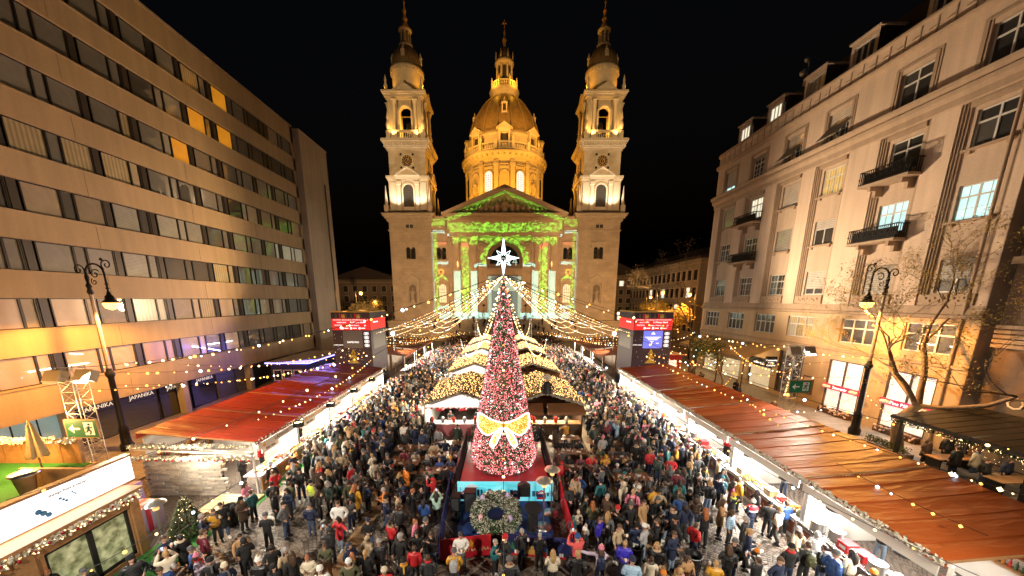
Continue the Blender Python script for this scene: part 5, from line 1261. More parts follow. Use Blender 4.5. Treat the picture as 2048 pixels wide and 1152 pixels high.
# truss towers with floodlights and exit signs
def truss(mb, x, y, z0, z1, w, r=.022, step=.5):
 h = w / 2; cs = [(-h, -h), (h, -h), (h, h), (-h, h)]
 for a, b in cs: mb.tube([(x + a, y + b, z0), (x + a, y + b, z1)], r, 5)
 z = z0; k = 0
 while z < z1 - .05:
  z2 = min(z + step, z1)
  for i in range(4):
   p, q = cs[i], cs[(i + 1) % 4]
   if k % 2: p, q = q, p
   mb.tube([(x + p[0], y + p[1], z), (x + q[0], y + q[1], z2)], r * .55, 4); mb.tube([(x + cs[i][0], y + cs[i][1], z), (x + cs[(i + 1) % 4][0], y + cs[(i + 1) % 4][1], z)], r * .5, 4)
  z = z2; k += 1
mSignG = M('green exit sign', (.01, .09, .04), .4, emit=.06, ecol=(.02, .4, .15))
for s, sd, X, Y in ((-1, 'left', -19.2, 15.0), (1, 'right', 19.3, 22.6)):
 t = thing('light_truss', f'silver lattice light tower with floodlights and a green exit sign, {sd} side', 'light tower', (X, Y, 0))
 m = MB(); truss(m, X, Y, 0, 7.1, .6); m.build('lattice', mSteel, t)
 m = MB(); m.box(X - .6, X + .6, Y - .6, Y + .6, 0, .08); m.build('base_plate', mSteel, t)
 for q, (dx, dy) in enumerate(((-.35, -.3), (.75, -.1))):
  m = MB(); m.obox((X + dx, Y + dy, 6.7), (.7, .35, .5), (R(-25), 0, 0)); m.tube([(X + dx, Y + dy, 6.4), (X + dx * .5, Y, 6.1)], .03, 5); L = m.build('floodlight', M('beige floodlight housing', (.4, .32, .22), .5), t)
  g = MB(); g.obox((X + dx, Y + dy - .2, 6.62), (.6, .02, .4), (R(-25), 0, 0)); g.build('lamp_glass', mFlood if q else mWhiteP, L)
 m = MB(); ys = Y - .45; m.box(X - .35, X + 1.05, ys, ys + .05, 3.95, 4.75); sg_ = m.build('exit_sign', mSignG, t)
 m = MB(); y = ys - .012
 m.face([(X - .2, y, 4.35), (X + .02, y, 4.56), (X + .02, y, 4.14)]); m.box(X + .02, X + .3, y, y + .01, 4.31, 4.39)
 m.box(X + .5, X + .92, y, y + .006, 4.06, 4.66); m.build('arrow', mWhite, sg_)
 m = MB(); y -= .006; m.ball((X + .74, y, 4.56), .05, 8, sx=1)
 m.tube([(X + .72, y, 4.48), (X + .68, y, 4.32)], .045, 5); m.tube([(X + .68, y, 4.32), (X + .78, y, 4.22), (X + .72, y, 4.1)], .028, 5); m.tube([(X + .68, y, 4.32), (X + .6, y, 4.22), (X + .53, y, 4.2)], .028, 5); m.tube([(X + .71, y, 4.46), (X + .82, y, 4.4), (X + .86, y, 4.45)], .022, 5); m.tube([(X + .71, y, 4.46), (X + .6, y, 4.42), (X + .57, y, 4.34)], .022, 5)
 m.build('running_man', mSignG, sg_)
 m = MB(); m.box(X - .38, X + 1.08, ys + .01, ys + .07, 4.75, 4.79); m.box(X - .38, X + 1.08, ys + .01, ys + .07, 3.91, 3.95); m.box(X - .39, X - .35, ys + .01, ys + .07, 3.91, 4.79); m.box(X + 1.05, X + 1.09, ys + .01, ys + .07, 3.91, 4.79); m.build('sign_frame', mWood, sg_)
t = thing('truss_gantry', 'thin twin-legged truss gantry between the far huts and the basilica steps', 'gantry', (0, 53.8, 0))
for x in (-4.2, 4.2): m = MB(); truss(m, x, 53.8 + .3, 0, 7.2, .4, .03, .6); m.build('leg', mSteel, t)
m = MB(); m.tube([(-4.2, 54.1, 7.2), (4.2, 54.1, 7.2)], .04, 5); m.tube([(-4.2, 54.1, 7), (-1.5, 54.1, 5.6)], .015, 4); m.tube([(4.2, 54.1, 7), (1.5, 54.1, 5.6)], .015, 4); m.build('crossbar', mSteel, t)
for x in (-1.0, 1.6): m = MB(); m.box(x - .25, x + .25, 53.9, 54.5, 7.25, 7.6); m.box(x - .1, x + .1, 54.5, 54.6, 7.33, 7.5); m.build('projector', mDark, t)

# street lamps
def street_lamp(x, y, s, label, H=10.3, power=1.0):
 t = thing('street_lamp', label, 'street lamp', (x, y, 0), 'tall ornate street lamps')
 m = MB(); m.lathe(x, y, [(.34, .12), (.36, .5), (.26, .7), (.24, 1.4), (.28, 1.5), (.17, 1.9), (.15, 5.1), (.22, 5.2), (.24, 5.4), (.16, 5.5), (.13, 5.7)], 14); m.build('base_post', mDark, t)
 m = MB(); m.lathe(x, y, [(.115, 5.6), (.09, H - .1), (.12, H)], 12); m.build('pole', M('grey pole', (.3, .26, .22), .4, .4), t)
 m = MB(); m.lathe(x, y, [(.09, H), (.16, H + .1), (.1, H + .35), (.15, H + .5), (.07, H + .7), (.11, H + 1.0), (.05, H + 1.3)], 10)
 arc = [(x, y, H + .9)] + [(x + s * .55 - s * .55 * math.cos(a), y, H + 1.25 + .55 * math.sin(a)) for a in np.linspace(0, PI, 9)] + [(x + s * 1.1, y, H + .6), (x + s * 1.1, y, H + .15)]
 m.tube(arc, .055, 6)
 def scroll(cx, cz, r0, turns, d, a0):
  return [(cx + d * r0 * (1 - q / 22) * math.cos(a0 + q / 18 * turns * 2 * PI), y, cz + r0 * (1 - q / 22) * math.sin(a0 + q / 18 * turns * 2 * PI)) for q in range(19)]
 m.tube(scroll(x - s * .38, H + 1.45, .36, 1.2, s, -.5), .035, 5); m.tube(scroll(x + s * 1.35, H + 1.75, .34, 1.3, -s, -.9), .035, 5); m.tube(scroll(x + s * .55, H + 1.2, .3, 1.2, s, .6), .03, 5); m.tube(scroll(x + s * .4, H + .75, .2, 1.2, s, 2), .025, 5)
 m.ball((x + s * 1.1, y, H + 2.05), .09, 6)
 for z in (H + .55, H + .3): m.lathe(x + s * 1.1, y, [(.05, z), (.1, z + .06), (.05, z + .12)], 8)
 m.build('bracket', mIron, t)
 lx = x + s * 1.1
 m = MB(); m.lathe(lx, y, [(.06, H + .2), (.12, H - .02), (.2, H - .1), (.22, H - .3), (.42, H - .48), (.4, H - .5), (.2, H - .34)], 18, cap=False); h = m.build('hood', mDark, t)
 m = MB(); m.lathe(lx, y, [(.36, H - .46), (.37, H - .58), (.28, H - .82), (0, H - .95)], 16); m.build('lamp_glass', M('sodium lamp glass', (1, .6, .2), emit=3.4, ecol=(1, .52, .13)), h)
 spot('street lamp light', (lx, y, H - 1.02), (lx, y, 0), 5600 * power, SOD, 168, .25, .22)
street_lamp(-25.2, 21.6, 1, 'ornate street lamp on a tall pole before the concrete office building, left')
street_lamp(26.3, 24.4, -1, 'ornate street lamp on a tall pole before the cream apartment house, right')
def small_lamp(x, y, z, label, P=900, s=1):
 t = thing('street_lamp', label, 'street lamp', (x, y, 0), 'distant street lamps')
 m = MB(); m.tube([(x, y, 0), (x, y, z + .4)], [.12, .06], 6); m.tube([(x, y, z + .4), (x + s * .5, y, z + .7), (x + s * 1.0, y, z + .45)], .04, 5); m.build('pole', mDark, t)
 m = MB(); m.lathe(x + s, y, [(.05, z + .45), (.3, z + .15), (.28, z + .12)], 10, cap=False); m.build('hood', mDark, t)
 m = MB(); m.ball((x + s, y, z), .34, 8); m.build('lamp_glass', MATS['sodium lamp glass'], t); point('street lamp light', (x + s, y, z - .5), P * 2.6, SOD, .3)
small_lamp(-27.6, 66, 11.2, 'far street lamp with orange glow left of the basilica'); small_lamp(27.8, 64, 11.3, 'far orange street lamp behind the right advertising tower', s=1)
small_lamp(31.5, 58, 10.8, 'orange street lamp at the far corner of the cream apartment house', s=-1); small_lamp(34, 84, 10.6, 'farthest small orange street lamp right of the basilica', 600)
small_lamp(-36, 96, 9.5, 'farthest small street lamp left of the basilica', 500)
# ================================================================== CHRISTMAS TREE AND STAGE
TX, TY = 0.0, 18.0
def tr(z): return max(.03, 1.78 * (11.05 - z) / 10.0 + .04) if z > 1.6 else 1.72 - (1.6 - z) * .35
t = thing('christmas_tree', 'tall slim Christmas tree cone covered in red lights with golden bow and star', 'christmas tree', (TX, TY, 1.0))
m = MB(); m.lathe(TX, TY, [(tr(z) * .93, z) for z in (1.02, 1.6, 3, 5, 7, 9, 10.6, 11.1)], 28); m.build('cone_frame', mGreen, t)
m = MB()
for q in range(12000):
 z = 1.05 + 10.0 * (1 - math.sqrt(rnd.random())); a = rnd.uniform(0, 2 * PI); r = tr(z) * rnd.uniform(.93, 1.05)
 p = Vector((TX + r * math.cos(a), TY + r * math.sin(a), z)); d = Vector((math.cos(a), math.sin(a), rnd.uniform(-.5, .9))) * rnd.choice([.08, .1, .16])
 e = Vector((-math.sin(a), math.cos(a), rnd.uniform(-.6, .6))) * .05; m.face([p - e, p + e, p + d])
m.build('needles', M('lit fir needles', (.05, .11, .07), .7, nscale=9, namt=.5), t, kind='stuff')
for nm, n, rad, mt in (('red_light', 10500, .022, M('red tree light', (1, .1, .1), emit=1.9, ecol=(1, .24, .27))), ('white_light', 1100, .017, M('white tree light', (1, .9, .8), emit=4, ecol=(1, .85, .75))), ('green_light', 1100, .02, M('green tree light', (.3, .9, .6), emit=1.6, ecol=(.35, .9, .6))), ('sparkle_light', 90, .042, mBulbC)):
 m = MB()
 for q in range(n):
  z = 1.1 + 9.9 * (1 - math.sqrt(rnd.random())); a = rnd.uniform(0, 2 * PI); r = tr(z) * rnd.uniform(1.0, 1.07)
  m.octa((TX + r * math.cos(a), TY + r * math.sin(a), z), rad * rnd.uniform(.7, 1.2))
 m.build(nm, mt, t, kind='stuff')
mBowY = M('golden lit ribbon', (.75, .4, .03), .5, emit=.22, ecol=(1, .45, .02), nscale=9, namt=.45); mBowW = M('white light tube', (1, 1, 1), emit=1.6, ecol=(1, .95, .88))
def onc(phi, z, off=.16): r = tr(z) + off; return Vector((TX + r * math.sin(phi), TY - r * math.cos(phi), z))
def ribbon(name, pts):
 """pts: list of (phi, ztop, zbottom)"""
 m = MB(); k = len(pts)
 P = [onc(p, a, .2) for p, a, b in pts] + [onc(p, b, .2) for p, a, b in pts] + [onc(p, a, .12) for p, a, b in pts] + [onc(p, b, .12) for p, a, b in pts]
 m.idx(P, [(i, i + 1, k + i + 1, k + i) for i in range(k - 1)] + [(2 * k + i, 3 * k + i, 3 * k + i + 1, 2 * k + i + 1) for i in range(k - 1)])
 o = m.build(name, mBowY, t)
 m = MB(); loop = [onc(p, a, .22) for p, a, b in pts] + [onc(p, b, .22) for p, a, b in pts[::-1]]; m.tube(loop + [loop[0]], .036, 6); m.build('edge_tube', mBowW, o)
 m = MB()
 for q in range(260):
  i = rnd.randrange(k - 1); f = rnd.random(); p = pts[i][0] * (1 - f) + pts[i + 1][0] * f; za = pts[i][1] * (1 - f) + pts[i + 1][1] * f; zb_ = pts[i][2] * (1 - f) + pts[i + 1][2] * f
  m.octa(onc(p, za + (zb_ - za) * rnd.random(), .22), .014)
 m.build('fairy_light', mBulbW, o, kind='stuff')
for s in (-1, 1):
 ribbon('bow_loop', [(s * .03, 3.92, 3.75), (s * .25, 3.98, 3.46), (s * .5, 4.06, 3.22), (s * .75, 4.18, 3.28), (s * .98, 4.2, 3.5), (s * 1.1, 4.16, 3.75)])
 ribbon('bow_tail', [(s * .03, 3.75, 3.62), (s * .13, 3.62, 3.2), (s * .22, 3.45, 2.85), (s * .33, 3.2, 2.62), (s * .4, 2.95, 2.75)])
m = MB(); m.ball(onc(0, 3.8, .22), .13, 8); m.build('bow_knot', mBowY, t)
m = MB(); m.tube([(TX, TY, 11.0), (TX, TY, 11.5)], .05, 6); m.build('star_pole', mSteel, t)
sz, sc = 12.02, .0
m = MB()
def starpts(R1, R2, r_): return [(TX + (R1 if k % 4 == 0 else (R2 if k % 2 == 0 else r_)) * math.sin(k * PI / 8) * (1 if k % 8 == 0 else .98), sz + (R1 if k % 4 == 0 else (R2 if k % 2 == 0 else r_)) * math.cos(k * PI / 8) * (1.12 if k % 4 == 0 and k % 8 == 0 else 1)) for k in range(16)]
for (R1, R2, r_) in ((.8, .48, .25), (.5, .26, .15)):
 sp = starpts(R1, R2, r_); L = [(x, TY - .03, z) for x, z in sp]; m.tube(L + [L[0]], .026, 6)
m.build('star', M('white star tube', (.9, .97, 1), emit=2.5, ecol=(.85, .96, 1)), t)
# platform with railings and painted backdrop
mRedDeck = M('red stage deck', (.24, .03, .04), .4, nscale=2, namt=.3)
t = thing('tree_platform', 'raised red platform under the Christmas tree with black railings', 'platform', (0, 18, 0))
for q in range(4): m = MB(); m.box(-2.2, 2.3, 15.45 + q * 1.36, 15.45 + q * 1.36 + 1.35, .85, 1.0); m.build('deck_panel', mRedDeck, t)
m = MB(); m.box(-2.15, 2.25, 15.5, 20.8, 0, .85); m.build('skirt', mBlack, t)
for x in (-2.3, 2.4):
 m = MB()
 for q in range(28): y = 15.5 + q * .19; m.tube([(x, y, .1), (x, y, 1.95)], .014, 4)
 m.tube([(x, 15.45, 1.97), (x, 20.8, 1.97)], .03, 5); m.tube([(x, 15.45, 1.1), (x, 20.8, 1.1)], .025, 5)
 for q in range(4): y = 15.6 + q * 1.7; m.tube([(x, y, 1.6), (x + (.5 if x > 0 else -.5), y, .0)], .025, 4)
 m.build('railing', mDark, t)
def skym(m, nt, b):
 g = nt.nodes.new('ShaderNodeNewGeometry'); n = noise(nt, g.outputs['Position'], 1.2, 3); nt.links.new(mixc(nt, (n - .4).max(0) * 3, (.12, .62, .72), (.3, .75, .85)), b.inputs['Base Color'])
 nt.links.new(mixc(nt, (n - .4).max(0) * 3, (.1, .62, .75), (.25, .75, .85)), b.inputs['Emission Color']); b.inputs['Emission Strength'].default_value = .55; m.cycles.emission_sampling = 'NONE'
t = thing('stage_backdrop', 'turquoise printed backdrop of a winter fair below the tree platform', 'backdrop', (0, 15.3, 0))
m = MB(); m.box(-2.25, 2.42, 15.3, 15.36, .3, 1.32); m.build('panel', M('turquoise winter print', (.12, .6, .7), .5, custom=skym), t)
mp = [M('white cloud print', (.8, .9, .95), .5), M('blue house print', (.05, .22, .38), .5), mRed, M('navy print', (.02, .04, .16), .5), mGold]
m = MB(); y = 15.296
for cx, cz, r in ((-1.7, 1.1, .12), (-1.55, 1.12, .15), (-1.35, 1.08, .11), (.75, 1.1, .12), (.9, 1.13, .14), (1.05, 1.09, .1)): m.idx([(cx + r * math.cos(a), y, cz + r * .6 * math.sin(a)) for a in np.linspace(0, 2 * PI, 12, False)], [tuple(range(12))], 0); y -= .0006
for q in range(26): x = -2.2 + q * .18; h = rnd.uniform(.1, .35); m.box(x, x + rnd.uniform(.08, .16), 15.29, 15.295, .55, .62 + h, 1)
for x in (-1.9, -.65, .6, 1.85):
 m.box(x - .22, x + .22, 15.282, 15.288, .4, .68, 3); m.face([(x - .3, 15.28, .68), (x + .3, 15.28, .68), (x, 15.28, .92)], 2); m.box(x - .22, x + .22, 15.276, 15.281, .4, .5, 2); m.face([(x - .18, 15.277, .7), (x + .18, 15.277, .7), (x, 15.277, .84)], 0)
for q in range(46): x = -2.2 + q * .1; m.octa((x, 15.29, 1.2 - .09 * abs(math.sin(q * .29))), .018, 3)
for x in (-2.1, -1.25, -.1, .25, 1.3, 2.25): m.box(x, x + .015, 15.284, 15.29, .4, 1.02, 3); m.ball((x + .007, 15.284, 1.04), .025, 5, 4)
m.build('printed_scene', mp, t)
mBlueC = M('blue stage carpet', (.015, .05, .2), .85, nscale=10, namt=.2)
t = thing('small_stage', 'low blue carpeted stage in front of the turquoise backdrop', 'stage', (0, 14, 0))
m = MB(); m.box(-1.95, 2.1, 12.65, 15.28, 0, .28); m.build('base', mBlack, t); m = MB(); m.box(-1.97, 2.12, 12.63, 15.28, .284, .3); m.build('carpet', mBlueC, t)
# wreath
t = thing('advent_wreath', 'huge frosted green advent wreath lying tilted on the blue stage', 'wreath', (-.3, 13.6, .3))
m = MB(); T = Matrix.Translation((-.32, 13.5, .82)) @ Matrix.Rotation(R(22), 4, 'X')
ring = MB(); ring.tube([(.78 * math.cos(a), .78 * math.sin(a), 0) for a in np.linspace(0, 2 * PI, 33)], .24, 8); MB().add(ring, T).build('straw_ring', mGreen, t)
for nm, n, mt, rr in (('fir_sprig', 2600, mGreen, (.05, .12)), ('bright_sprig', 900, M('bright fir sprig', (.1, .25, .04), .7), (.05, .1)), ('frosted_sprig', 5200, M('frosted twig', (.75, .72, .64), .8), (.03, .09)), ('cone', 260, mWood, (.03, .05))):
 g = MB()
 for q in range(n):
  a = rnd.uniform(0, 2 * PI); b = rnd.uniform(0, 2 * PI); r = .26 * rnd.uniform(.85, 1.35); nv = Vector((math.cos(a) * math.cos(b), math.sin(a) * math.cos(b), math.sin(b)))
  if nm == 'bright_sprig' and math.sin(a) > -.1: continue
  p = Vector((.78 * math.cos(a), .78 * math.sin(a), 0)) + nv * r; d = (nv + Vector((rnd.uniform(-.8, .8), rnd.uniform(-.8, .8), rnd.uniform(-.8, .8)))).normalized() * rnd.uniform(*rr); e = d.orthogonal().normalized() * d.length * .35
  g.face([p - e, p + d, p + e]); g.face([p - d * .3, p + d.cross(e).normalized() * d.length * .35, p + d])
 MB().add(g, T).build(nm, mt, t, kind='stuff')
for k, a in enumerate((50, 140, 215, 320)):
 p = T @ Vector((.8 * math.cos(R(a)), .8 * math.sin(R(a)), .1)); m = MB(); m.lathe(p.x, p.y, [(.09, p.z), (.09, p.z + .32), (.02, p.z + .33), (.01, p.z + .4)], 12); m.build('candle', M('lilac candle' if k != 2 else 'pink candle', (.45, .33, .6) if k != 2 else (.8, .45, .5), .5), t)
# stage furniture
t = thing('lectern', 'black lectern with a sloping oval top on the stage', 'lectern', (1.25, 13.15, .3)); m = MB(); m.lathe(1.25, 13.15, [(.26, .3), (.24, .34), (.22, 1.3)], 14); m.build('column', mBlack, t); m = MB(); m.add(_t := MB(), None); _t.lathe(0, 0, [(.36, -.02), (.37, 0), (.36, .04)], 20); MB().add(_t, Matrix.Translation((1.25, 13.1, 1.36)) @ Matrix.Rotation(R(14), 4, 'X')).build('top', M('black gloss top', (.02, .02, .022), .2), t)
t = thing('stage_monitor', 'black covered screen on the stage behind the lectern', 'screen', (.95, 14.6, .3)); m = MB(); m.box(.65, 1.25, 14.6, 14.7, .95, 1.55); m.lathe(.95, 14.65, [(.3, 1.55), (.22, 1.62), (0, 1.64)], 14); m.build('panel', mBlack, t); m = MB(); m.tube([(.7, 14.65, .3), (.7, 14.65, .95)], .02); m.tube([(1.2, 14.65, .3), (1.2, 14.65, .95)], .02); m.build('legs', mDark, t)
for x, y, w, h, lab in ((-1.55, 14.6, .55, 1.0, 'large black loudspeaker on the stage beside the wreath'), (-2.2, 14.3, .4, .7, 'smaller black loudspeaker on a stand left of the stage')):
 t = thing('loudspeaker', lab, 'loudspeaker', (x, y, .3)); b0 = .3 if w > .5 else .55; m = MB(); m.box(x - w / 2, x + w / 2, y - .25, y + .25, b0, b0 + h); m.build('cabinet', mDark, t)
 m = MB(); m.box(x - w / 2 + .04, x + w / 2 - .04, y - .27, y - .252, b0 + .05, b0 + h - .05); m.build('grille', M('speaker grille', (.03, .03, .035), .7), t)
 if w < .5: m = MB(); m.tube([(x, y, 0), (x, y, .55)], .03); m.lathe(x, y, [(.25, 0), (.25, .03), (.05, .05)], 12); m.build('stand', mDark, t)
def heater(x, y, label, z0=0.0, lit_=True):
 t = thing('patio_heater', label, 'patio heater', (x, y, z0)); m = MB(); m.lathe(x, y, [(.36, z0), (.36, z0 + .05), (.1, z0 + .09), (.035, z0 + .12)], 18); m.build('base', mSteel, t); m = MB(); m.tube([(x, y, z0 + .1), (x, y, z0 + 1.95)], .035, 8); m.build('pole', mSteel, t)
 m = MB(); m.lathe(x, y, [(.1, z0 + 1.95), (.1, z0 + 2.2)], 10); m.build('burner', M('warm burner', (.9, .5, .2), .4, emit=1.0, ecol=(1, .5, .15)) if lit_ else mDark, t); m = MB(); m.lathe(x, y, [(.36, z0 + 2.2), (.32, z0 + 2.26), (.1, z0 + 2.38), (0, z0 + 2.4)], 20); m.build('reflector', M('brushed reflector', (.6, .55, .48), .3, .8), t)
heater(1.72, 13.3, 'steel patio heater on the stage right of the lectern', .3); heater(2.2, 14.3, 'white-topped patio heater behind the other, beside the red side banner', .3); heater(-13.6, 12.1, 'glowing patio heater on the green turf beside the wooden chalet')
# crowd barriers covered with banners
def banner(name, label, a, b, h, col, prints=None, cat='banner'):
 a, b = Vector((*a, 0)), Vector((*b, 0)); d = (b - a); n = Vector((d.y, -d.x, 0)).normalized(); t = thing(name, label, cat, (a + b) / 2)
 m = MB(); m.extr([a + Vector((0, 0, .08)), b + Vector((0, 0, .08)), b + Vector((0, 0, h)), a + Vector((0, 0, h))], n * .04); m.build('cloth', col, t)
 for q in (.03, .97): p = a.lerp(b, q) - n * .05; m = MB(); m.tube([p, p + Vector((0, 0, h))], .025); m.lathe(p.x, p.y, [(.22, 0), (.22, .03), (.04, .06)], 12); m.build('post', mDark, t)
 for q in (.3, .7): p = a.lerp(b, q); m = MB(); m.tube([p - n * .02 + Vector((0, 0, h * .8)), p - n * .5], .015, 4); m.build('strut', mSteel, t)
 if prints: prints(t, a, d.normalized(), n, d.length, h)
 return t
mRedB = M('red banner cloth', (.50, .012, .025), .55, nscale=1.5, namt=.2); mBlueB = M('navy banner cloth', (.025, .03, .13), .55, nscale=1.5, namt=.25)
def pr_red(t, a, u, n, L, h):
 ang = math.atan2(u.y, u.x)
 p = a + u * L * .6 + n * .05; text('ADVENT BAZILIKA', .17, p + Vector((0, 0, .42)), (R(90), 0, ang), mFoodC, t)
 m = MB(); m.face([p - u * .18 + Vector((0, 0, .55)), p + u * .18 + Vector((0, 0, .55)), p + Vector((0, 0, .92))]); m.build('fir_emblem', mInkO, t)
def pr_blue(t, a, u, n, L, h):
 m = MB(); o = n * .046
 def q(s, z, w, hh, mm): p = a + u * s + o; m.face([p + Vector((0, 0, z)), p + u * w + Vector((0, 0, z)), p + u * w + Vector((0, 0, z + hh)), p + Vector((0, 0, z + hh))], mm)
 def tri(s, z, w, hh, mm): p = a + u * s + o; m.face([p + Vector((0, 0, z)), p + u * w + Vector((0, 0, z)), p + u * w * .5 + Vector((0, 0, z + hh))], mm)
 q(0, .08, L, .09, 0)
 for s, mm in ((.1, 0), (.45, 3), (1.55, 0), (1.9, 1), (2.2, 3)): q(s, .17, .16, .16, mm); q(s + .06, .17, .03, .16, 2)
 q(.75, .17, .5, .22, 2); q(.78, .39, .12, .16, 2); q(1.08, .39, .12, .16, 2); tri(.93, .39, .13, .3, 2)
 for s in (.16, .3): 
  for z, w in ((.34, .24), (.44, .18), (.54, .12)): tri(s - w / 2 + .06, z, w, .14, 4)
 for s in (.6, 1.45, 1.7): q(s, .17, .05, .32, 5)
 for k in range(14): q(rnd.uniform(.1, L - .1), rnd.uniform(.5, h - .1), .02, .02, 3)
 m.build('printed_fair', [mRed, M('orange print', (.75, .3, .03), .5), mGold, mWhite, M('green print', (.05, .25, .1), .5), M('teal print', (.05, .3, .4), .5)], t)
banner('barrier_banner', 'red banner with gold lettering along the front of the stage', (-2.45, 11.6), (-.5, 11.95), 1.0, mRedB, pr_red)
banner('barrier_banner', 'navy banner printed with gifts and a church in front of the stage', (.0, 12.0), (2.7, 11.65), 1.0, mBlueB, pr_blue)
banner('barrier_banner', 'long red side banner right of the stage', (2.78, 11.75), (2.85, 15.9), 1.05, mRedB)
banner('barrier_banner', 'long blue side banner left of the stage', (-2.75, 16.2), (-2.5, 11.75), 1.05, mBlueB)
# beer tables and benches
def table(x, y, rot, lab):
 t = thing('beer_table', lab + ', slatted brown table with benches', 'table', (x, y, 0), 'slatted tables in front of the huts', rot)
 for k in range(5): put('board', TB[0], t, (0, -.32 + k * .16, .74))
 for k in (-.7, .7): put('leg', TB[1], t, (k, 0, 0))
def bench(x, y, rot, lab): t = thing('bench', lab, 'bench', (x, y, 0), 'benches at the slatted tables', rot); [put('board', TB[2], t, (0, k, .44)) for k in (-.07, .07)]; [put('leg', TB[3], t, (k, 0, 0)) for k in (-.7, .7)]
m = MB(); m.box(-1.0, 1.0, -.072, .072, -.02, .02); b1 = m.mesh('board', mTable); m = MB(); m.box(-.03, .03, -.3, .3, 0, .05); m.box(-.03, .03, -.04, .04, .05, .7); m.box(-.03, .03, -.3, .3, .66, .72); b2 = m.mesh('leg', mDark)
m = MB(); m.box(-1.0, 1.0, -.065, .065, -.02, .02); b3 = m.mesh('board', mTable); m = MB(); m.box(-.03, .03, -.12, .12, 0, .42); b4 = m.mesh('leg', mDark); TB = [b1, b2, b3, b4]
TABLES = []
pos = [(-3.75, 21.3, 'left'), (-3.7, 19.55, 'left'), (-3.65, 17.6, 'left'), (-5.9, 20.6, 'left'), (-5.9, 18.6, 'left'), (4.2, 22.2, 'right'), (4.2, 20.0, 'right'), (4.4, 17.9, 'right'), (6.6, 19.0, 'right'), (6.7, 21.4, 'right'), (6.8, 16.9, 'right')]
nm_ = ['farthest table beside the tree platform', 'middle table beside the tree platform', 'nearest table beside the tree platform', 'farther outer table', 'nearer outer table', 'farthest table beside the tree platform', 'middle table beside the tree platform', 'nearest table beside the tree platform', 'middle outer table', 'farthest outer table', 'nearest outer table']
for (x, y, sd), n in zip(pos, nm_):
 table(x, y, 0, f'{n}, {sd} side'); TABLES.append((x, y))
 for dy, w in ((-.72, 'near'), (.72, 'far')): bench(x, y + dy, 0, f'bench on the {w} side of the {n}, {sd} side')
m = MB(); m.lathe(0, 0, [(.13, 0), (.15, .02), (0, .015)], 12); pl_ = m.mesh('plate', mWhiteP); m = MB(); m.lathe(0, 0, [(.03, 0), (.045, .11), (.038, .11), (.028, .02)], 8); cu_ = m.mesh('cup', mBoardW)
for k, (x, y) in enumerate(TABLES):
 lab = f'{nm_[k]}, {pos[k][2]} side'
 for q in range(3):
  wd = ['leftmost', 'middle', 'rightmost'][q]
  for j, (me, nme) in enumerate(((pl_, 'paper plate'), (cu_, 'paper cup'))):
   put(nme.replace(' ', '_'), me, None, (x - .62 + .62 * q + rnd.uniform(-.2, .2), y + rnd.uniform(-.27, .27), .765), (0, 0, rnd.uniform(0, 6)), f'{wd} white {nme} on the {lab}', nme, f'tableware on the {lab}')
# litter bins
def bin_(x, y, lab, bag=True):
 t = thing('litter_bin', lab, 'litter bin', (x, y, 0), 'litter bins'); m = MB()
 for q in range(14): a = 2 * PI * q / 14; m.tube([(x + .24 * math.cos(a), y + .24 * math.sin(a), .04), (x + .3 * math.cos(a), y + .3 * math.sin(a), .92)], .01, 4)
 m.build('frame', mDark, t); m = MB(); m.lathe(x, y, [(.22, .05), (.27, .9), (.31, .96), (.3, .9), (.25, .6), (.2, .4), (0, .4)], 18); m.build('bag', M('black bin bag', (.015, .015, .016), .3, bump=.8, bscale=9), t); m = MB(); m.tube([(x + .31 * math.cos(a), y + .31 * math.sin(a), .93) for a in np.linspace(0, 2 * PI, 19)], .014, 5); m.build('rim', M('pale bin rim', (.4, .42, .42), .4), t)
bin_(5.0, 11.4, 'black bag litter bin on the paving right of the navy banner'); bin_(6.9, 10.9, 'litter bin with a pale rim at the bottom right of the square'); bin_(-12.3, 13.9, 'black litter bin beside the little fir tree and the green turf')

# ================================================================== CHALET ON THE LEFT
t = thing('wooden_chalet', 'wooden chalet with big windows, lit white sign and roof terrace at the lower left', 'chalet', (-18, 9, 0))
m = MB(); m.wall((-14.5, 0, 0), (0, 1, 0), (0, 0, 1), (1, 0, 0), (4.2, 12.2), (0, 2.62), [(9.45, 11.95, .15, 2.1), (5.6, 8.6, .15, 2.1)], .2); m.box(-24, -14.5, 12.0, 12.2, 0, 2.6); m.box(-14.9, -14.42, 12.0, 12.3, 0, 2.7); m.box(-14.6, -14.42, 8.75, 9.2, 0, 2.62)
m.build('wall', mWood, t)
for q in range(10): m = MB(); m.box(-14.5, -14.46, 4.2, 12.2, 2.12 + q * .05, 2.12 + q * .05 + .046); (m.build('cladding_board', mWood, t) if q < 10 else None)
m = MB(); m.box(-24.5, -14.45, 4.2, 12.6, 2.62, 2.72); m.build('roof_deck', mWood, t); m = MB(); m.box(-24.3, -15.6, 4.4, 12.4, 2.724, 2.74); m.box(-24.3, -18.7, 12.4, 14.5, 2.724, 2.74); m.build('turf_mat', mTurf, t); m = MB(); m.box(-24.5, -18.6, 12.61, 14.6, 0, 2.715); m.build('terrace_base', mWood, t)
def panebg(m, nt, b):
 g = nt.nodes.new('ShaderNodeNewGeometry'); n = noise(nt, g.outputs['Position'], 3.5, 5); nt.links.new(mixc(nt, ((n - .35) * 3).clamp(), (.10, .11, .05), (.5, .5, .3)), b.inputs['Base Color'])
 nt.links.new(mixc(nt, ((n - .35) * 3).clamp(), (.10, .11, .04), (.5, .5, .27)), b.inputs['Emission Color']); b.inputs['Emission Strength'].default_value = .55; b.inputs['Coat Weight'].default_value = 1; b.inputs['Coat Roughness'].default_value = .02; m.cycles.emission_sampling = 'NONE'
mChW = M('lit chalet room behind glass', (.3, .3, .2), .4, custom=panebg)
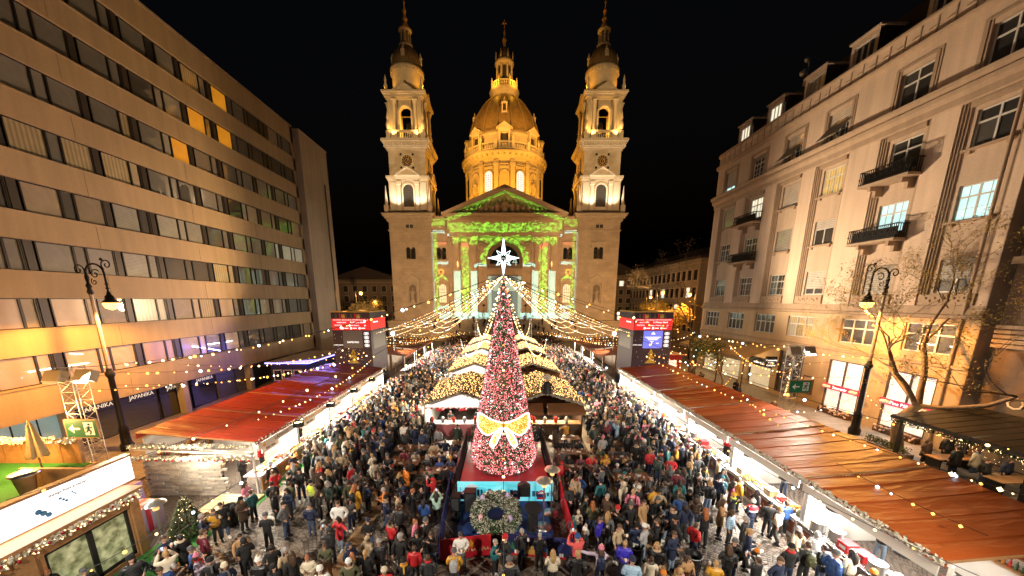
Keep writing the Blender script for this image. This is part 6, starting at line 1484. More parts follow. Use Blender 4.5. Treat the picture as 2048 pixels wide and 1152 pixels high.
for a, b in ((9.45, 11.95), (5.6, 8.6)):
 m = MB(); X = -14.62; mid = (a + b) / 2
 for y0, y1 in ((a, a + .1), (mid - .08, mid + .08), (b - .1, b)): m.box(X - .05, X + .06, y0, y1, .15, 2.1)
 m.box(X - .05, X + .06, a, b, .15, .27); m.box(X - .05, X + .06, a, b, 2.0, 2.1); w = m.build('window', mBlack, t)
 for y0, y1 in ((a + .1, mid - .08), (mid + .08, b - .1)): g = MB(); g.box(X - .02, X, y0, y1, .27, 2.0); g.build('pane', mChW, w)
m = MB(); m.box(-15.5, -15.3, 4.2, 13.1, 2.75, 3.75); sgn = m.build('sign_lightbox', M('lit white sign panel', (1, 1, 1), .4, emit=1.05, ecol=(.97, .98, 1)), t)
m = MB(); m.box(-15.55, -15.25, 4.2, 13.12, 3.75, 3.83); m.box(-15.55, -15.25, 4.2, 13.12, 2.68, 2.75); m.build('sign_frame', mWood, sgn)
for (y, z, r) in ((10.15, 3.15, .06), (10.26, 3.04, .06), (10.37, 2.92, .055), (10.75, 3.28, .03), (10.82, 3.2, .03), (10.89, 3.12, .03), (11.1, 3.34, .02), (11.14, 3.28, .02), (11.18, 3.22, .02)):
 m = MB(); k_ = MB(); k_.lathe(0, 0, [(0, 0), (r * 1.5, 0), (r * 1.5, .004), (0, .004)], 12); m.add(k_, Matrix.Translation((-15.297, y, z)) @ Matrix.Rotation(R(90), 4, 'Y')); m.build('blue_dot', M('blue dot print', (.03, .2, .5), .5), sgn)
text('ünnepi kert a téren', .14, (-15.29, 11.0, 3.52), FXR, M('grey print', (.25, .25, .25), .5), sgn)
m = MB()
for q in range(6): m.tube([(-15.294, 10.52 + q * .015, 3.42 - q * .045), (-15.294, 10.64, 3.45 - q * .045), (-15.294, 10.74 - q * .01, 3.41 - q * .045)], .008, 4)
m.build('wave_mark', mInk, sgn)
m = MB(); fluff(m, (-14.44, 4.3, 2.5), (-14.44, 12.4, 2.5), 900, .075, spread=.11); m.build('garland', mGarl, t, kind='stuff')
m = MB(); scatter_bulbs(m, (-14.36, 4.3, 2.5), (-14.36, 12.4, 2.5), 170, .024, .12); m.build('fairy_light', mBulbW, t, kind='stuff')
m = MB()
for q in range(22): m.ball((-14.33, 4.5 + q * .36, 2.5 + rnd.uniform(-.1, .1)), .055, 6)
m.build('bauble', M('dark red bauble', (.3, .015, .02), .2), t, kind='stuff')
for q in range(9): m = MB(); m.box(-24.3, -24.15, 4.3 + q * .92, 4.3 + q * .92 + .9, 2.74, 4.3); m.build('railing_board', mWood, t)
for q in range(10):
 x, y = -24.2 + q * .86, 14.45 if q < 6 else 12.45; m = MB(); m.box(x, x + .84, y, y + .13, 2.74, 3.85 if q < 6 else 3.5); m.build('railing_board', mWood, t)
for q in range(2): m = MB(); m.box(-24.3, -24.15, 12.6 + q * .93, 12.6 + q * .93 + .91, 2.74, 4.3); m.build('railing_board', mWood, t)
m = MB(); fluff(m, (-24, 14.3, 3.9), (-19, 14.3, 3.9), 260, .09, spread=.12); m.build('garland', mGarl, t, kind='stuff')
m = MB(); scatter_bulbs(m, (-24, 14.25, 3.9), (-19, 14.25, 3.9), 70, .028, .13); m.build('fairy_light', mBulbW, t, kind='stuff')
m = MB()
for q in range(7): m.box(-17.4 + q * .0, -16.0, 12.6 + q * .27, 12.6 + (q + 1) * .27, 0, 1.9 - q * .27)
m.build('stair', mWoodD, t)
mUmb = M('cream parasol canvas', (.55, .4, .22), .8, nscale=2, namt=.25)
def umbrella(x, y, z, lab):
 t = thing('closed_parasol', lab, 'parasol', (x, y, z), 'closed parasols on the terrace'); m = MB(); m.tube([(x, y, z), (x, y, z + 2.3)], .03); m.build('pole', mWood, t); m = MB(); n = 16; pr = [(.03, 2.25), (.1, 2.1), (.2, 1.5), (.34, .75), (.26, .72)]; pts = []
 for r, zz in pr:
  for k in range(n): a = 2 * PI * k / n; rr = r * (1 if k % 2 else .62); pts.append((x + rr * math.cos(a), y + rr * math.sin(a), z + zz - (.08 if k % 2 and zz < 1 else 0)))
 m.idx(pts, [(j * n + k, j * n + (k + 1) % n, (j + 1) * n + (k + 1) % n, (j + 1) * n + k) for j in range(len(pr) - 1) for k in range(n)]); m.build('canopy', mUmb, t); m = MB(); m.lathe(x, y, [(.25, z), (.25, z + .08), (.05, z + .12)], 12); m.build('base', mDark, t)
for x, y, lab in ((-19.9, 13.7, 'closed cream parasol standing right on the roof terrace'), (-20.4, 12.3, 'closed cream parasol in the middle of the roof terrace'), (-19.6, 10.6, 'closed cream parasol left on the roof terrace')): umbrella(x, y, 2.74, lab)
t = thing('wooden_planter_lamp', 'tapered wooden bin with a lit steel top on the roof terrace', 'planter lamp', (-18.2, 12.0, 2.74)); m = MB(); m.lathe(-18.2, 12.0, [(.25, 2.74), (.36, 3.5)], 4); m.build('box', mWood, t); m = MB(); m.lathe(-18.2, 12.0, [(.4, 3.5), (.38, 3.58), (.2, 3.6)], 16); m.build('lid', mSteel, t); m = MB(); m.ball((-18.2, 12.0, 3.63), .12, 8, sz=.5); m.build('lamp_glass', mFlood, t)
for x, y, w, h, lab in ((-17.7, 14.0, 1.5, 1.7, 'tall purple gift box with a red ribbon between chalet and stall'), (-16.2, 13.5, 1.3, 1.15, 'lower lilac gift box with a red ribbon beside the stairs')):
 t = thing('gift_box', lab, 'gift box', (x, y, 0), 'giant gift boxes'); m = MB(); m.box(x - w / 2, x + w / 2, y - w / 2, y + w / 2, 0, h); m.build('box', M('purple gift wrap' if h > 1.5 else 'lilac gift wrap', (.2, .13, .32) if h > 1.5 else (.42, .38, .62), .4, nscale=3, namt=.2), t); m = MB(); m.box(x - .1, x + .1, y - w / 2 - .01, y + w / 2 + .01, 0, h + .012); m.box(x - w / 2 - .01, x + w / 2 + .01, y - .1, y + .1, 0, h + .016); m.build('ribbon', M('red ribbon', (.45, .02, .05), .4), t)
t = thing('turf_strip', 'bright green artificial turf walkway beside the chalet', 'turf', (-13.6, 11, 0)); m = MB(); m.box(-14.4, -12.7, 7, 13.9, 0, .03); m.box(-12.62, -12.2, 14.0, 30, 0, .025); m.build('mat', mTurf, t)
m = MB(); m.tube([(-12.7, 9.0, .95), (-12.9, 11.5, .93), (-12.9, 14.2, .95)], .02, 6)
rp = m.build('rope_barrier', mBlack, None, label='black rope on slim posts along the turf walkway', cat='rope barrier')
for y in (9.0, 11.5, 14.2): m = MB(); m.tube([(-12.8, y, 0), (-12.8, y, .98)], .03); m.build('post', mBlack, rp)
# conifers and trees
def fir(x, y, h, lab, z0=0, lights=True):
 t = thing('fir_tree', lab, 'fir tree', (x, y, z0)); m = MB(); m.tube([(x, y, z0), (x, y, z0 + h)], [.05, .01]); m.build('trunk', mWoodD, t); m = MB()
 for q in range(2600):
  u = 1 - math.sqrt(rnd.random()); z = z0 + .12 + u * h * .92; r = (1 - u) * h * .42 * (.45 + .55 * rnd.random() ** .4); a = rnd.uniform(0, 2 * PI); p = Vector((x + r * math.cos(a), y + r * math.sin(a), z - r * .15)); d = Vector((math.cos(a), math.sin(a), .25)) * .12; e = Vector((-math.sin(a), math.cos(a), rnd.uniform(-.8, .8))) * .035; m.face([p - e, p + e, p + d])
 m.build('crown', M('fir needles', (.05, .075, .025), .7, nscale=6, namt=.5), t)
 if lights:
  m = MB()
  for q in range(70): u = rnd.random(); r = (1 - u) * h * .4; a = rnd.uniform(0, 6.28); m.octa((x + r * math.cos(a), y + r * math.sin(a), z0 + .2 + u * h * .85), .018)
  m.build('fairy_light', mBulbW, t, kind='stuff')
fir(-13.75, 13.35, 1.75, 'small lit fir tree beside the chalet stairs')
fir(-28.0, 60.0, 3.0, 'small dark fir at the far left behind the advertising tower', lights=False) if False else None
mBark = M('pale flaking bark', (.22, .15, .09), .8, nscale=4, namt=.5, bump=.6, bscale=8); mLeafY = M('yellowing leaves', (.55, .38, .07), .7, nscale=4, namt=.5, pos=True); mLeafD = M('dark dry leaves', (.10, .08, .03), .8, nscale=3, namt=.5, pos=True); mLeafG = M('green leaves', (.10, .13, .03), .7, nscale=4, namt=.5, pos=True)
def tree(x, y, h, lab, leaf, nleaf, seed, r0=.16, spread=.5, depth=5, trunk=None, lsz=.07, name='tree', cat='tree', tips_only=True):
 r = random.Random(seed); t = thing(name, lab, cat, (x, y, 0)); m = MB(); lv = MB(); tips = []
 def grow(p, d, L, rad, k):
  n = 4; pts = [p]; rs = [rad]
  for i in range(n):
   d = (d + Vector((r.uniform(-1, 1), r.uniform(-1, 1), r.uniform(-.6, .8))) * .22).normalized(); p = p + d * L / n; pts.append(p); rs.append(rad * (1 - .35 * (i + 1) / n))
   if k >= 3: tips.append(p)
  m.tube(pts, rs, 6 if k < 3 else 4)
  if k < depth:
   for c in range(2 if k < 2 else r.choice([2, 3])):
    nd = (d + Vector((r.uniform(-1, 1), r.uniform(-1, 1), r.uniform(-.35, .7))) * spread * 1.6).normalized(); grow(p, nd, L * r.uniform(.66, .86), rs[-1] * .72, k + 1)
 if trunk:
  m.tube(trunk[0], trunk[1], 10)
  for p, d, L, rad in trunk[2]: grow(Vector(p), Vector(d).normalized(), L, rad, 1)
 else: grow(Vector((x, y, 0)), Vector((0, 0, 1)), h * .32, r0, 0)
 m.build('trunk', mBark, t)
 if tips and nleaf:
  for q in range(nleaf):
   p = r.choice(tips) + Vector((r.gauss(0, 1), r.gauss(0, 1), r.gauss(0, 1))) * lsz * 3; d = Vector((r.uniform(-1, 1), r.uniform(-1, 1), r.uniform(-1, .3))).normalized() * lsz * r.uniform(.6, 1.4); e = d.orthogonal().normalized() * d.length * .5
   lv.face([p - e, p + d, p + e, p - d])
  lv.build('crown', leaf, t)
 return t
tr1 = ([(26.4, 21.6, 0), (26.25, 21.6, .9), (25.9, 21.5, 1.9), (26.0, 21.4, 2.6), (26.7, 21.3, 3.3)], [.36, .3, .27, .25, .24],
       [((26.7, 21.3, 3.3), (.1, .1, 1), 3.9, .2), ((26.7, 21.3, 3.3), (.35, -1, .2), 3.8, .17), ((26.6, 21.3, 3.2), (-.6, .1, .7), 3.7, .15), ((26.7, 21.3, 3.4), (.0, .9, .7), 3.6, .14)])
tree(26.4, 21.6, 8, 'leaning old tree with sparse yellow leaves before the souvenir shop', mLeafY, 15000, 5, trunk=tr1, depth=6, lsz=.048, spread=.55)
tree(25.6, 46.5, 18, 'tall half-bare pale tree at the far corner of the apartment house', mLeafD, 900, 11, .2, .32, 5, lsz=.1)
tree(25.2, 38.5, 6.5, 'young green tree with light bulbs before the cafe canopy', mLeafG, 1500, 3, .09, .5, 4, lsz=.13)
for k, (x, y, h, lf, lab) in enumerate(((31, 70, 8, mLeafY, 'orange-lit tree nearest behind the right advertising tower'), (35, 78, 8, mLeafY, 'second orange-lit tree behind the right advertising tower'), (38.5, 96, 9, mLeafY, 'farthest orange-lit tree right of the basilica'), (28.5, 58, 8, mLeafY, 'orange-lit tree by the far cafe corner'),
 (-29, 70, 9, mLeafD, 'dark leafy tree nearest behind the left advertising tower'), (-33.5, 84, 10, mLeafD, 'dark leafy tree between tower block and basilica'), (-38, 100, 10, mLeafD, 'farthest dark leafy tree left of the basilica'), (-26.5, 60, 7, mLeafY, 'small orange-lit tree under the far left street lamp'))): tree(x, y, h, lab, lf, 2600, 20 + k, .16, .5, 4, lsz=.22)
# planter shrubs by the pergola
t = thing('planter_hedge', 'low hedge strip in a stone planter at the foot of the leaning tree', 'hedge', (26, 21, 0)); m = MB(); m.box(25.2, 25.9, 20.2, 22.8, .12, .4); m.build('stone_edge', mSlab, t); m = MB(); fluff(m, (25.5, 20.3, .55), (25.5, 22.7, .55), 900, .05, spread=.25); m.build('foliage', mLeafG, t, kind='stuff')
# pergola restaurant
t = thing('restaurant_pergola', 'black slatted pergola over the restaurant terrace at the right edge', 'pergola', (26, 15, 0))
for q in range(18): y = 9.2 + q * .62; m = MB(); m.extr([(24.0, y, 3.0), (28.9, y, 3.5), (28.9, y, 3.58), (24.0, y, 3.08)], (0, .56, 0)); m.build('slat', mBlack, t)
for y in (9.3, 14.6, 19.9):
 for x in (24.3, 28.6): m = MB(); m.box(x - .08, x + .08, y - .08, y + .08, .12, 3.0 if x < 25 else 3.4); m.build('post', mBlack, t)
for x, z in ((24.1, 2.86), (28.6, 3.3)): m = MB(); m.box(x - .08, x + .08, 9, 20.4, z, z + .16); m.build('beam', mBlack, t)
for q in range(4): m = MB(); m.lathe(24.8, 10.5 + q * 2.8, [(.12, 2.7), (.1, 2.85), (.02, 2.9)], 10); L = m.build('pendant_lamp', mDark, t); g = MB(); g.ball((24.8, 10.5 + q * 2.8, 2.68), .07, 6); g.build('lamp_glass', mLamp, L); point('pergola lamp light', (25.6, 10.5 + q * 2.8, 2.5), 70, WARM, .1)
m = MB(); fluff(m, (24.05, 9, 2.75), (24.05, 20.3, 2.75), 700, .06, spread=.1); m.build('fir_garland', mGreen, t, kind='stuff')
m = MB(); scatter_bulbs(m, (24.0, 9, 2.7), (24.0, 20.3, 2.7), 90, .022, .12); scatter_bulbs(m, (28.0, 14, 1.8), (28.0, 20.3, 1.8), 260, .014, .8); m.build('fairy_light', mBulbW, t, kind='stuff')
RT = []
for q in range(4):
 x, y = 26.6, 11.2 + q * 2.6; RT.append((x, y)); tt = thing('restaurant_table', f'{ORD[q]} wooden restaurant table under the black pergola', 'table', (x, y, .12), 'tables under the pergola')
 for k in range(4): m = MB(); m.box(x - 1.2, x + 1.2, y - .4 + k * .2, y - .4 + k * .2 + .19, .82, .86); m.build('board', mWood, tt)
 for k in (-1, 1): m = MB(); m.box(x + k - .04, x + k + .04, y - .35, y + .35, .12, .82); m.build('leg', mDark, tt)
for q in range(9): m = MB(); m.box(23.7, 23.8, 9.2 + q * 1.25, 9.2 + q * 1.25 + 1.2, .12, .6); m.build('planter_board', mWoodD, t)
# blue lit kiosk and red kiosk
t = thing('blue_lit_kiosk', 'kiosk with white window frames and a blue light strip under the office building', 'kiosk', (-24, 43, 0)); m = MB(); m.box(-26.5, -22.5, 38.5, 47, 0, 2.9); m.build('wall', M('dark blue cladding', (.02, .02, .06), .5), t); m = MB(); m.box(-26.8, -21.9, 38.1, 47.4, 2.95, 3.1); m.build('roof', M('pale roof sheet', (.4, .38, .42), .4), t)
m = MB(); m.box(-21.88, -21.84, 38.1, 47.4, 2.93, 3.06); m.box(-26.8, -21.9, 38.05, 38.09, 2.93, 3.06); m.build('light_strip', M('blue light strip', (.2, .2, 1), emit=5, ecol=(.22, .2, 1)), t)
for q in range(3): m = MB(); X = -26.2 + q * 1.15; m.box(X, X + 1.0, 38.4, 38.48, .9, .98); m.box(X, X + 1, 38.4, 38.48, 2.1, 2.18); m.box(X, X + .1, 38.4, 38.48, .98, 2.1); m.box(X + .9, X + 1, 38.4, 38.48, .98, 2.1); w = m.build('window', mWhiteP, t); g = MB(); g.box(X + .1, X + .9, 38.44, 38.46, .98, 2.1); g.build('pane', mGlass, w)
t = thing('red_kiosk', 'small red kiosk with a lit window beside the right advertising tower', 'kiosk', (21.5, 45, 0)); m = MB(); m.box(19.8, 23, 44, 47, 0, 2.9); m.build('wall', mRed, t); m = MB(); m.box(19.5, 23.3, 43.6, 47.3, 2.9, 3.05); m.build('roof', mRed, t); m = MB(); m.box(20.3, 22.4, 43.95, 44, 1.1, 2.3); m.build('window', L_cream, t)

# ================================================================== STRINGS OF LIGHTS
APEX = Vector((0, 18, 11.25))
BULB = {}
for nm, mt in (('o', mBulbO), ('w', mBulbW), ('c', mBulbC)):
 m = MB(); m.ball((0, 0, 0), 1, 6); BULB[nm] = m.mesh('bulb', mt)
NBULB = [0]
def string(a, b, sag, lab, sp=.75, r=.05, indiv=True, seed=0, group='strings of bulbs from the Christmas tree'):
 rr = random.Random(seed); a, b = Vector(a), Vector(b); L = (b - a).length; n = 18
 P = lambda u: a.lerp(b, u) - Vector((0, 0, 4 * sag * u * (1 - u)))
 t = thing('light_string', lab, 'string lights', a, group)
 m = MB(); m.tube([P(i / n) for i in range(n + 1)], .011, 4); m.build('wire', mBlack, t)
 N = int(L / sp); mb = MB()
 for k in range(1, N):
  p = P((k + rr.uniform(-.25, .25)) / N) - Vector((0, 0, .06)); c = rr.random(); q = r * rr.choice([.6, .75, .9, 1, 1.1, 1.5])
  ty = 'c' if c > .92 else ('w' if c > (.15 if 'fan' in lab or 'hanging' in lab else .5) else 'o')
  if ty == 'c': q *= 1.25
  if indiv and NBULB[0] < 300: NBULB[0] += 1; put('bulb', BULB[ty], t, p - a, scale=(q, q, q))
  else: mb.octa(p, q * 1.05, 'owc'.index(ty))
 if mb.f: mb.build('bulbs', [mBulbO, mBulbW, mBulbC], t, kind='stuff')
near = [((0, 7.0, 2.0), .35, 'straight towards the viewer over the wreath'), ((-12.5, 6.0, 2.5), 1.2, 'down to the lower left edge of the square'), ((12.6, 7.0, 3.0), 1.3, 'down over the right counters to the lower right'),
  ((-19.2, 15.2, 7.0), .8, 'to the left lattice light tower'), ((-25, 21.8, 6.0), .9, 'to the left street lamp'), ((19.3, 22.6, 7.0), .8, 'to the right lattice light tower'), ((26.2, 24.2, 6.0), .9, 'to the right street lamp'),
  ((-15.2, 9.5, 4.0), 1.0, 'to the lit sign of the chalet'), ((24.2, 14, 3.3), 1.2, 'to the black pergola')]
for k, (b, sg, lab) in enumerate(near): string(APEX, b, sg, 'bulb string from tree top ' + lab, .95 if k > 2 else .7, .034 if k < 3 else .05, seed=k)
wall_ = [((-27.9, 29, 4.6), (-14.3, 37, 4.6), 'along the left stall roofs to the advertising tower'), ((-25, 21.6, 5.4), (-16.2, 37, 5.0), 'from the left street lamp to the advertising tower'), ((-19.2, 15, 6.0), (-14.5, 37, 4.2), 'from the left light tower over the red roofs'), ((-27.9, 24, 4.0), (-18, 37.2, 3.4), 'low over the back of the red roofs'),
         ((-12.8, 16.5, 4.0), (-14.2, 37, 3.8), 'along the front edge of the red roofs'), ((19.3, 22.6, 6.0), (15.5, 37, 4.4), 'from the right light tower to the advertising tower'), ((16.6, 9, 4.0), (15.2, 37, 4.2), 'along the ridge of the rust roofs'), ((13.4, 8.4, 3.6), (16.2, 23, 3.9), 'over the nearest rust roofs'), ((26, 24.4, 4.5), (18.1, 37, 3.8), 'from the right street lamp to the advertising tower'), ((28.9, 30, 4.6), (18, 38, 4.6), 'between cream facade and the advertising tower'), ((28.9, 34, 3.4), (19.3, 22.9, 3.6), 'between the cafe and the right light tower'), ((25.4, 38.4, 3.6), (18.1, 39, 3.2), 'around the young green tree'), ((28.9, 27, 3.2), (25, 20, 3.0), 'past the souvenir shop to the pergola'), ((28.9, 40, 5.0), (18, 37.5, 5.2), 'from the cafe canopy to the tower top'), ((25.2, 38.5, 5.2), (19.3, 22.8, 5.2), 'from the young green tree to the light tower'), ((25.7, 46, 6), (18, 41, 5.6), 'from the tall bare tree to the advertising tower'), ((26.2, 24.4, 3.4), (19.4, 22.9, 2.6), 'low between street lamp and light tower'), ((17.2, 10, 3.7), (17.2, 35, 3.8), 'along the back edge of the rust roofs'), ((25, 36.5, 2.6), (19, 30, 2.4), 'low around the cafe terrace')]
for k, (a, b, lab) in enumerate(wall_): string(a, b, .7, 'bulb string ' + lab, .7, .058, seed=40 + k, group='strings of bulbs over the stall roofs')
k = 0
for s, sd in ((-1, 'left'), (1, 'right')):
 for j in range(11):
  u = j / 10; y = 44 + u * 22; x = s * (18.0 - u * 6.0); z = 5.5 + .8 * math.sin(j * 2.1)
  string(APEX, (x, y, z), abs(.5 + .09 * j + .3 * math.sin(j * 1.7)), f'{["first", "second", "third", "fourth", "fifth", "sixth", "seventh", "eighth", "ninth", "tenth", "eleventh"][j]} long bulb string from the outside in the {sd} fan', .34, .025, False, 70 + k); k += 1
 for j, (x, y, z) in enumerate(((4.2, 54, 7.1), (7.5, 60, 3.4), (2.0, 66, 3.6))): string(APEX, (s * x, y, z), 3.0 + j * .6, f'{["steep inner", "middle inner", "lowest inner"][j]} bulb string hanging {sd} of the tree towards the steps', .6, .055, False, 120 + k); k += 1
 for j in range(5):
  string((s * 18, 44 + j * 4, 4.2), (s * (10 - j), 66, 4.0), .8, f'{ORD[j]} low bulb string swagged over the {sd} far stalls', .6, .06, False, 150 + k, 'swags of bulbs over the far stalls'); k += 1
for s, sd in ((-1, 'left'), (1, 'right')):
 t = thing('floodlight_mast', f'short mast with a blue-white floodlight at the end of the {sd} string fan', 'light mast', (s * 15.0, 47, 0)); m = MB(); m.tube([(s * 15, 47, 0), (s * 15, 47, 5.4)], .05); m.build('pole', mSteel, t); m = MB(); m.ball((s * 15, 46.8, 5.5), .26, 8); m.build('lamp_glass', M('blue-white floodlight', (.8, .95, 1), emit=14, ecol=(.75, .94, 1)), t)
# ================================================================== PEOPLE
def clothmat(name, rough=.8, wave=0, ns=18, amt=.18, attr=None):
 def cu(m, nt, b):
  tc = nt.nodes.new('ShaderNodeTexCoord')
  if attr: a = nt.nodes.new('ShaderNodeAttribute'); a.attribute_name = attr; c = a.outputs['Color']
  else: c = nt.nodes.new('ShaderNodeObjectInfo').outputs['Color']
  n = noise(nt, tc.outputs['Object'], ns, 3); nt.links.new(mulc(nt, c, n * (2 * amt) + (1 - amt)), b.inputs['Base Color'])
  h = noise(nt, tc.outputs['Object'], 7, 3)
  if wave:
   sp = nt.nodes.new('ShaderNodeSeparateXYZ'); nt.links.new(tc.outputs['Object'], sp.inputs[0]); h = h * .6 + (E(nt, sp.outputs[2]) * wave).sin().abs() * .5
  bn = nt.nodes.new('ShaderNodeBump'); bn.inputs['Strength'].default_value = .6; bn.inputs['Distance'].default_value = .03; nt.links.new(h.s, bn.inputs['Height']); nt.links.new(bn.outputs[0], b.inputs['Normal'])
 return M(name, (.1, .1, .1), rough, custom=cu)
cWool = clothmat('woollen cloth'); cPuf = clothmat('quilted nylon', .38, 36); cKnit = clothmat('knitted wool', .9, 150, 40, .3); cDen = clothmat('trouser cloth', .85); cHair = clothmat('hair', .5, 0, 30, .4); cSkin = clothmat('skin', .55, 0, 12, .06); cShoe = clothmat('shoe leather', .4)
mEye = M('dark eye', (.02, .015, .012), .3); mLip = M('lip', (.3, .09, .08), .5); mPhone = M('phone screen', (.3, .4, .5), .2, emit=.9, ecol=(.55, .7, .9)); mCup = M('paper cup', (.7, .66, .6), .6); mFur = M('fur trim', (.4, .3, .2), .95, nscale=40, namt=.5)
def skin_mesh(name, V, Ed, Rd, sub, mats):
 me = bpy.data.meshes.new(name); me.from_pydata(V, Ed, []); o = bpy.data.objects.new(name, me); COL.objects.link(o)
 sk_ = o.modifiers.new('s', 'SKIN'); sk_.use_smooth_shade = True; sk_.branch_smoothing = .6
 sv = me.skin_vertices[0].data
 for i, r in enumerate(Rd): sv[i].radius = r if isinstance(r, tuple) else (r, r); sv[i].use_root = (i == 0)
 if sub: s2 = o.modifiers.new('u', 'SUBSURF'); s2.levels = sub; s2.render_levels = sub
 dg = bpy.context.evaluated_depsgraph_get(); ev = o.evaluated_get(dg); out = bpy.data.meshes.new_from_object(ev, depsgraph=dg)
 bpy.data.objects.remove(o); out.name = name
 out.materials.clear()
 for mm in mats: out.materials.append(mm)
 return out
def mesh_to_mb(me, m=0):
 b = MB(); b.idx([tuple(v.co) for v in me.vertices], [tuple(p.vertices) for p in me.polygons], m, True); return b
POSES = {  # (elbow, wrist) left and right; legs (knee, ankle) ; x positive on both, mirrored for the left
 'stand': (((.25, .03, 1.13), (.25, -.06, .87)), ((.25, .03, 1.13), (.24, -.05, .87)), None),
 'hold': (((.26, .02, 1.13), (.09, -.27, 1.16)), ((.26, .02, 1.13), (.08, -.27, 1.18)), None),
 'photo': (((.27, -.16, 1.3), (.10, -.36, 1.55)), ((.27, -.16, 1.3), (.09, -.36, 1.55)), None),
 'walk': (((.25, .12, 1.14), (.24, .16, .89)), ((.25, -.08, 1.14), (.22, -.28, .95)), ((-.16, .22), (.1, -.24))),
 'pockets': (((.30, .09, 1.14), (.19, -.07, .97)), ((.30, .09, 1.14), (.19, -.07, .97)), None),
 'cup': (((.26, .02, 1.13), (.14, -.26, 1.32)), ((.25, .03, 1.13), (.24, -.05, .87)), None),
 'reach': (((.45, -.02, 1.36), (.72, -.1, 1.36)), ((.25, -.1, 1.2), (.1, -.34, 1.3)), None),
 'sit': (((.27, -.1, 1.12), (.14, -.36, 1.22)), ((.27, -.1, 1.12), (.12, -.34, 1.22)), 'sit'),
}
def hand_mb(w, e, k):
 """palm, four curled fingers of unequal length and a thumb leaving the side of the palm"""
 w, e = Vector(w), Vector(e); d = (w - e).normalized(); side = d.cross(Vector((0, 1, .2))).normalized(); nrm = side.cross(d).normalized(); b = MB()
 p0 = w - d * .01; p1 = w + d * .085
 b.tube([p0, w + d * .03, p1], [.026, .036, .034], 6)
 for i, L in enumerate((.062, .074, .07, .055)):
  a = p1 + side * (-.027 + .018 * i) - d * .012; b.tube([a, a + d * L * .55, a + d * L * .85 - nrm * L * .45 * k], [.0095, .009, .007], 4)
 a = w + d * .03 + side * .034 * (1); b.tube([a - side * .01, a + side * .022 + d * .025, a + side * .02 + d * .055 - nrm * .015], [.012, .011, .008], 4)
 return b
def head_mb(c):
 b = MB(); x0, y0, z0 = c; n = 14; h = 9; pts = []
 for j in range(h + 1):
  t_ = PI * j / h; r = math.sin(t_); z = -math.cos(t_)
  for i in range(n):
   a = 2 * PI * i / n; cx_, cy_ = math.sin(a), -math.cos(a)
   jaw = 1 - .28 * max(0, -z) ** 1.5 * (1 if cy_ < .3 else .6); X = .078 * r * cx_ * jaw; Y = .1 * r * cy_ * (jaw if cy_ < 0 else 1)
   if i == 0 and j in (3, 4): Y -= .022 if j == 4 else .026
   pts.append((x0 + X, y0 + Y, z0 + .122 * z))
 b.idx(pts, [(j * n + i, j * n + (i + 1) % n, (j + 1) * n + (i + 1) % n, (j + 1) * n + i) for j in range(h) for i in range(n)], 0, True)
 for s in (-1, 1):
  b.ball((x0 + s * .03, y0 - .088, z0 + .018), .012, 6, 1, .7); b.ball((x0 + s * .079, y0 + .005, z0 - .005), .024, 6, 0, 1.3, .4)
  b.box(x0 + s * .03 - .016, x0 + s * .03 + .016, y0 - .097, y0 - .09, z0 + .036, z0 + .042, 1)
 b.box(x0 - .02, x0 + .02, y0 - .092, y0 - .084, z0 - .056, z0 - .046, 2)
 return b
PR_ = {}
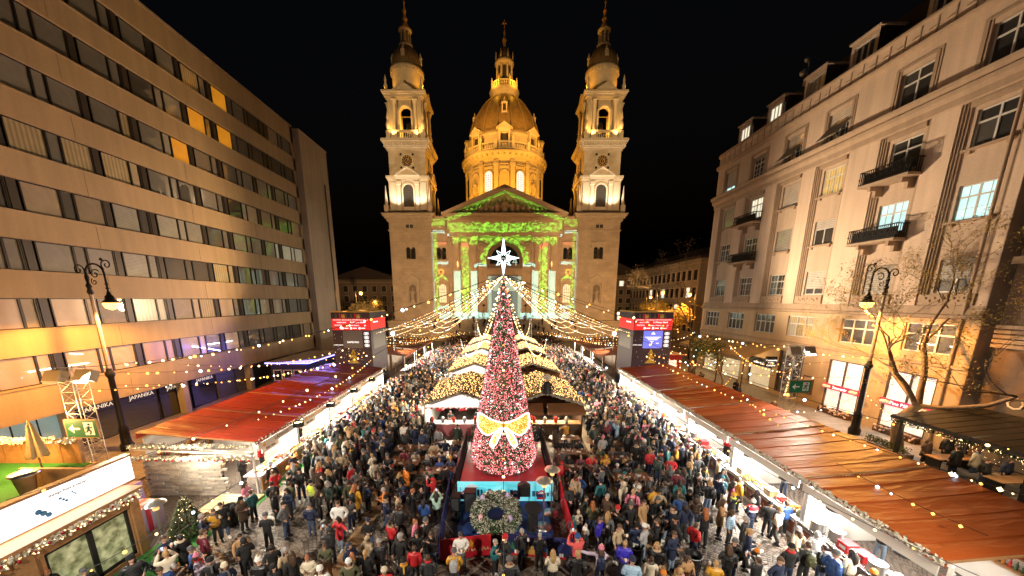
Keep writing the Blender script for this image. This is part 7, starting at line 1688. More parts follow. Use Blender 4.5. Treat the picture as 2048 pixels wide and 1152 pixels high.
def build_pose(nm, sub):
 A, B, L = POSES[nm]; sit = L == 'sit'; dz = -.42 if sit else 0
 def up(p, s): return (p[0] * s, p[1], p[2] + dz)
 hip = .92 + dz if not sit else .5
 sh = [(s * .185, .0, 1.40 + dz) for s in (1, -1)]; el = [up(A[0], 1), up(B[0], -1)]; wr = [up(A[1], 1), up(B[1], -1)]
 if sit: kn = [(s * .11, -.42, .52) for s in (1, -1)]; an = [(s * .11, -.44, .1) for s in (1, -1)]
 elif L: kn = [(.09, L[1][0] - .12, .5), (-.09, L[1][1] + .1 - .05, .5)]; an = [(.09, .2, .12), (-.09, -.24, .09)]
 else: kn = [(s * .1, -.015, .5) for s in (1, -1)]; an = [(s * .115, .02, .09) for s in (1, -1)]
 hp = [(s * .09, 0, hip - .02) for s in (1, -1)]
 T = [(0, 0, hip), (0, .0, 1.08 + dz), (0, .0, 1.28 + dz), (0, .005, 1.42 + dz), (0, -.01, 1.50 + dz), (0, -.015, 1.56 + dz)]
 def limbs(V, Ed, Rd, root, chain, rad):
  k = root
  for p, r in zip(chain, rad): V.append(p); Rd.append(r); Ed.append((k, len(V) - 1)); k = len(V) - 1
 # body
 V = list(T); Rd = [(.12, .09), (.11, .08), (.13, .09), (.07, .06), (.048, .05), (.05, .055)]; Ed = [(i, i + 1) for i in range(5)]
 for i in range(2):
  limbs(V, Ed, Rd, 2, [sh[i], el[i], wr[i]], [.055, .042, .03]); limbs(V, Ed, Rd, 0, [hp[i], kn[i], an[i]], [.085, .06, .042])
 body = skin_mesh('person', V, Ed, Rd, sub, [cSkin, mEye, mLip]); b = mesh_to_mb(body); hc = (0, -.02, 1.61 + dz)
 b.add(head_mb(hc))
 for i in range(2): b.add(hand_mb(wr[i], el[i], .6))
 body = b.mesh('person', [cSkin, mEye, mLip])
 res = {'body': body, 'hc': hc, 'wr': wr, 'dz': dz}
 def jacket(nm2, hem, fl, bulk, mat):
  V = [(0, .005, hem + 0), (0, .005, max(hem + .06, hip + .08)), (0, .0, 1.1 + dz), (0, .0, 1.28 + dz), (0, .005, 1.41 + dz), (0, .0, 1.465 + dz)]
  Rd = [(.205 * bulk * fl, .15 * bulk * fl), (.2 * bulk, .145 * bulk), (.19 * bulk, .135 * bulk), (.2 * bulk, .14 * bulk), (.115, .1), (.085, .085)]; Ed = [(i, i + 1) for i in range(5)]
  for i in range(2):
   w_ = Vector(wr[i]); e_ = Vector(el[i]); w2 = w_ + (e_ - w_).normalized() * .015; limbs(V, Ed, Rd, 3, [sh[i], tuple((Vector(sh[i]) + e_) / 2), el[i], tuple(w2)], [.085 * bulk, .078 * bulk, .07 * bulk, .052 * bulk])
  return skin_mesh(nm2, V, Ed, Rd, sub, [mat])
 res['jacket'] = jacket('jacket', (.84 + dz) if not sit else .5, 1.0, .95, cWool); res['puffer'] = jacket('puffer_jacket', (.82 + dz) if not sit else .5, 1.02, 1.12, cPuf)
 res['coat'] = jacket('long_coat', .5 if not sit else .46, 1.12, .98, cWool) if not sit else res['jacket']
 V = [(0, 0, hip + .05), (0, 0, hip - .03)]; Rd = [(.155, .115), (.15, .115)]; Ed = [(0, 1)]
 for i in range(2): limbs(V, Ed, Rd, 1, [(hp[i][0], hp[i][1] - (.06 if sit else 0), hp[i][2] - (.0 if sit else .08)), kn[i], (an[i][0], an[i][1], an[i][2] + .01)], [.095, .075, .062])
 res['trousers'] = skin_mesh('trousers', V, Ed, Rd, sub, [cDen])
 res['shoe'] = []
 for i in range(2):
  m = MB(); x, y, z = an[i]; z -= .09; m.lathe(0, 0, [(.85, 0), (1, .02), (.95, .06), (.5, .1), (.45, .13)], 10); q = MB().add(m, Matrix.Translation((x, y - .05, z)) @ Matrix.Diagonal((.052, .13, 1, 1))); q.sm = [True] * len(q.f); res['shoe'].append(q.mesh('shoe', [cShoe]))
 return res
HI = {n: build_pose(n, 1) for n in POSES}
def acc():
 a = {}
 def cap(ry, back, cut, kx=1.12):
  b = head_mb((0, 0, 0)); vs = [Vector((v[0] * kx, v[1] * kx + back, v[2] * 1.1 + .006)) for v in b.v]; m = MB(); n = 14
  for f, sm in zip(b.f[:9 * 14], b.sm):
   c = sum((vs[i] for i in f), Vector()) / len(f)
   if c.z > cut(c): m.face([vs[i] for i in f], 0, True)
  return m
 sh = cap(0, .008, lambda c: .045 if c.y < -.02 else (-.02 if c.y < .04 else -.075))
 a['hair_short'] = ('hair', sh.mesh('hair', [cHair]))
 lo = cap(0, .01, lambda c: .05 if c.y < -.04 else -.2); lo.tube([(0, .06, 0), (0, .1, -.1), (0, .12, -.25), (0, .12, -.36)], [.085, .1, .085, .03], 8)
 for s in (-1, 1): lo.tube([(s * .075, .0, .02), (s * .09, .0, -.1), (s * .085, -.01, -.24)], [.03, .035, .012], 6)
 a['hair_long'] = ('hair', lo.mesh('hair', [cHair]))
 bu = cap(0, .008, lambda c: .048 if c.y < -.03 else -.05); bu.ball((0, .1, .06), .045, 8); bu.tube([(0, .1, .02), (0, .14, -.08), (0, .13, -.2)], [.03, .035, .01], 6); a['hair_tied'] = ('hair', bu.mesh('hair', [cHair]))
 def beanie(pom):
  m = MB(); m.lathe(0, .008, [(.1, .028), (.108, .03), (.108, .07), (.1, .075), (.098, .1), (.082, .14), (.045, .165), (0, .172)], 14)
  if pom: m.ball((0, .01, .2), .045, 8, 1)
  return m
 a['beanie'] = ('beanie', beanie(0).mesh('beanie', [cKnit])); a['bobble_hat'] = ('bobble_hat', beanie(1).mesh('bobble_hat', [cKnit, mFur]))
 m = MB(); m.lathe(0, .005, [(.098, .03), (.1, .05), (.09, .1), (.05, .135), (0, .14)], 14); m.extr([(-.06, -.085, .035), (.06, -.085, .035), (.05, -.17, .02), (-.05, -.17, .02)], (0, 0, .012)); a['cap'] = ('cap', m.mesh('cap', [cWool]))
 m = cap(0, .015, lambda c: -.3 if (c.y > -.045 or c.z > .07) else 9, 1.32); m.lathe(0, .04, [(.1, -.16), (.13, -.13), (.11, -.09)], 12, cap=False); a['hood'] = ('hood', m.mesh('hood', [cWool]))
 m = MB()
 for k in range(16):
  t0 = 2 * PI * k / 16; m.ball((.105 * math.sin(t0), .03 + .095 * math.cos(t0), -.15 + .02 * math.cos(t0)), .04, 6)
 a['fur_collar'] = ('fur_collar', m.mesh('fur_collar', [mFur]))
 m = MB(); m.tube([(.095 * math.sin(q), .02 + .085 * math.cos(q), -.135) for q in np.linspace(0, 2 * PI, 13)], .036, 6); m.tube([(.03, -.08, -.14), (.04, -.13, -.25), (.045, -.14, -.36)], [.03, .035, .03], 5); a['scarf'] = ('scarf', m.mesh('scarf', [cKnit]))
 m = MB(); m.lathe(0, 0, [(.75, -.22), (1, -.18), (1, .12), (.7, .22), (.2, .24)], 10); q = MB().add(m, Matrix.Translation((0, .22, -.42)) @ Matrix.Diagonal((.15, .095, 1, 1))); q.obox((0, .315, -.5), (.2, .03, .18))
 for s in (-1, 1): q.tube([(s * .09, .16, -.24), (s * .115, .02, -.15), (s * .12, -.13, -.26), (s * .13, -.1, -.44), (s * .12, .12, -.58)], .02, 4)
 a['backpack'] = ('backpack', q.mesh('backpack', [cPuf]))
 m = MB(); m.obox((.27, .02, -.78), (.1, .26, .2)); m.tube([(.27, .12, -.68), (.2, .1, -.3), (.12, .03, -.16), (.1, -.08, -.2), (.25, -.1, -.68)], .012, 4); a['bag'] = ('handbag', m.mesh('handbag', [cWool]))
 m = MB(); m.box(-.038, .038, -.006, .006, -.075, .075, 0); m.box(-.034, .034, .0065, .0075, -.07, .07, 1); a['phone'] = ('phone', m.mesh('phone', [mBlack, mPhone]))
 m = MB(); m.lathe(0, 0, [(.03, -.06), (.042, .06), (.036, .055), (.03, .02), (0, .02)], 10); a['cup'] = ('cup', m.mesh('cup', [mCup]))
 m = MB()
 for s in (0, 1): m.lathe(0, 0, [(1.0, -.02 + s * .0), (1.0, .05)], 12, cap=False)
 return a
ACC = acc()
CL = {'black': (.008, .008, .009), 'charcoal': (.024, .025, .028), 'navy': (.012, .02, .055), 'grey': (.1, .1, .105), 'pale grey': (.34, .34, .35), 'brown': (.06, .035, .022), 'dark green': (.018, .035, .026), 'olive': (.07, .075, .035), 'beige': (.42, .32, .2), 'cream': (.6, .53, .4), 'white': (.7, .69, .66), 'red': (.5, .02, .025), 'coral': (.62, .09, .09), 'blue': (.02, .07, .24), 'royal blue': (.04, .03, .42), 'light blue': (.3, .45, .6), 'teal': (.015, .12, .14), 'mustard': (.55, .28, .02), 'orange': (.65, .2, .02), 'pink': (.65, .2, .3), 'burgundy': (.13, .015, .03), 'camel': (.38, .22, .1), 'mint': (.4, .6, .5), 'yellow-green': (.5, .65, .03), 'lilac': (.5, .42, .55)}
TCOL = dict(CL, blue=(.05, .075, .14), **{'light blue': (.2, .28, .38)})
HAIRC = {'dark': (.015, .01, .008), 'brown': (.06, .032, .016), 'fair': (.36, .22, .09), 'grey': (.28, .27, .26), 'ginger': (.3, .1, .03)}
JW = [('black', 46), ('charcoal', 9), ('navy', 11), ('grey', 6), ('brown', 6), ('dark green', 5), ('olive', 5), ('beige', 5), ('cream', 4), ('white', 3), ('red', 2.2), ('blue', 2.5), ('teal', 2), ('mustard', 1.4), ('pink', 1.2), ('burgundy', 2.5), ('camel', 3), ('pale grey', 2.5), ('orange', .8), ('light blue', 1)]
TW = [('black', 50), ('navy', 18), ('blue', 16), ('charcoal', 10), ('grey', 5), ('beige', 3), ('light blue', 5)]
def wch(r, tab):
 s = sum(w for _, w in tab); q = r.random() * s
 for k, w in tab:
  q -= w
  if q <= 0: return k
 return tab[0][0]
PEOPLE = []; pr = random.Random(99)
def attrs(r, **kw):
 d = dict(pose=wch(r, [('stand', 20), ('hold', 26), ('photo', 9), ('walk', 14), ('pockets', 18), ('cup', 13)]), jc=wch(r, JW), jt=wch(r, [('jacket', 30), ('puffer', 45), ('coat', 25)]), tc=wch(r, TW), hair=wch(r, [('dark', 30), ('brown', 34), ('fair', 14), ('grey', 10), ('ginger', 3)]), hs=wch(r, [('hair_short', 46), ('hair_long', 26), ('hair_tied', 7), ('beanie', 30), ('bobble_hat', 7), ('cap', 6), ('hood', 8)]), hc=wch(r, [('black', 30), ('grey', 16), ('navy', 10), ('white', 4), ('red', 4), ('pink', 3), ('mustard', 4), ('teal', 3), ('cream', 8), ('burgundy', 5), ('olive', 4)]),
             extra=wch(r, [(None, 58), ('scarf', 14), ('fur_collar', 9), ('backpack', 12), ('bag', 7)]), sc=wch(r, [('grey', 3), ('red', 2), ('camel', 2), ('cream', 2), ('blue', 1), ('mustard', 1)]), skin=r.choice([(.5, .29, .2), (.55, .33, .23), (.45, .25, .17), (.34, .18, .11)]), h=r.choice([r.uniform(.88, .98), r.uniform(.95, 1.07)]))
 d.update(kw); return d
def add_person(x, y, rot, z=0, **kw):
 a = attrs(pr, **kw); a.update(x=x, y=y, rot=rot, z=z); PEOPLE.append(a); return a
TH = R(11.947); cT, sT = math.cos(TH), math.sin(TH)
# spots measured on the photograph: head position in picture pixels is turned once into a place on the ground
def spot_xy(px, py, h=1.62):
 u, v = (px - 1007) / 690, (py - 745) / 690; dx, dy, dz = u, cT - v * sT, -sT - v * cT; k = (h - 10) / dz; return dx * k, dy * k
def hero(px, py, face, jc, jt='jacket', pose='stand', **kw):
 x, y = spot_xy(px, py, 1.62 * kw.get('h', 1.0)); kw.setdefault('extra', None); add_person(x, y, R(face), jc=jc, jt=jt, pose=pose, hero=True, **kw)
H = hero
H(542, 961, 200, 'black', 'puffer', 'stand', hs='hair_short', hair='dark', tc='black'); H(566, 1008, 90, 'grey', 'jacket', 'pockets', hs='cap', hc='black', tc='blue'); H(617, 1004, 190, 'navy', 'puffer', 'stand', hs='beanie', hc='grey', tc='blue', extra='fur_collar')
H(619, 959, 150, 'yellow-green', 'jacket', 'stand', hs='beanie', hc='black', tc='black', hivis=True); H(480, 997, 80, 'brown', 'coat', 'hold', hs='beanie', hc='black'); H(489, 966, 100, 'pink', 'puffer', 'hold', hs='hair_long', hair='brown', tc='light blue')
H(426, 1022, 60, 'mustard', 'puffer', 'cup', hs='hair_short', hair='brown', tc='black', extra='scarf', sc='grey', h=.93); H(401, 1030, 120, 'navy', 'puffer', 'hold', hs='hair_short', hair='grey'); H(440, 1010, 60, 'black', 'coat', 'pockets', hs='hair_short', hair='dark')
H(405, 1067, 150, 'burgundy', 'puffer', 'pockets', hs='hair_short', hair='brown', extra='fur_collar'); H(380, 1095, 130, 'blue', 'jacket', 'hold', hs='beanie', hc='grey'); H(392, 1113, 120, 'lilac', 'puffer', 'hold', hs='bobble_hat', hc='pink', extra='scarf', sc='red', h=.9); H(420, 1120, 30, 'black', 'coat', 'pockets', hs='beanie', hc='black', extra='scarf', sc='grey')
H(448, 1130, 60, 'navy', 'jacket', 'hold', hs='beanie', hc='cream', extra='scarf', sc='grey'); H(517, 1123, 190, 'black', 'puffer', 'hold', hs='bobble_hat', hc='white'); H(541, 1092, 210, 'black', 'jacket', 'walk', hs='hair_short', hair='dark'); H(545, 1128, 60, 'charcoal', 'jacket', 'pockets', hs='beanie', hc='black', extra='backpack'); H(613, 1106, 15, 'cream', 'puffer', 'hold', hs='hair_short', hair='ginger', tc='beige')
H(648, 1083, 20, 'olive', 'jacket', 'hold', hs='hair_short', hair='brown', tc='camel'); H(675, 1030, -30, 'red', 'coat', 'reach', hs='hair_long', hair='dark', tc='light blue'); H(676, 1010, 10, 'white', 'puffer', 'pockets', hs='hair_short', hair='brown'); H(698, 995, 60, 'grey', 'jacket', 'hold', hs='hair_long', hair='dark', tc='navy')
H(767, 975, -80, 'orange', 'puffer', 'hold', hs='hair_short', hair='grey', tc='black'); H(732, 963, 150, 'navy', 'puffer', 'hold', hs='hair_short', hair='dark'); H(780, 1038, 150, 'red', 'puffer', 'hold', hs='hair_short', hair='dark', extra='fur_collar'); H(847, 995, 170, 'blue', 'puffer', 'stand', hs='hair_long', hair='dark'); H(872, 985, 190, 'mint', 'puffer', 'photo', hs='hair_long', hair='dark', tc='black')
H(733, 1068, 160, 'beige', 'puffer', 'pockets', hs='hood', tc='blue'); H(735, 1037, 30, 'black', 'jacket', 'hold', hs='cap', hc='navy'); H(800, 1077, 150, 'black', 'jacket', 'walk', hs='hair_short', hair='grey'); H(757, 1083, 40, 'charcoal', 'puffer', 'pockets', hs='hair_short', hair='grey'); H(697, 1122, 10, 'olive', 'coat', 'pockets', hs='beanie', hc='white', extra='fur_collar'); H(768, 1137, 10, 'red', 'puffer', 'hold', hs='beanie', hc='cream'); H(730, 1103, 190, 'black', 'jacket', 'hold', hs='hair_tied', hair='fair'); H(855, 1107, 185, 'charcoal', 'puffer', 'stand', hs='hair_short', hair='brown', extra='scarf', sc='red')
H(833, 1063, 5, 'black', 'coat', 'pockets', hs='hair_long', hair='dark'); H(862, 1065, -20, 'black', 'puffer', 'photo', hs='hair_long', hair='brown'); H(807, 1120, 0, 'black', 'jacket', 'hold', hs='beanie', hc='black', extra='scarf', sc='mustard'); H(921, 1070, 10, 'white', 'jacket', 'hold', hs='hair_short', hair='dark', tc='grey'); H(908, 1100, 180, 'mustard', 'puffer', 'hold', hs='beanie', hc='grey', extra='backpack', bc='pale grey', tc='charcoal')
H(990, 1076, 60, 'teal', 'puffer', 'hold', hs='hair_short', hair='grey', tc='black'); H(1011, 1079, -60, 'black', 'coat', 'hold', hs='beanie', hc='red'); H(1080, 1063, 170, 'black', 'puffer', 'hold', hs='hair_short', hair='grey', tc='black'); H(1155, 1080, 190, 'coral', 'jacket', 'photo', hs='beanie', hc='blue', tc='light blue', extra='bag'); H(1019, 1126, 190, 'charcoal', 'puffer', 'pockets', hs='beanie', hc='grey', extra='fur_collar')
H(1200, 1033, 50, 'royal blue', 'puffer', 'cup', hs='hair_short', hair='brown', tc='navy'); H(1202, 963, 200, 'teal', 'jacket', 'stand', hs='beanie', hc='navy', tc='black'); H(1172, 988, 60, 'dark green', 'jacket', 'pockets', hs='hair_short', hair='dark'); H(1143, 975, 40, 'charcoal', 'coat', 'pockets', hs='hair_short', hair='grey', extra='scarf', sc='camel'); H(1215, 997, -60, 'brown', 'coat', 'pockets', hs='hair_short', hair='grey'); H(1275, 1048, 160, 'navy', 'puffer', 'hold', hs='beanie', hc='black', tc='white'); H(1290, 1052, -140, 'pale grey', 'jacket', 'hold', hs='beanie', hc='white', tc='light blue'); H(1157, 1025, 20, 'cream', 'puffer', 'hold', hs='bobble_hat', hc='cream', h=.72); H(1146, 1037, 30, 'teal', 'puffer', 'stand', hs='bobble_hat', hc='teal', h=.66)
H(1203, 1095, 170, 'lilac', 'jacket', 'reach', hs='bobble_hat', hc='pink', extra='backpack', bc='navy'); H(1250, 1085, -10, 'royal blue', 'puffer', 'hold', hs='hair_short', hair='fair', tc='navy'); H(1265, 1127, 170, 'light blue', 'puffer', 'hold', hs='beanie', hc='navy'); H(1348, 1068, 30, 'navy', 'coat', 'hold', hs='hair_short', hair='brown', tc='light blue'); H(1393, 1043, 110, 'red', 'puffer', 'pockets', hs='hair_short', hair='brown', tc='blue'); H(1378, 1107, 10, 'camel', 'jacket', 'hold', hs='hair_long', hair='brown'); H(1327, 1138, 20, 'navy', 'jacket', 'pockets', hs='beanie', hc='orange'); H(1360, 1138, 30, 'pink', 'puffer', 'hold', hs='hair_long', hair='fair', extra='fur_collar')
H(1320, 980, 170, 'beige', 'jacket', 'pockets', hs='beanie', hc='charcoal', tc='navy'); H(1308, 977, 200, 'mustard', 'jacket', 'hold', hs='hair_short', hair='brown'); H(1338, 955, 180, 'brown', 'jacket', 'stand', hs='hair_short', hair='dark', tc='grey'); H(1360, 965, 175, 'teal', 'coat', 'stand', hs='hair_long', hair='dark'); H(1370, 1015, 190, 'navy', 'jacket', 'pockets', hs='cap', hc='navy'); H(1507, 1002, 185, 'navy', 'puffer', 'hold', hs='bobble_hat', hc='white', tc='blue', drk=True); H(1468, 985, 10, 'black', 'coat', 'photo', hs='beanie', hc='mustard', extra='scarf', sc='yellow-green', tc='blue'); H(1445, 1008, 60, 'camel', 'coat', 'hold', hs='hair_long', hair='brown', tc='black'); H(1412, 1025, 170, 'black', 'jacket', 'hold', hs='hair_long', hair='ginger')
H(1575, 1003, 175, 'blue', 'puffer', 'hold', hs='hair_short', hair='brown', tc='black'); H(1612, 1008, 170, 'olive', 'puffer', 'hold', hs='beanie', hc='brown'); H(1500, 1063, 60, 'navy', 'coat', 'hold', hs='hair_tied', hair='fair'); H(1513, 1103, 40, 'white', 'puffer', 'reach', hs='bobble_hat', hc='orange', h=.85); H(1598, 1058, 190, 'beige', 'jacket', 'pockets', hs='beanie', hc='pale grey'); H(1637, 1062, 160, 'pale grey', 'puffer', 'hold', hs='hood', tc='black'); H(1560, 1122, 20, 'navy', 'jacket', 'pockets', hs='hair_short', hair='brown'); H(1583, 1097, 170, 'black', 'jacket', 'hold', hs='beanie', hc='black', extra='scarf', sc='red'); H(1617, 1092, 175, 'charcoal', 'jacket', 'hold', hs='hair_short', hair='brown', extra='backpack', bc='olive'); H(1653, 1088, 180, 'black', 'puffer', 'pockets', hs='hair_short', hair='dark'); H(1705, 1110, 190, 'cream', 'puffer', 'hold', hs='hair_long', hair='dark', extra='bag')
H(1749, 1141, 190, 'black', 'jacket', 'hold', hs='beanie', hc='orange'); H(1301, 903, 185, 'red', 'puffer', 'hold', hs='hair_short', hair='fair'); H(1133, 846, 200, 'mustard', 'puffer', 'reach', hs='beanie', hc='grey'); H(1398, 911, 180, 'charcoal', 'jacket', 'pockets', hs='beanie', hc='mustard'); H(1380, 880, 180, 'black', 'puffer', 'hold', hs='beanie', hc='pink'); H(729, 834, 200, 'orange', 'puffer', 'hold', hs='hair_short', hair='brown'); H(690, 866, 180, 'black', 'jacket', 'pockets', hs='hair_short', hair='dark', extra='backpack', bc='red'); H(1412, 1140, 30, 'black', 'jacket', 'hold', hs='hair_short', hair='brown'); H(640, 1140, 20, 'white', 'jacket', 'hold', hs='beanie', hc='white'); H(90, 1140, 90, 'black', 'jacket', 'pockets', hs='hair_short', hair='ginger'); H(165, 1138, 80, 'charcoal', 'puffer', 'hold', hs='cap', hc='grey'); H(262, 1122, 60, 'charcoal', 'puffer', 'pockets', hs='beanie', hc='black'); H(345, 1128, 90, 'brown', 'puffer', 'photo', hs='hair_short', hair='grey'); H(320, 1145, 60, 'blue', 'puffer', 'hold', hs='hair_short', hair='brown')
# sellers behind the counters, guests at the tables, diners under the pergola
for k in range(5):
 for q in range(2): add_person(-14.3 - .3 * q, YL[k] + 1.0 + q * 1.9, R(90 + pr.uniform(-40, 40)), pose='hold', jc=pr.choice(['white', 'red', 'black', 'cream']), jt='jacket', hs=pr.choice(['cap', 'beanie', 'hair_short', 'hair_tied']), extra=None, place=f'behind the counter of the {ORD[k]} left stall')
for k in range(6):
 for q in range(2): add_person(14.1 + .3 * q, YRr[k] + 1.1 + q * 2.2, R(-90 + pr.uniform(-40, 40)), pose='hold', jc=pr.choice(['red', 'red', 'white', 'black']), jt='jacket', hs=pr.choice(['cap', 'beanie', 'hair_short', 'hair_tied']), hc=pr.choice(['red', 'black', 'white']), extra=None, place=f'behind the counter of the {ORD[k]} right stall')
for s in (-1, 1):
 for q in range(2): add_person(s * 3 + (q - .5) * 2.2, 25.4, R(pr.uniform(-30, 30)), pose='hold', jc=pr.choice(['white', 'black', 'red']), jt='jacket', extra=None, place='behind the counter of the ' + ('red and white' if s < 0 else 'dark wooden') + ' hut')
for k, (x, y) in enumerate(TABLES):
 for s in (-1, 1):
  for dx in (-.62, 0, .62):
   if pr.random() < .68: add_person(x + dx + pr.uniform(-.08, .08), y + s * .6, R(0 if s > 0 else 180) + pr.uniform(-.3, .3), pose='sit', place='at the ' + nm_[k].split(' table')[0] + (' tree-side' if 'tree' in nm_[k] else '') + ' ' + pos[k][2] + ' table')
for k, (x, y) in enumerate(RT):
 for s in (-1, 1):
  for dx in (-.7, .5):
   if pr.random() < .8: add_person(x + dx, y + s * .68, R(0 if s > 0 else 180), z=.12, pose='sit', place=f'dining at the {ORD[k]} table under the pergola')
for (x, y, ro) in ((-15.2, 16.9, 60), (20.9, 28.5, 30), (21.4, 28.8, -60), (22.6, 27.6, 150), (23.2, 33, 20), (24.3, 35, -70), (22.2, 38, 100), (23, 41, 10), (21.6, 34.4, 120)): add_person(x, y, R(ro), z=.12 if x > 0 else .14)
# everybody else
occ = {}
def free(x, y, d):
 i, j = int(x // .6), int(y // .6)
 for a in (-1, 0, 1):
  for b in (-1, 0, 1):
   for (px, py) in occ.get((i + a, j + b), ()):
    if (px - x) ** 2 + (py - y) ** 2 < d * d: return False
 return True
def take(x, y): occ.setdefault((int(x // .6), int(y // .6)), []).append((x, y))
for p in PEOPLE: take(p['x'], p['y'])
def blocked(x, y):
 if abs(x) < 6.3 and any(a - .9 < y < b + .4 for a, b in HUTROW): return True
 if -2.95 < x < 3.05 and 11.5 < y < 21.2: return True
 for tx, ty in TABLES:
  if abs(x - tx) < 1.25 and abs(y - ty) < 1.15: return True
 if x < -12.0 and 13.5 < y < 64: return True
 if x > 11.75 and y < 64: return True
 if abs(x - 5) < .5 and abs(y - 11.4) < .5 or abs(x - 6.9) < .5 and abs(y - 10.9) < .5 or abs(x + 12.3) < .6 and abs(y - 13.9) < .6: return True
 if any(abs(abs(x) - 4.2) < .45 and abs(y - 54.1) < .45 for _ in (0,)): return True
 return False
def dens(x, y):
 if y < 9.8 or y > 83: return 0
 if (x + 8.6) ** 2 / 3.4 ** 2 + (y - 12.2) ** 2 / 2.3 ** 2 < 1: return .04
 if (x - 9.2) ** 2 / 2.2 ** 2 + (y - 12.0) ** 2 / 2.4 ** 2 < 1: return .05
 if abs(x - .5) < 3.2 and y < 11.6: return .12
 if y < 14: return .45
 if y < 22: return .8 if abs(x) > 6 else .35
 if y < 66: return 1.0 if abs(x) > 5.9 else .25
 return .55 if abs(x) < 12 else .2
n = 0; tries = 0
while tries < 34000:
 tries += 1; x = pr.uniform(-12.2, 11.9); y = 9.6 + 74 * pr.random() ** 1.15
 if y < 13.5 and x < -10: pass
 if pr.random() > dens(x, y) * (.62 + .5 * math.sin(x * 1.7 + y * .6) * math.sin(y * 1.25 - x * .5)) or blocked(x, y) or not free(x, y, .52 if y > 20 else .6): continue
 take(x, y); f = pr.choice([0, 180, 180, 90, -90]) + pr.uniform(-45, 45)
 if x > 10.3: f = -90 + 180 + pr.uniform(-35, 35)
 if x < -10.6 and y > 14: f = -90 + pr.uniform(-35, 35)
 a_ = add_person(x, y, R(f)); n += 1
 if pr.random() < .5:                                 # a companion, turned towards them
  an = pr.uniform(0, 2 * PI); x2, y2 = x + .5 * math.cos(an), y + .5 * math.sin(an)
  if y2 > 9.7 and -12.2 < x2 < 11.8 and not blocked(x2, y2) and free(x2, y2, .4):
   take(x2, y2); add_person(x2, y2, math.atan2(x - x2, -(y - y2)) + pr.uniform(-.5, .5)); a_['rot'] = math.atan2(x2 - x, -(y2 - y)) + pr.uniform(-.5, .5)
for q in range(40): add_person(pr.uniform(-14, 14), pr.uniform(85.5, 92), R(pr.uniform(0, 360)), z=0)
for p in PEOPLE[-40:]: p['z'] = .34 * (1 + int((p['y'] - 85) / .55))
CAMP = Vector((0, 0, 10))
for p in PEOPLE: p['d'] = (Vector((p['x'], p['y'], 1)) - CAMP).length
PEOPLE.sort(key=lambda p: (0 if p.get('hero') else 1, p['d']))
def infront(p):
 zc = p['y'] * cT + 8.4 * sT; u = p['x'] / zc; v = ((10 - 1.6) * cT - p['y'] * sT) / zc; return abs(u) < 1.5 and v < .6
PEOPLE = [p for p in PEOPLE if infront(p)]
IND, REST = PEOPLE[:300], PEOPLE[300:]
# ---- words that tell each person from the next
JN = {'jacket': 'jacket', 'puffer': 'puffer jacket', 'coat': 'long coat'}
PN = {'stand': 'standing', 'hold': 'hands together in front', 'photo': 'arms raised to take a photo', 'walk': 'walking', 'pockets': 'hands in pockets', 'cup': 'raising a cup', 'reach': 'one arm stretched out', 'sit': 'seated'}
def look(p):
 if p.get('hivis'): return 'person in yellow-green hi-vis jacket'
 if p.get('drk'): return 'person in navy jacket with red and white shoulders'
 return f"{'child' if p['h'] < .8 else 'person'} in {p['jc']} {JN[p['jt']] if not (p['pose'] == 'sit' and p['jt'] == 'coat') else 'jacket'}"
def headw(p):
 hs = p['hs']
 if hs in ('beanie', 'bobble_hat', 'cap'): return f"{p['hc']} {hs.replace('_', ' ')}"
 if hs == 'hood': return 'hood up'
 return f"{p['hair']} {'short hair' if hs == 'hair_short' else ('long hair' if hs == 'hair_long' else 'tied hair')}"
def exw(p):
 e = p['extra']
 if e == 'scarf': return f"{p['sc']} scarf"
 if e == 'backpack': return f"{p.get('bc', 'black')} backpack"
 if e == 'fur_collar': return 'fur collar'
 if e == 'bag': return 'handbag'
 return ''
def place(p):
 if p.get('place'): return p['place']
 x, y = p['x'], p['y']
 if x > 18: return 'on the right pavement'
 if x < -12: return 'by the chalet turf'
 if y > 84: return 'on the basilica steps'
 if abs(x) < 3.2 and y < 12.5: return 'before the stage banners'
 sd = 'left' if x < 0 else 'right'
 if abs(x) > 10.2 and y > 14 or x > 10.2: return f'at the {sd} stall counters'
 if y < 12.6: return f'near the {sd} bottom edge'
 if y < 23 and abs(x) < 7.5: return f'among the {sd} tables'
 return f'in the {sd} crowd'
from collections import defaultdict
def sty(p): return ', '.join(w for w in (look(p), headw(p), exw(p)) if w)
cands = []
for p in IND:
 a, b, c, d, e = look(p), headw(p), exw(p), PN[p['pose']], place(p)
 L = [f'{a}, {b}' + (f', {c}' if c else '') + f', {e}', f'{a}, {b}' + (f', {c}' if c else '') + f', {d}, {e}']
 p['cand'] = [q for q in L if len(q.split()) <= 16] or [q for q in (f'{a}, {b}, {e}', f'{a}, {e}') if len(q.split()) <= 16]
for lvl in range(2):
 g = defaultdict(list)
 for p in IND: g[p.get('lab') or p['cand'][min(lvl, len(p['cand']) - 1)]].append(p)
 for k, v in g.items():
  if len(v) == 1: v[0]['lab'] = k
  elif lvl == 1:
   for p in v: p['lab'] = None
left = [p for p in IND if not p.get('lab')]
used_lab = {p['lab'] for p in IND if p.get('lab')}
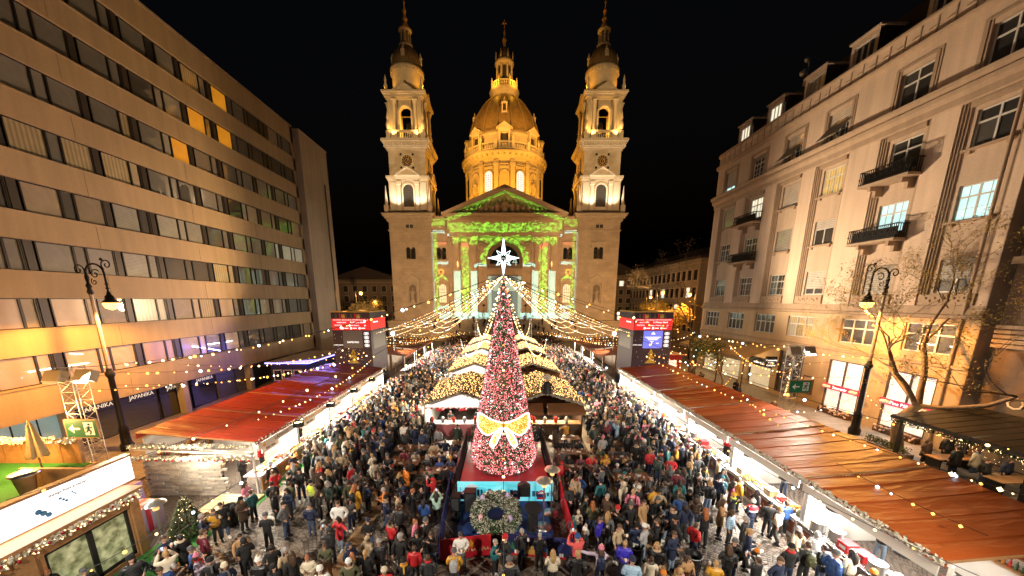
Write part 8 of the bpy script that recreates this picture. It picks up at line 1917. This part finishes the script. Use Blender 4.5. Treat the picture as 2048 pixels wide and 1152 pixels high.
for p in left:                                           # say who stands next to them
 nb_ = sorted((q for q in IND if q is not p), key=lambda q: (q['x'] - p['x']) ** 2 + (q['y'] - p['y']) ** 2)[:10]
 for q in nb_:
  rel = 'left of' if p['x'] < q['x'] - .35 else ('right of' if p['x'] > q['x'] + .35 else ('behind' if p['y'] > q['y'] else 'in front of'))
  for s_ in (f'{look(p)}, {headw(p)}, {rel} {look(q)}, {headw(q)}', f'{look(p)}, {headw(p)}, {rel} {look(q)}, {place(p)}'):
   if len(s_.split()) <= 16 and s_ not in used_lab: p['lab'] = s_; break
  if p.get('lab'): break
 if not p.get('lab'): p['lab'] = f'{look(p)}, {headw(p)}, {place(p)}'
 used_lab.add(p['lab'])
def part(me, root, col, name=None, loc=(0, 0, 0), scale=None, rot=(0, 0, 0)):
 o = bpy.data.objects.new(name or me.name.split('.')[0], me); COL.objects.link(o); o.parent = root; o.location = loc; o.rotation_euler = rot; o.color = (*col, 1)
 if scale: o.scale = scale
 return o
mDrkR = M('red jacket yoke', (.55, .03, .04), .4); mDrkW = M('white jacket band', (.75, .75, .75), .4); mHiv = M('reflective tape', (.6, .62, .62), .25, .5)
for p in IND:
 P = HI[p['pose']]; root = put('person', P['body'], None, (p['x'], p['y'], p['z']), (0, 0, p['rot']), p['lab'], 'child' if p['h'] < .8 else 'person', 'people in the square'); root.color = (*p['skin'], 1); root.scale = (p['h'],) * 3
 jt = p['jt']; part(P[jt], root, CL[p['jc']], {'jacket': 'jacket', 'puffer': 'puffer_jacket', 'coat': 'long_coat'}[jt]); part(P['trousers'], root, TCOL[p['tc']])
 sc_ = CL['white'] if pr.random() < .25 else CL['black']
 for q in P['shoe']: part(q, root, sc_)
 hc = P['hc']; hs = p['hs']; nme, me = ACC[hs]
 part(me, root, HAIRC[p['hair']] if hs.startswith('hair') else (CL[p['jc']] if hs == 'hood' else CL[p['hc']]), nme, hc)
 if hs in ('beanie', 'bobble_hat', 'cap') and pr.random() < .5: part(ACC['hair_long'][1] if pr.random() < .45 else ACC['hair_short'][1], root, HAIRC[p['hair']], 'hair', hc, (.97, .97, .8))
 e = p['extra']
 if e: part(ACC[e][1], root, CL[p['sc']] if e == 'scarf' else CL.get(p.get('bc', 'black')), ACC[e][0], hc)
 w = Vector(P['wr'][0])
 if p['pose'] == 'photo': part(ACC['phone'][1], root, (0, 0, 0), 'phone', (0, w.y - .06, w.z + .06))
 if p['pose'] == 'cup': part(ACC['cup'][1], root, (1, 1, 1), 'cup', (w.x - .05, w.y - .05, w.z + .05))
 if p['pose'] == 'hold' and pr.random() < .4: part(ACC[pr.choice(['cup', 'phone'])][1], root, (1, 1, 1), 'held_item', (0, w.y - .07, w.z + .04), rot=(R(-40), 0, 0))
 if p.get('drk'):
  m = MB(); m.lathe(0, 0, [(.235, 1.3), (.245, 1.36), (.2, 1.44)], 16, 0, cap=False); m.lathe(0, 0, [(.24, 1.22), (.245, 1.3)], 16, 1, cap=False); q = MB().add(m, Matrix.Diagonal((1.0, .74, 1, 1))); part(q.mesh('jacket_yoke', [mDrkR, mDrkW]), root, (1, 1, 1)); text('DRK', .1, (0, .19, 1.26), (R(90), 0, PI), mInk, root)
 if p.get('hivis'):
  m = MB()
  for z in (.98, 1.12): m.lathe(0, 0, [(.222, z), (.222, z + .05)], 16, 0, cap=False)
  part(MB().add(m, Matrix.Diagonal((1, .76, 1, 1))).mesh('reflective_tape', [mHiv]), root, (1, 1, 1))
# little child on the arm of the person in red, and a pram
# ---- the rest of the crowd, too many to pick apart: one mesh of the same figures
LO = {n: build_pose(n, 0) for n in ('stand', 'hold', 'pockets', 'walk', 'photo', 'cup')}
def arr(me, zoff=(0, 0, 0)):
 v = np.empty(len(me.vertices) * 3, np.float32); me.vertices.foreach_get('co', v); v = v.reshape(-1, 3) + np.array(zoff, np.float32)
 return v, [tuple(p.vertices) for p in me.polygons]
CA = {}
def cached(k, me, off=(0, 0, 0)):
 if k not in CA:
  v, f = arr(me, off); CA[k] = (v, np.array([i for q in f for i in q], np.int32), np.array([len(q) for q in f], np.int32))
 return CA[k]
VV, LL, NN, CC = [], [], [], []; base = 0
for p in REST:
 nm0 = p['pose'] if p['pose'] in LO else 'stand'; P = LO[nm0]; c, s_ = math.cos(p['rot']), math.sin(p['rot'])
 b = [(cached((nm0, 'b'), P['body']), p['skin']), (cached((nm0, p['jt']), P[p['jt']]), CL[p['jc']]), (cached((nm0, 't'), P['trousers']), TCOL[p['tc']])]
 hs = p['hs']; b.append((cached((nm0, hs), ACC[hs][1], P['hc']), HAIRC[p['hair']] if hs.startswith('hair') else (CL[p['jc']] if hs == 'hood' else CL[p['hc']])))
 if p['extra'] in ('scarf', 'backpack'): b.append((cached((nm0, p['extra']), ACC[p['extra']][1], P['hc']), CL[p['sc']] if p['extra'] == 'scarf' else CL['charcoal']))
 for (v, l, n_), col in b:
  w = v * p['h']; q = np.empty_like(w); q[:, 0] = w[:, 0] * c - w[:, 1] * s_ + p['x']; q[:, 1] = w[:, 0] * s_ + w[:, 1] * c + p['y']; q[:, 2] = w[:, 2] + p['z']
  VV.append(q); LL.append(l + base); NN.append(n_); CC.append(np.tile(np.array([*col, 1], np.float32), (len(v), 1))); base += len(v)
if VV:
 V = np.concatenate(VV); Lp = np.concatenate(LL); Nn = np.concatenate(NN); C_ = np.concatenate(CC)
 me = bpy.data.meshes.new('crowd'); me.vertices.add(len(V)); me.vertices.foreach_set('co', V.ravel()); me.loops.add(len(Lp)); me.loops.foreach_set('vertex_index', Lp); me.polygons.add(len(Nn))
 me.polygons.foreach_set('loop_start', np.concatenate([[0], np.cumsum(Nn)[:-1]]).astype(np.int32)); me.polygons.foreach_set('use_smooth', np.ones(len(Nn), bool)); me.update(calc_edges=True)
 ca = me.color_attributes.new('Col', 'FLOAT_COLOR', 'POINT'); ca.data.foreach_set('color', C_.ravel()); me.materials.append(clothmat('crowd cloth', .7, 0, 14, .15, 'Col'))
 put('crowd', me, None, kind='stuff', label='dense crowd in dark winter clothes filling both aisles towards the basilica', cat='crowd')
print('PEOPLE', len(IND), len(REST), 'tris', base)
# ================================================================== LIGHT
# floodlights of the basilica
def flood(x, y, z, tgt, P, col, ang, lab=None, r=.4):
 d = (Vector(tgt) - Vector((x, y, z))).normalized(); h = Vector((x, y, z))
 spot('floodlight beam', h + d * .3, tgt, P, col, ang, .6, r)
AMBR = (1, .42, .028)
for x in (-15, -6, 6, 15): flood(CX + x, 116, 38.5, (CX + x * .25, 140, 60), 11500, AMBR, 75)
flood(CX - 20, 122, 32, (CX - 3, 140, 68), 14000, AMBR, 60); flood(CX + 20, 122, 32, (CX + 3, 140, 68), 14000, AMBR, 60)
for s in (-1, 1):
 point('lantern light', (CX + s * 3.8, 135.2, 82.6), 700, AMBR, .2)
 flood(s * 27.5, 56, 32.8, (CX + s * 24.5, 100, 50), 42000, (1, .66, .3), 44); flood(-s * 27, 56, 32.8, (CX + s * 24.5, 100, 62), 16000, (1, .55, .18), 40)
 flood(CX + s * 6, 112, 36.2, (CX + s * 20, 101, 50), 20000, AMBR, 95)
 point('belfry light', (CX + s * 24.6, 100.8, 51.5), 4500, (1, .5, .08), .3)
 flood(CX + s * 19.5, 96.5, 59.8, (CX + s * 24.6, 100.8, 74), 1100, AMBR, 90); flood(CX + s * 29.6, 96.5, 59.8, (CX + s * 24.6, 100.8, 74), 1100, AMBR, 90)
 flood(s * 16, 42, 9.2, (CX + s * 25, 95, 16), 62000, (1, .6, .28), 50)
 flood(s * 16, 37.5, 9.1, (-28 if s < 0 else 29, 22, 18), 8800 if s < 0 else 14500, (1, .64, .34) if s < 0 else (1, .74, .48), 125)
for s in (-1, 1):
 flood(CX + s * 20, 107, 59, (CX + s * 2, 140, 71), 42000, (1, .46, .06), 55)
 for dx in (-3.2, 3.2): flood(CX + s * 24.6 + dx, 92.9, 31.7, (CX + s * 24.6 + dx * .6, 97.5, 62), 4200, (1, .84, .62), 100, r=.15)
 for dx in (-3.2, 3.2): flood(CX + s * 24.6 + dx, 94.9, 49.3, (CX + s * 24.6 + dx * .4, 98, 68), 1500, (1, .55, .14), 110, r=.15)
# the show projector on the gantry: its picture is a gobo in the lamp
pj = bpy.data.lights.new('projector beam', 'SPOT'); pj.energy = 250000; pj.color = (1, 1, 1); pj.spot_size = R(84); pj.spot_blend = .03; pj.shadow_soft_size = .02
po = bpy.data.objects.new('projector beam', pj); COL.objects.link(po); PY, PZ = 55.2, 7.6; po.location = (CX, PY, PZ); po.rotation_euler = (R(90), 0, 0)
pj.use_nodes = True; nt = pj.node_tree; em = nt.nodes['Emission']
tc = nt.nodes.new('ShaderNodeTexCoord'); sp = nt.nodes.new('ShaderNodeSeparateXYZ'); nt.links.new(tc.outputs['Normal'], sp.inputs[0])
nx, ny, nz = (E(nt, sp.outputs[i]) for i in range(3))
D_ = 94.6 - PY; iz = nz.abs().max(.05)
X = nx / iz * D_; Z = ny / iz * D_ + PZ; A = X.abs()
vec = combine(nt, X, Z)
leaf = noise(nt, vec, 2.6, 3); leaf2 = noise(nt, vec, 1.5, 2, 'voronoi')
def soft(m, th): return m * (leaf + leaf2 * .35 > th)
gz = noise(nt, vec, .8, 2) * 2.2 - 1.1
garl = between(Z + gz, 27.6, 29.9) * (A < 14.6) + between(Z + gz, 24.6, 26.6) * (A < 14) + between(A + gz * .9, 9.4, 11.2) * between(Z, 6.5, 23.4) + between(Z + gz, 28.2, 30) * between(A, 14.6, 18.6)
rr_ = (X * X + (Z - 19.6) * (Z - 19.6)).sqrt(); garl = garl + between(rr_ + gz, 4.9, 6.2) * (Z > 19.0)
rake = Z + A * .41; garl = garl + between(rake + gz * .6, 36.3, 37.9) * (A < 15.8) + between(A + gz, 17.4, 18.3) * between(Z, 6.5, 27) + between(Z - (A - 16.6).abs() * -.55, 15.6, 16.4) * between(A, 15, 18.2)
garl = soft(garl.min(1), .6)
arch_top = 17.6 - ((A - 11.0).abs() - 2.1).abs() * .9
cand = (between(A, 7.25, 9.15) + between(A, 11.65, 13.75)) * between(Z, 5.8, 17.6)
snow = between(Z + gz * .5, 4.9, 6.5) * between(A, 4.3, 17.5) + between(Z + gz * .4, 18.6, 19.3) * between(A, 4.8, 8.2) + between(Z + gz * .3, 26.5, 27.2) * between(A, 14.7, 18.4) + between(Z + gz * .3, 18.9, 19.6) * between(A, 14.6, 18.2) + between(A, 18.4, 19.1) * between(Z, 6, 27) * .5 + between(Z + gz * .3, 7.5, 8.4) * between(A, 14.9, 18.0)
door = between(A, 0, 4.6) * between(Z, 5, 16) * .32
red = between(Z, 22.8, 24.4) * between(A, 9.3, 11.2) * .8 + between(Z, 23.6, 24.6) * between(A, 15, 18) * .5
ora = between(rr_ * 0 + ((A - 16.6) * (A - 16.6) + (Z - 17) * (Z - 17)).sqrt(), .35, .85) * .8
stars = ((leaf2 < .09) * between(rr_, 4.6, 7.4) * (Z > 19)).min(1)
flame = between((A - 12.6).abs() * 3 + (Z - 19.4).abs(), 0, .9)
wash = between(Z, 4.5, 39) * (A < 19.2) * .09
col = mixc(nt, 0.0, (0, 0, 0), (0, 0, 0))
def addc(c, mask, rgb):
 n = nt.nodes.new('ShaderNodeMix'); n.data_type = 'RGBA'; n.blend_type = 'ADD'; n.inputs[0].default_value = 1; nt.links.new(c, n.inputs[6])
 nt.links.new(mulc(nt, rgb, mask), n.inputs[7]); return n.outputs[2]
nocand = 1 - (cand + snow + garl).min(1)
col = addc(col, wash * nocand, (1, .46, .17)); col = addc(col, garl * (1 - cand.min(1)) * (leaf2 * 1.6 + .1), (.17, .52, .045)); col = addc(col, cand, (.3, .56, .54)); col = addc(col, snow.min(1) * (1 - garl), (.28, .6, .66)); col = addc(col, door, (.35, .8, .85)); col = addc(col, red * nocand, (.5, .12, .07)); col = addc(col, ora * nocand, (.9, .4, .06)); col = addc(col, stars, (.8, .95, .95)); col = addc(col, flame * nocand, (1, .8, .3))
nt.links.new(col, em.inputs['Color'])

# stall lamps
for k in range(5):
 y = (YL[k] + YL[k + 1]) / 2
 area('stall light', (-13.0, y, 2.62), (-10.4, y, .6), 760, (1, .88, .7), 3.5, .16); area('stall lamp', (-15.0, y, 2.75), (-14.2, y, .9), 300, (1, .9, .72), 3.0, .5)
for k in range(6):
 y = (YRr[k] + YRr[k + 1]) / 2
 area('stall light', (12.6, y, 2.6), (9.8, y, .6), 900, (1, .94, .84), 4.2, .16); area('stall lamp', (14.4, y, 2.75), (13.6, y, .9), 340, (1, .95, .86), 3.6, .5)
for s in (-1, 1):
 for k in range(3):
  y = 46.1 + k * 6.2; area('stall light', (s * 12.8, y, 2.6), (s * 10, y, .8), 700, (1, .93, .78), 4.6, .3)
for ri, (y0, y1) in enumerate(HUTROW):
 for s in (-1, 1): area('hut light', (s * 3, y0 + 1.2, 2.5), (s * 3, y0 + .4, .8), 420 if s < 0 else 560, (1, .9, .72) if s < 0 else (1, .8, .52), 3.6, .4)
 for s in (-1, 1): area('hut side light', (s * 5.95, (y0 + y1) / 2, 2.45), (s * 8.5, (y0 + y1) / 2, .8), 480, (1, .85, .62), 5.5, .12)
# floodlights on the lattice towers
spot('floodlight beam', (-18.4, 14.6, 6.6), (-3, 17, 0), 7000, (1, .88, .72), 95, .6, .25); spot('floodlight beam', (20.0, 22.3, 6.6), (3, 16, 0), 3500, (1, .88, .72), 70, .6, .25)
spot('floodlight beam', (-15.1, 46.7, 5.4), (0, 50, 0), 7000, (.85, .93, 1), 120, .6, .2); spot('floodlight beam', (15.1, 46.7, 5.4), (0, 50, 0), 7000, (.85, .93, 1), 120, .6, .2)
for x in (-10.5, 10.5):  # fill lights added beside the camera to brighten the crowd, on unseen masts
 t = thing('floodlight_mast', f'floodlight mast {"left" if x < 0 else "right"} of the viewpoint', 'light mast', (x, 1, 0)); m = MB(); m.tube([(x, 1, 0), (x, 1, 8.8)], .06); m.build('pole', mSteel, t); m = MB(); m.obox((x, 1, 9), (.7, .4, .5), (R(-30), 0, 0)); m.build('floodlight', mDark, t)  # added unseen mast and lamp housing, only there for the crowd fill light
 spot('floodlight beam', (x, 1.5, 8.9), (x * .35, 15, 0), 6500, (1, .88, .72), 115, .7, .3)
# glow of the tree, the chalet sign and the shops
for a in (-60, 0, 60): point('tree glow', (2.25 * math.sin(R(a)), 18 - 2.25 * math.cos(R(a)), 1.9), 26, (1, .1, .12), .25)
point('tree glow', (0, 16.4, 6.2), 40, (1, .25, .2), .3); point('star glow', (0, 17.4, 12.0), 60, (.8, .95, 1), .3)
area('sign glow', (-15.2, 9, 3.2), (-10, 9, 1.5), 160, (.95, .97, 1), 7.5, .9)
for y in (11, 12.6): point('terrace bulbs', (-20.5, y + 1, 4.9), 1000, (1, .52, .16), .3)
point('stone porch light', (-15.3, 15.4, 2.4), 190, (1, .85, .6), .15)
area('shop window light', (28.7, 28.7, 2.5), (24, 28.7, .5), 160, (1, .9, .75), 2.6, 4); area('shop window light', (28.7, 23.9, 2.5), (24, 23.9, .5), 160, (1, .9, .75), 2.6, 4)
for y in (38.5, 43.5, 48): point('canopy light', (27, y, 3.4), 130, (1, .7, .35), .15)
area('kiosk strip light', (-21.6, 40.5, 4.3), (-15.5, 30, 3.2), 1500, (.25, .2, 1), 9, .1)
# lettering becomes mesh so that each word is an object with its own faces
dg = bpy.context.evaluated_depsgraph_get()
for o in [o for o in SC.objects if o.type == 'FONT']:
 me = bpy.data.meshes.new_from_object(o.evaluated_get(dg)); me.name = 'lettering'
 q = bpy.data.objects.new('lettering', me); COL.objects.link(q); q.parent = o.parent; q.location = o.location; q.rotation_euler = o.rotation_euler; q.scale = o.scale
 bpy.data.objects.remove(o)
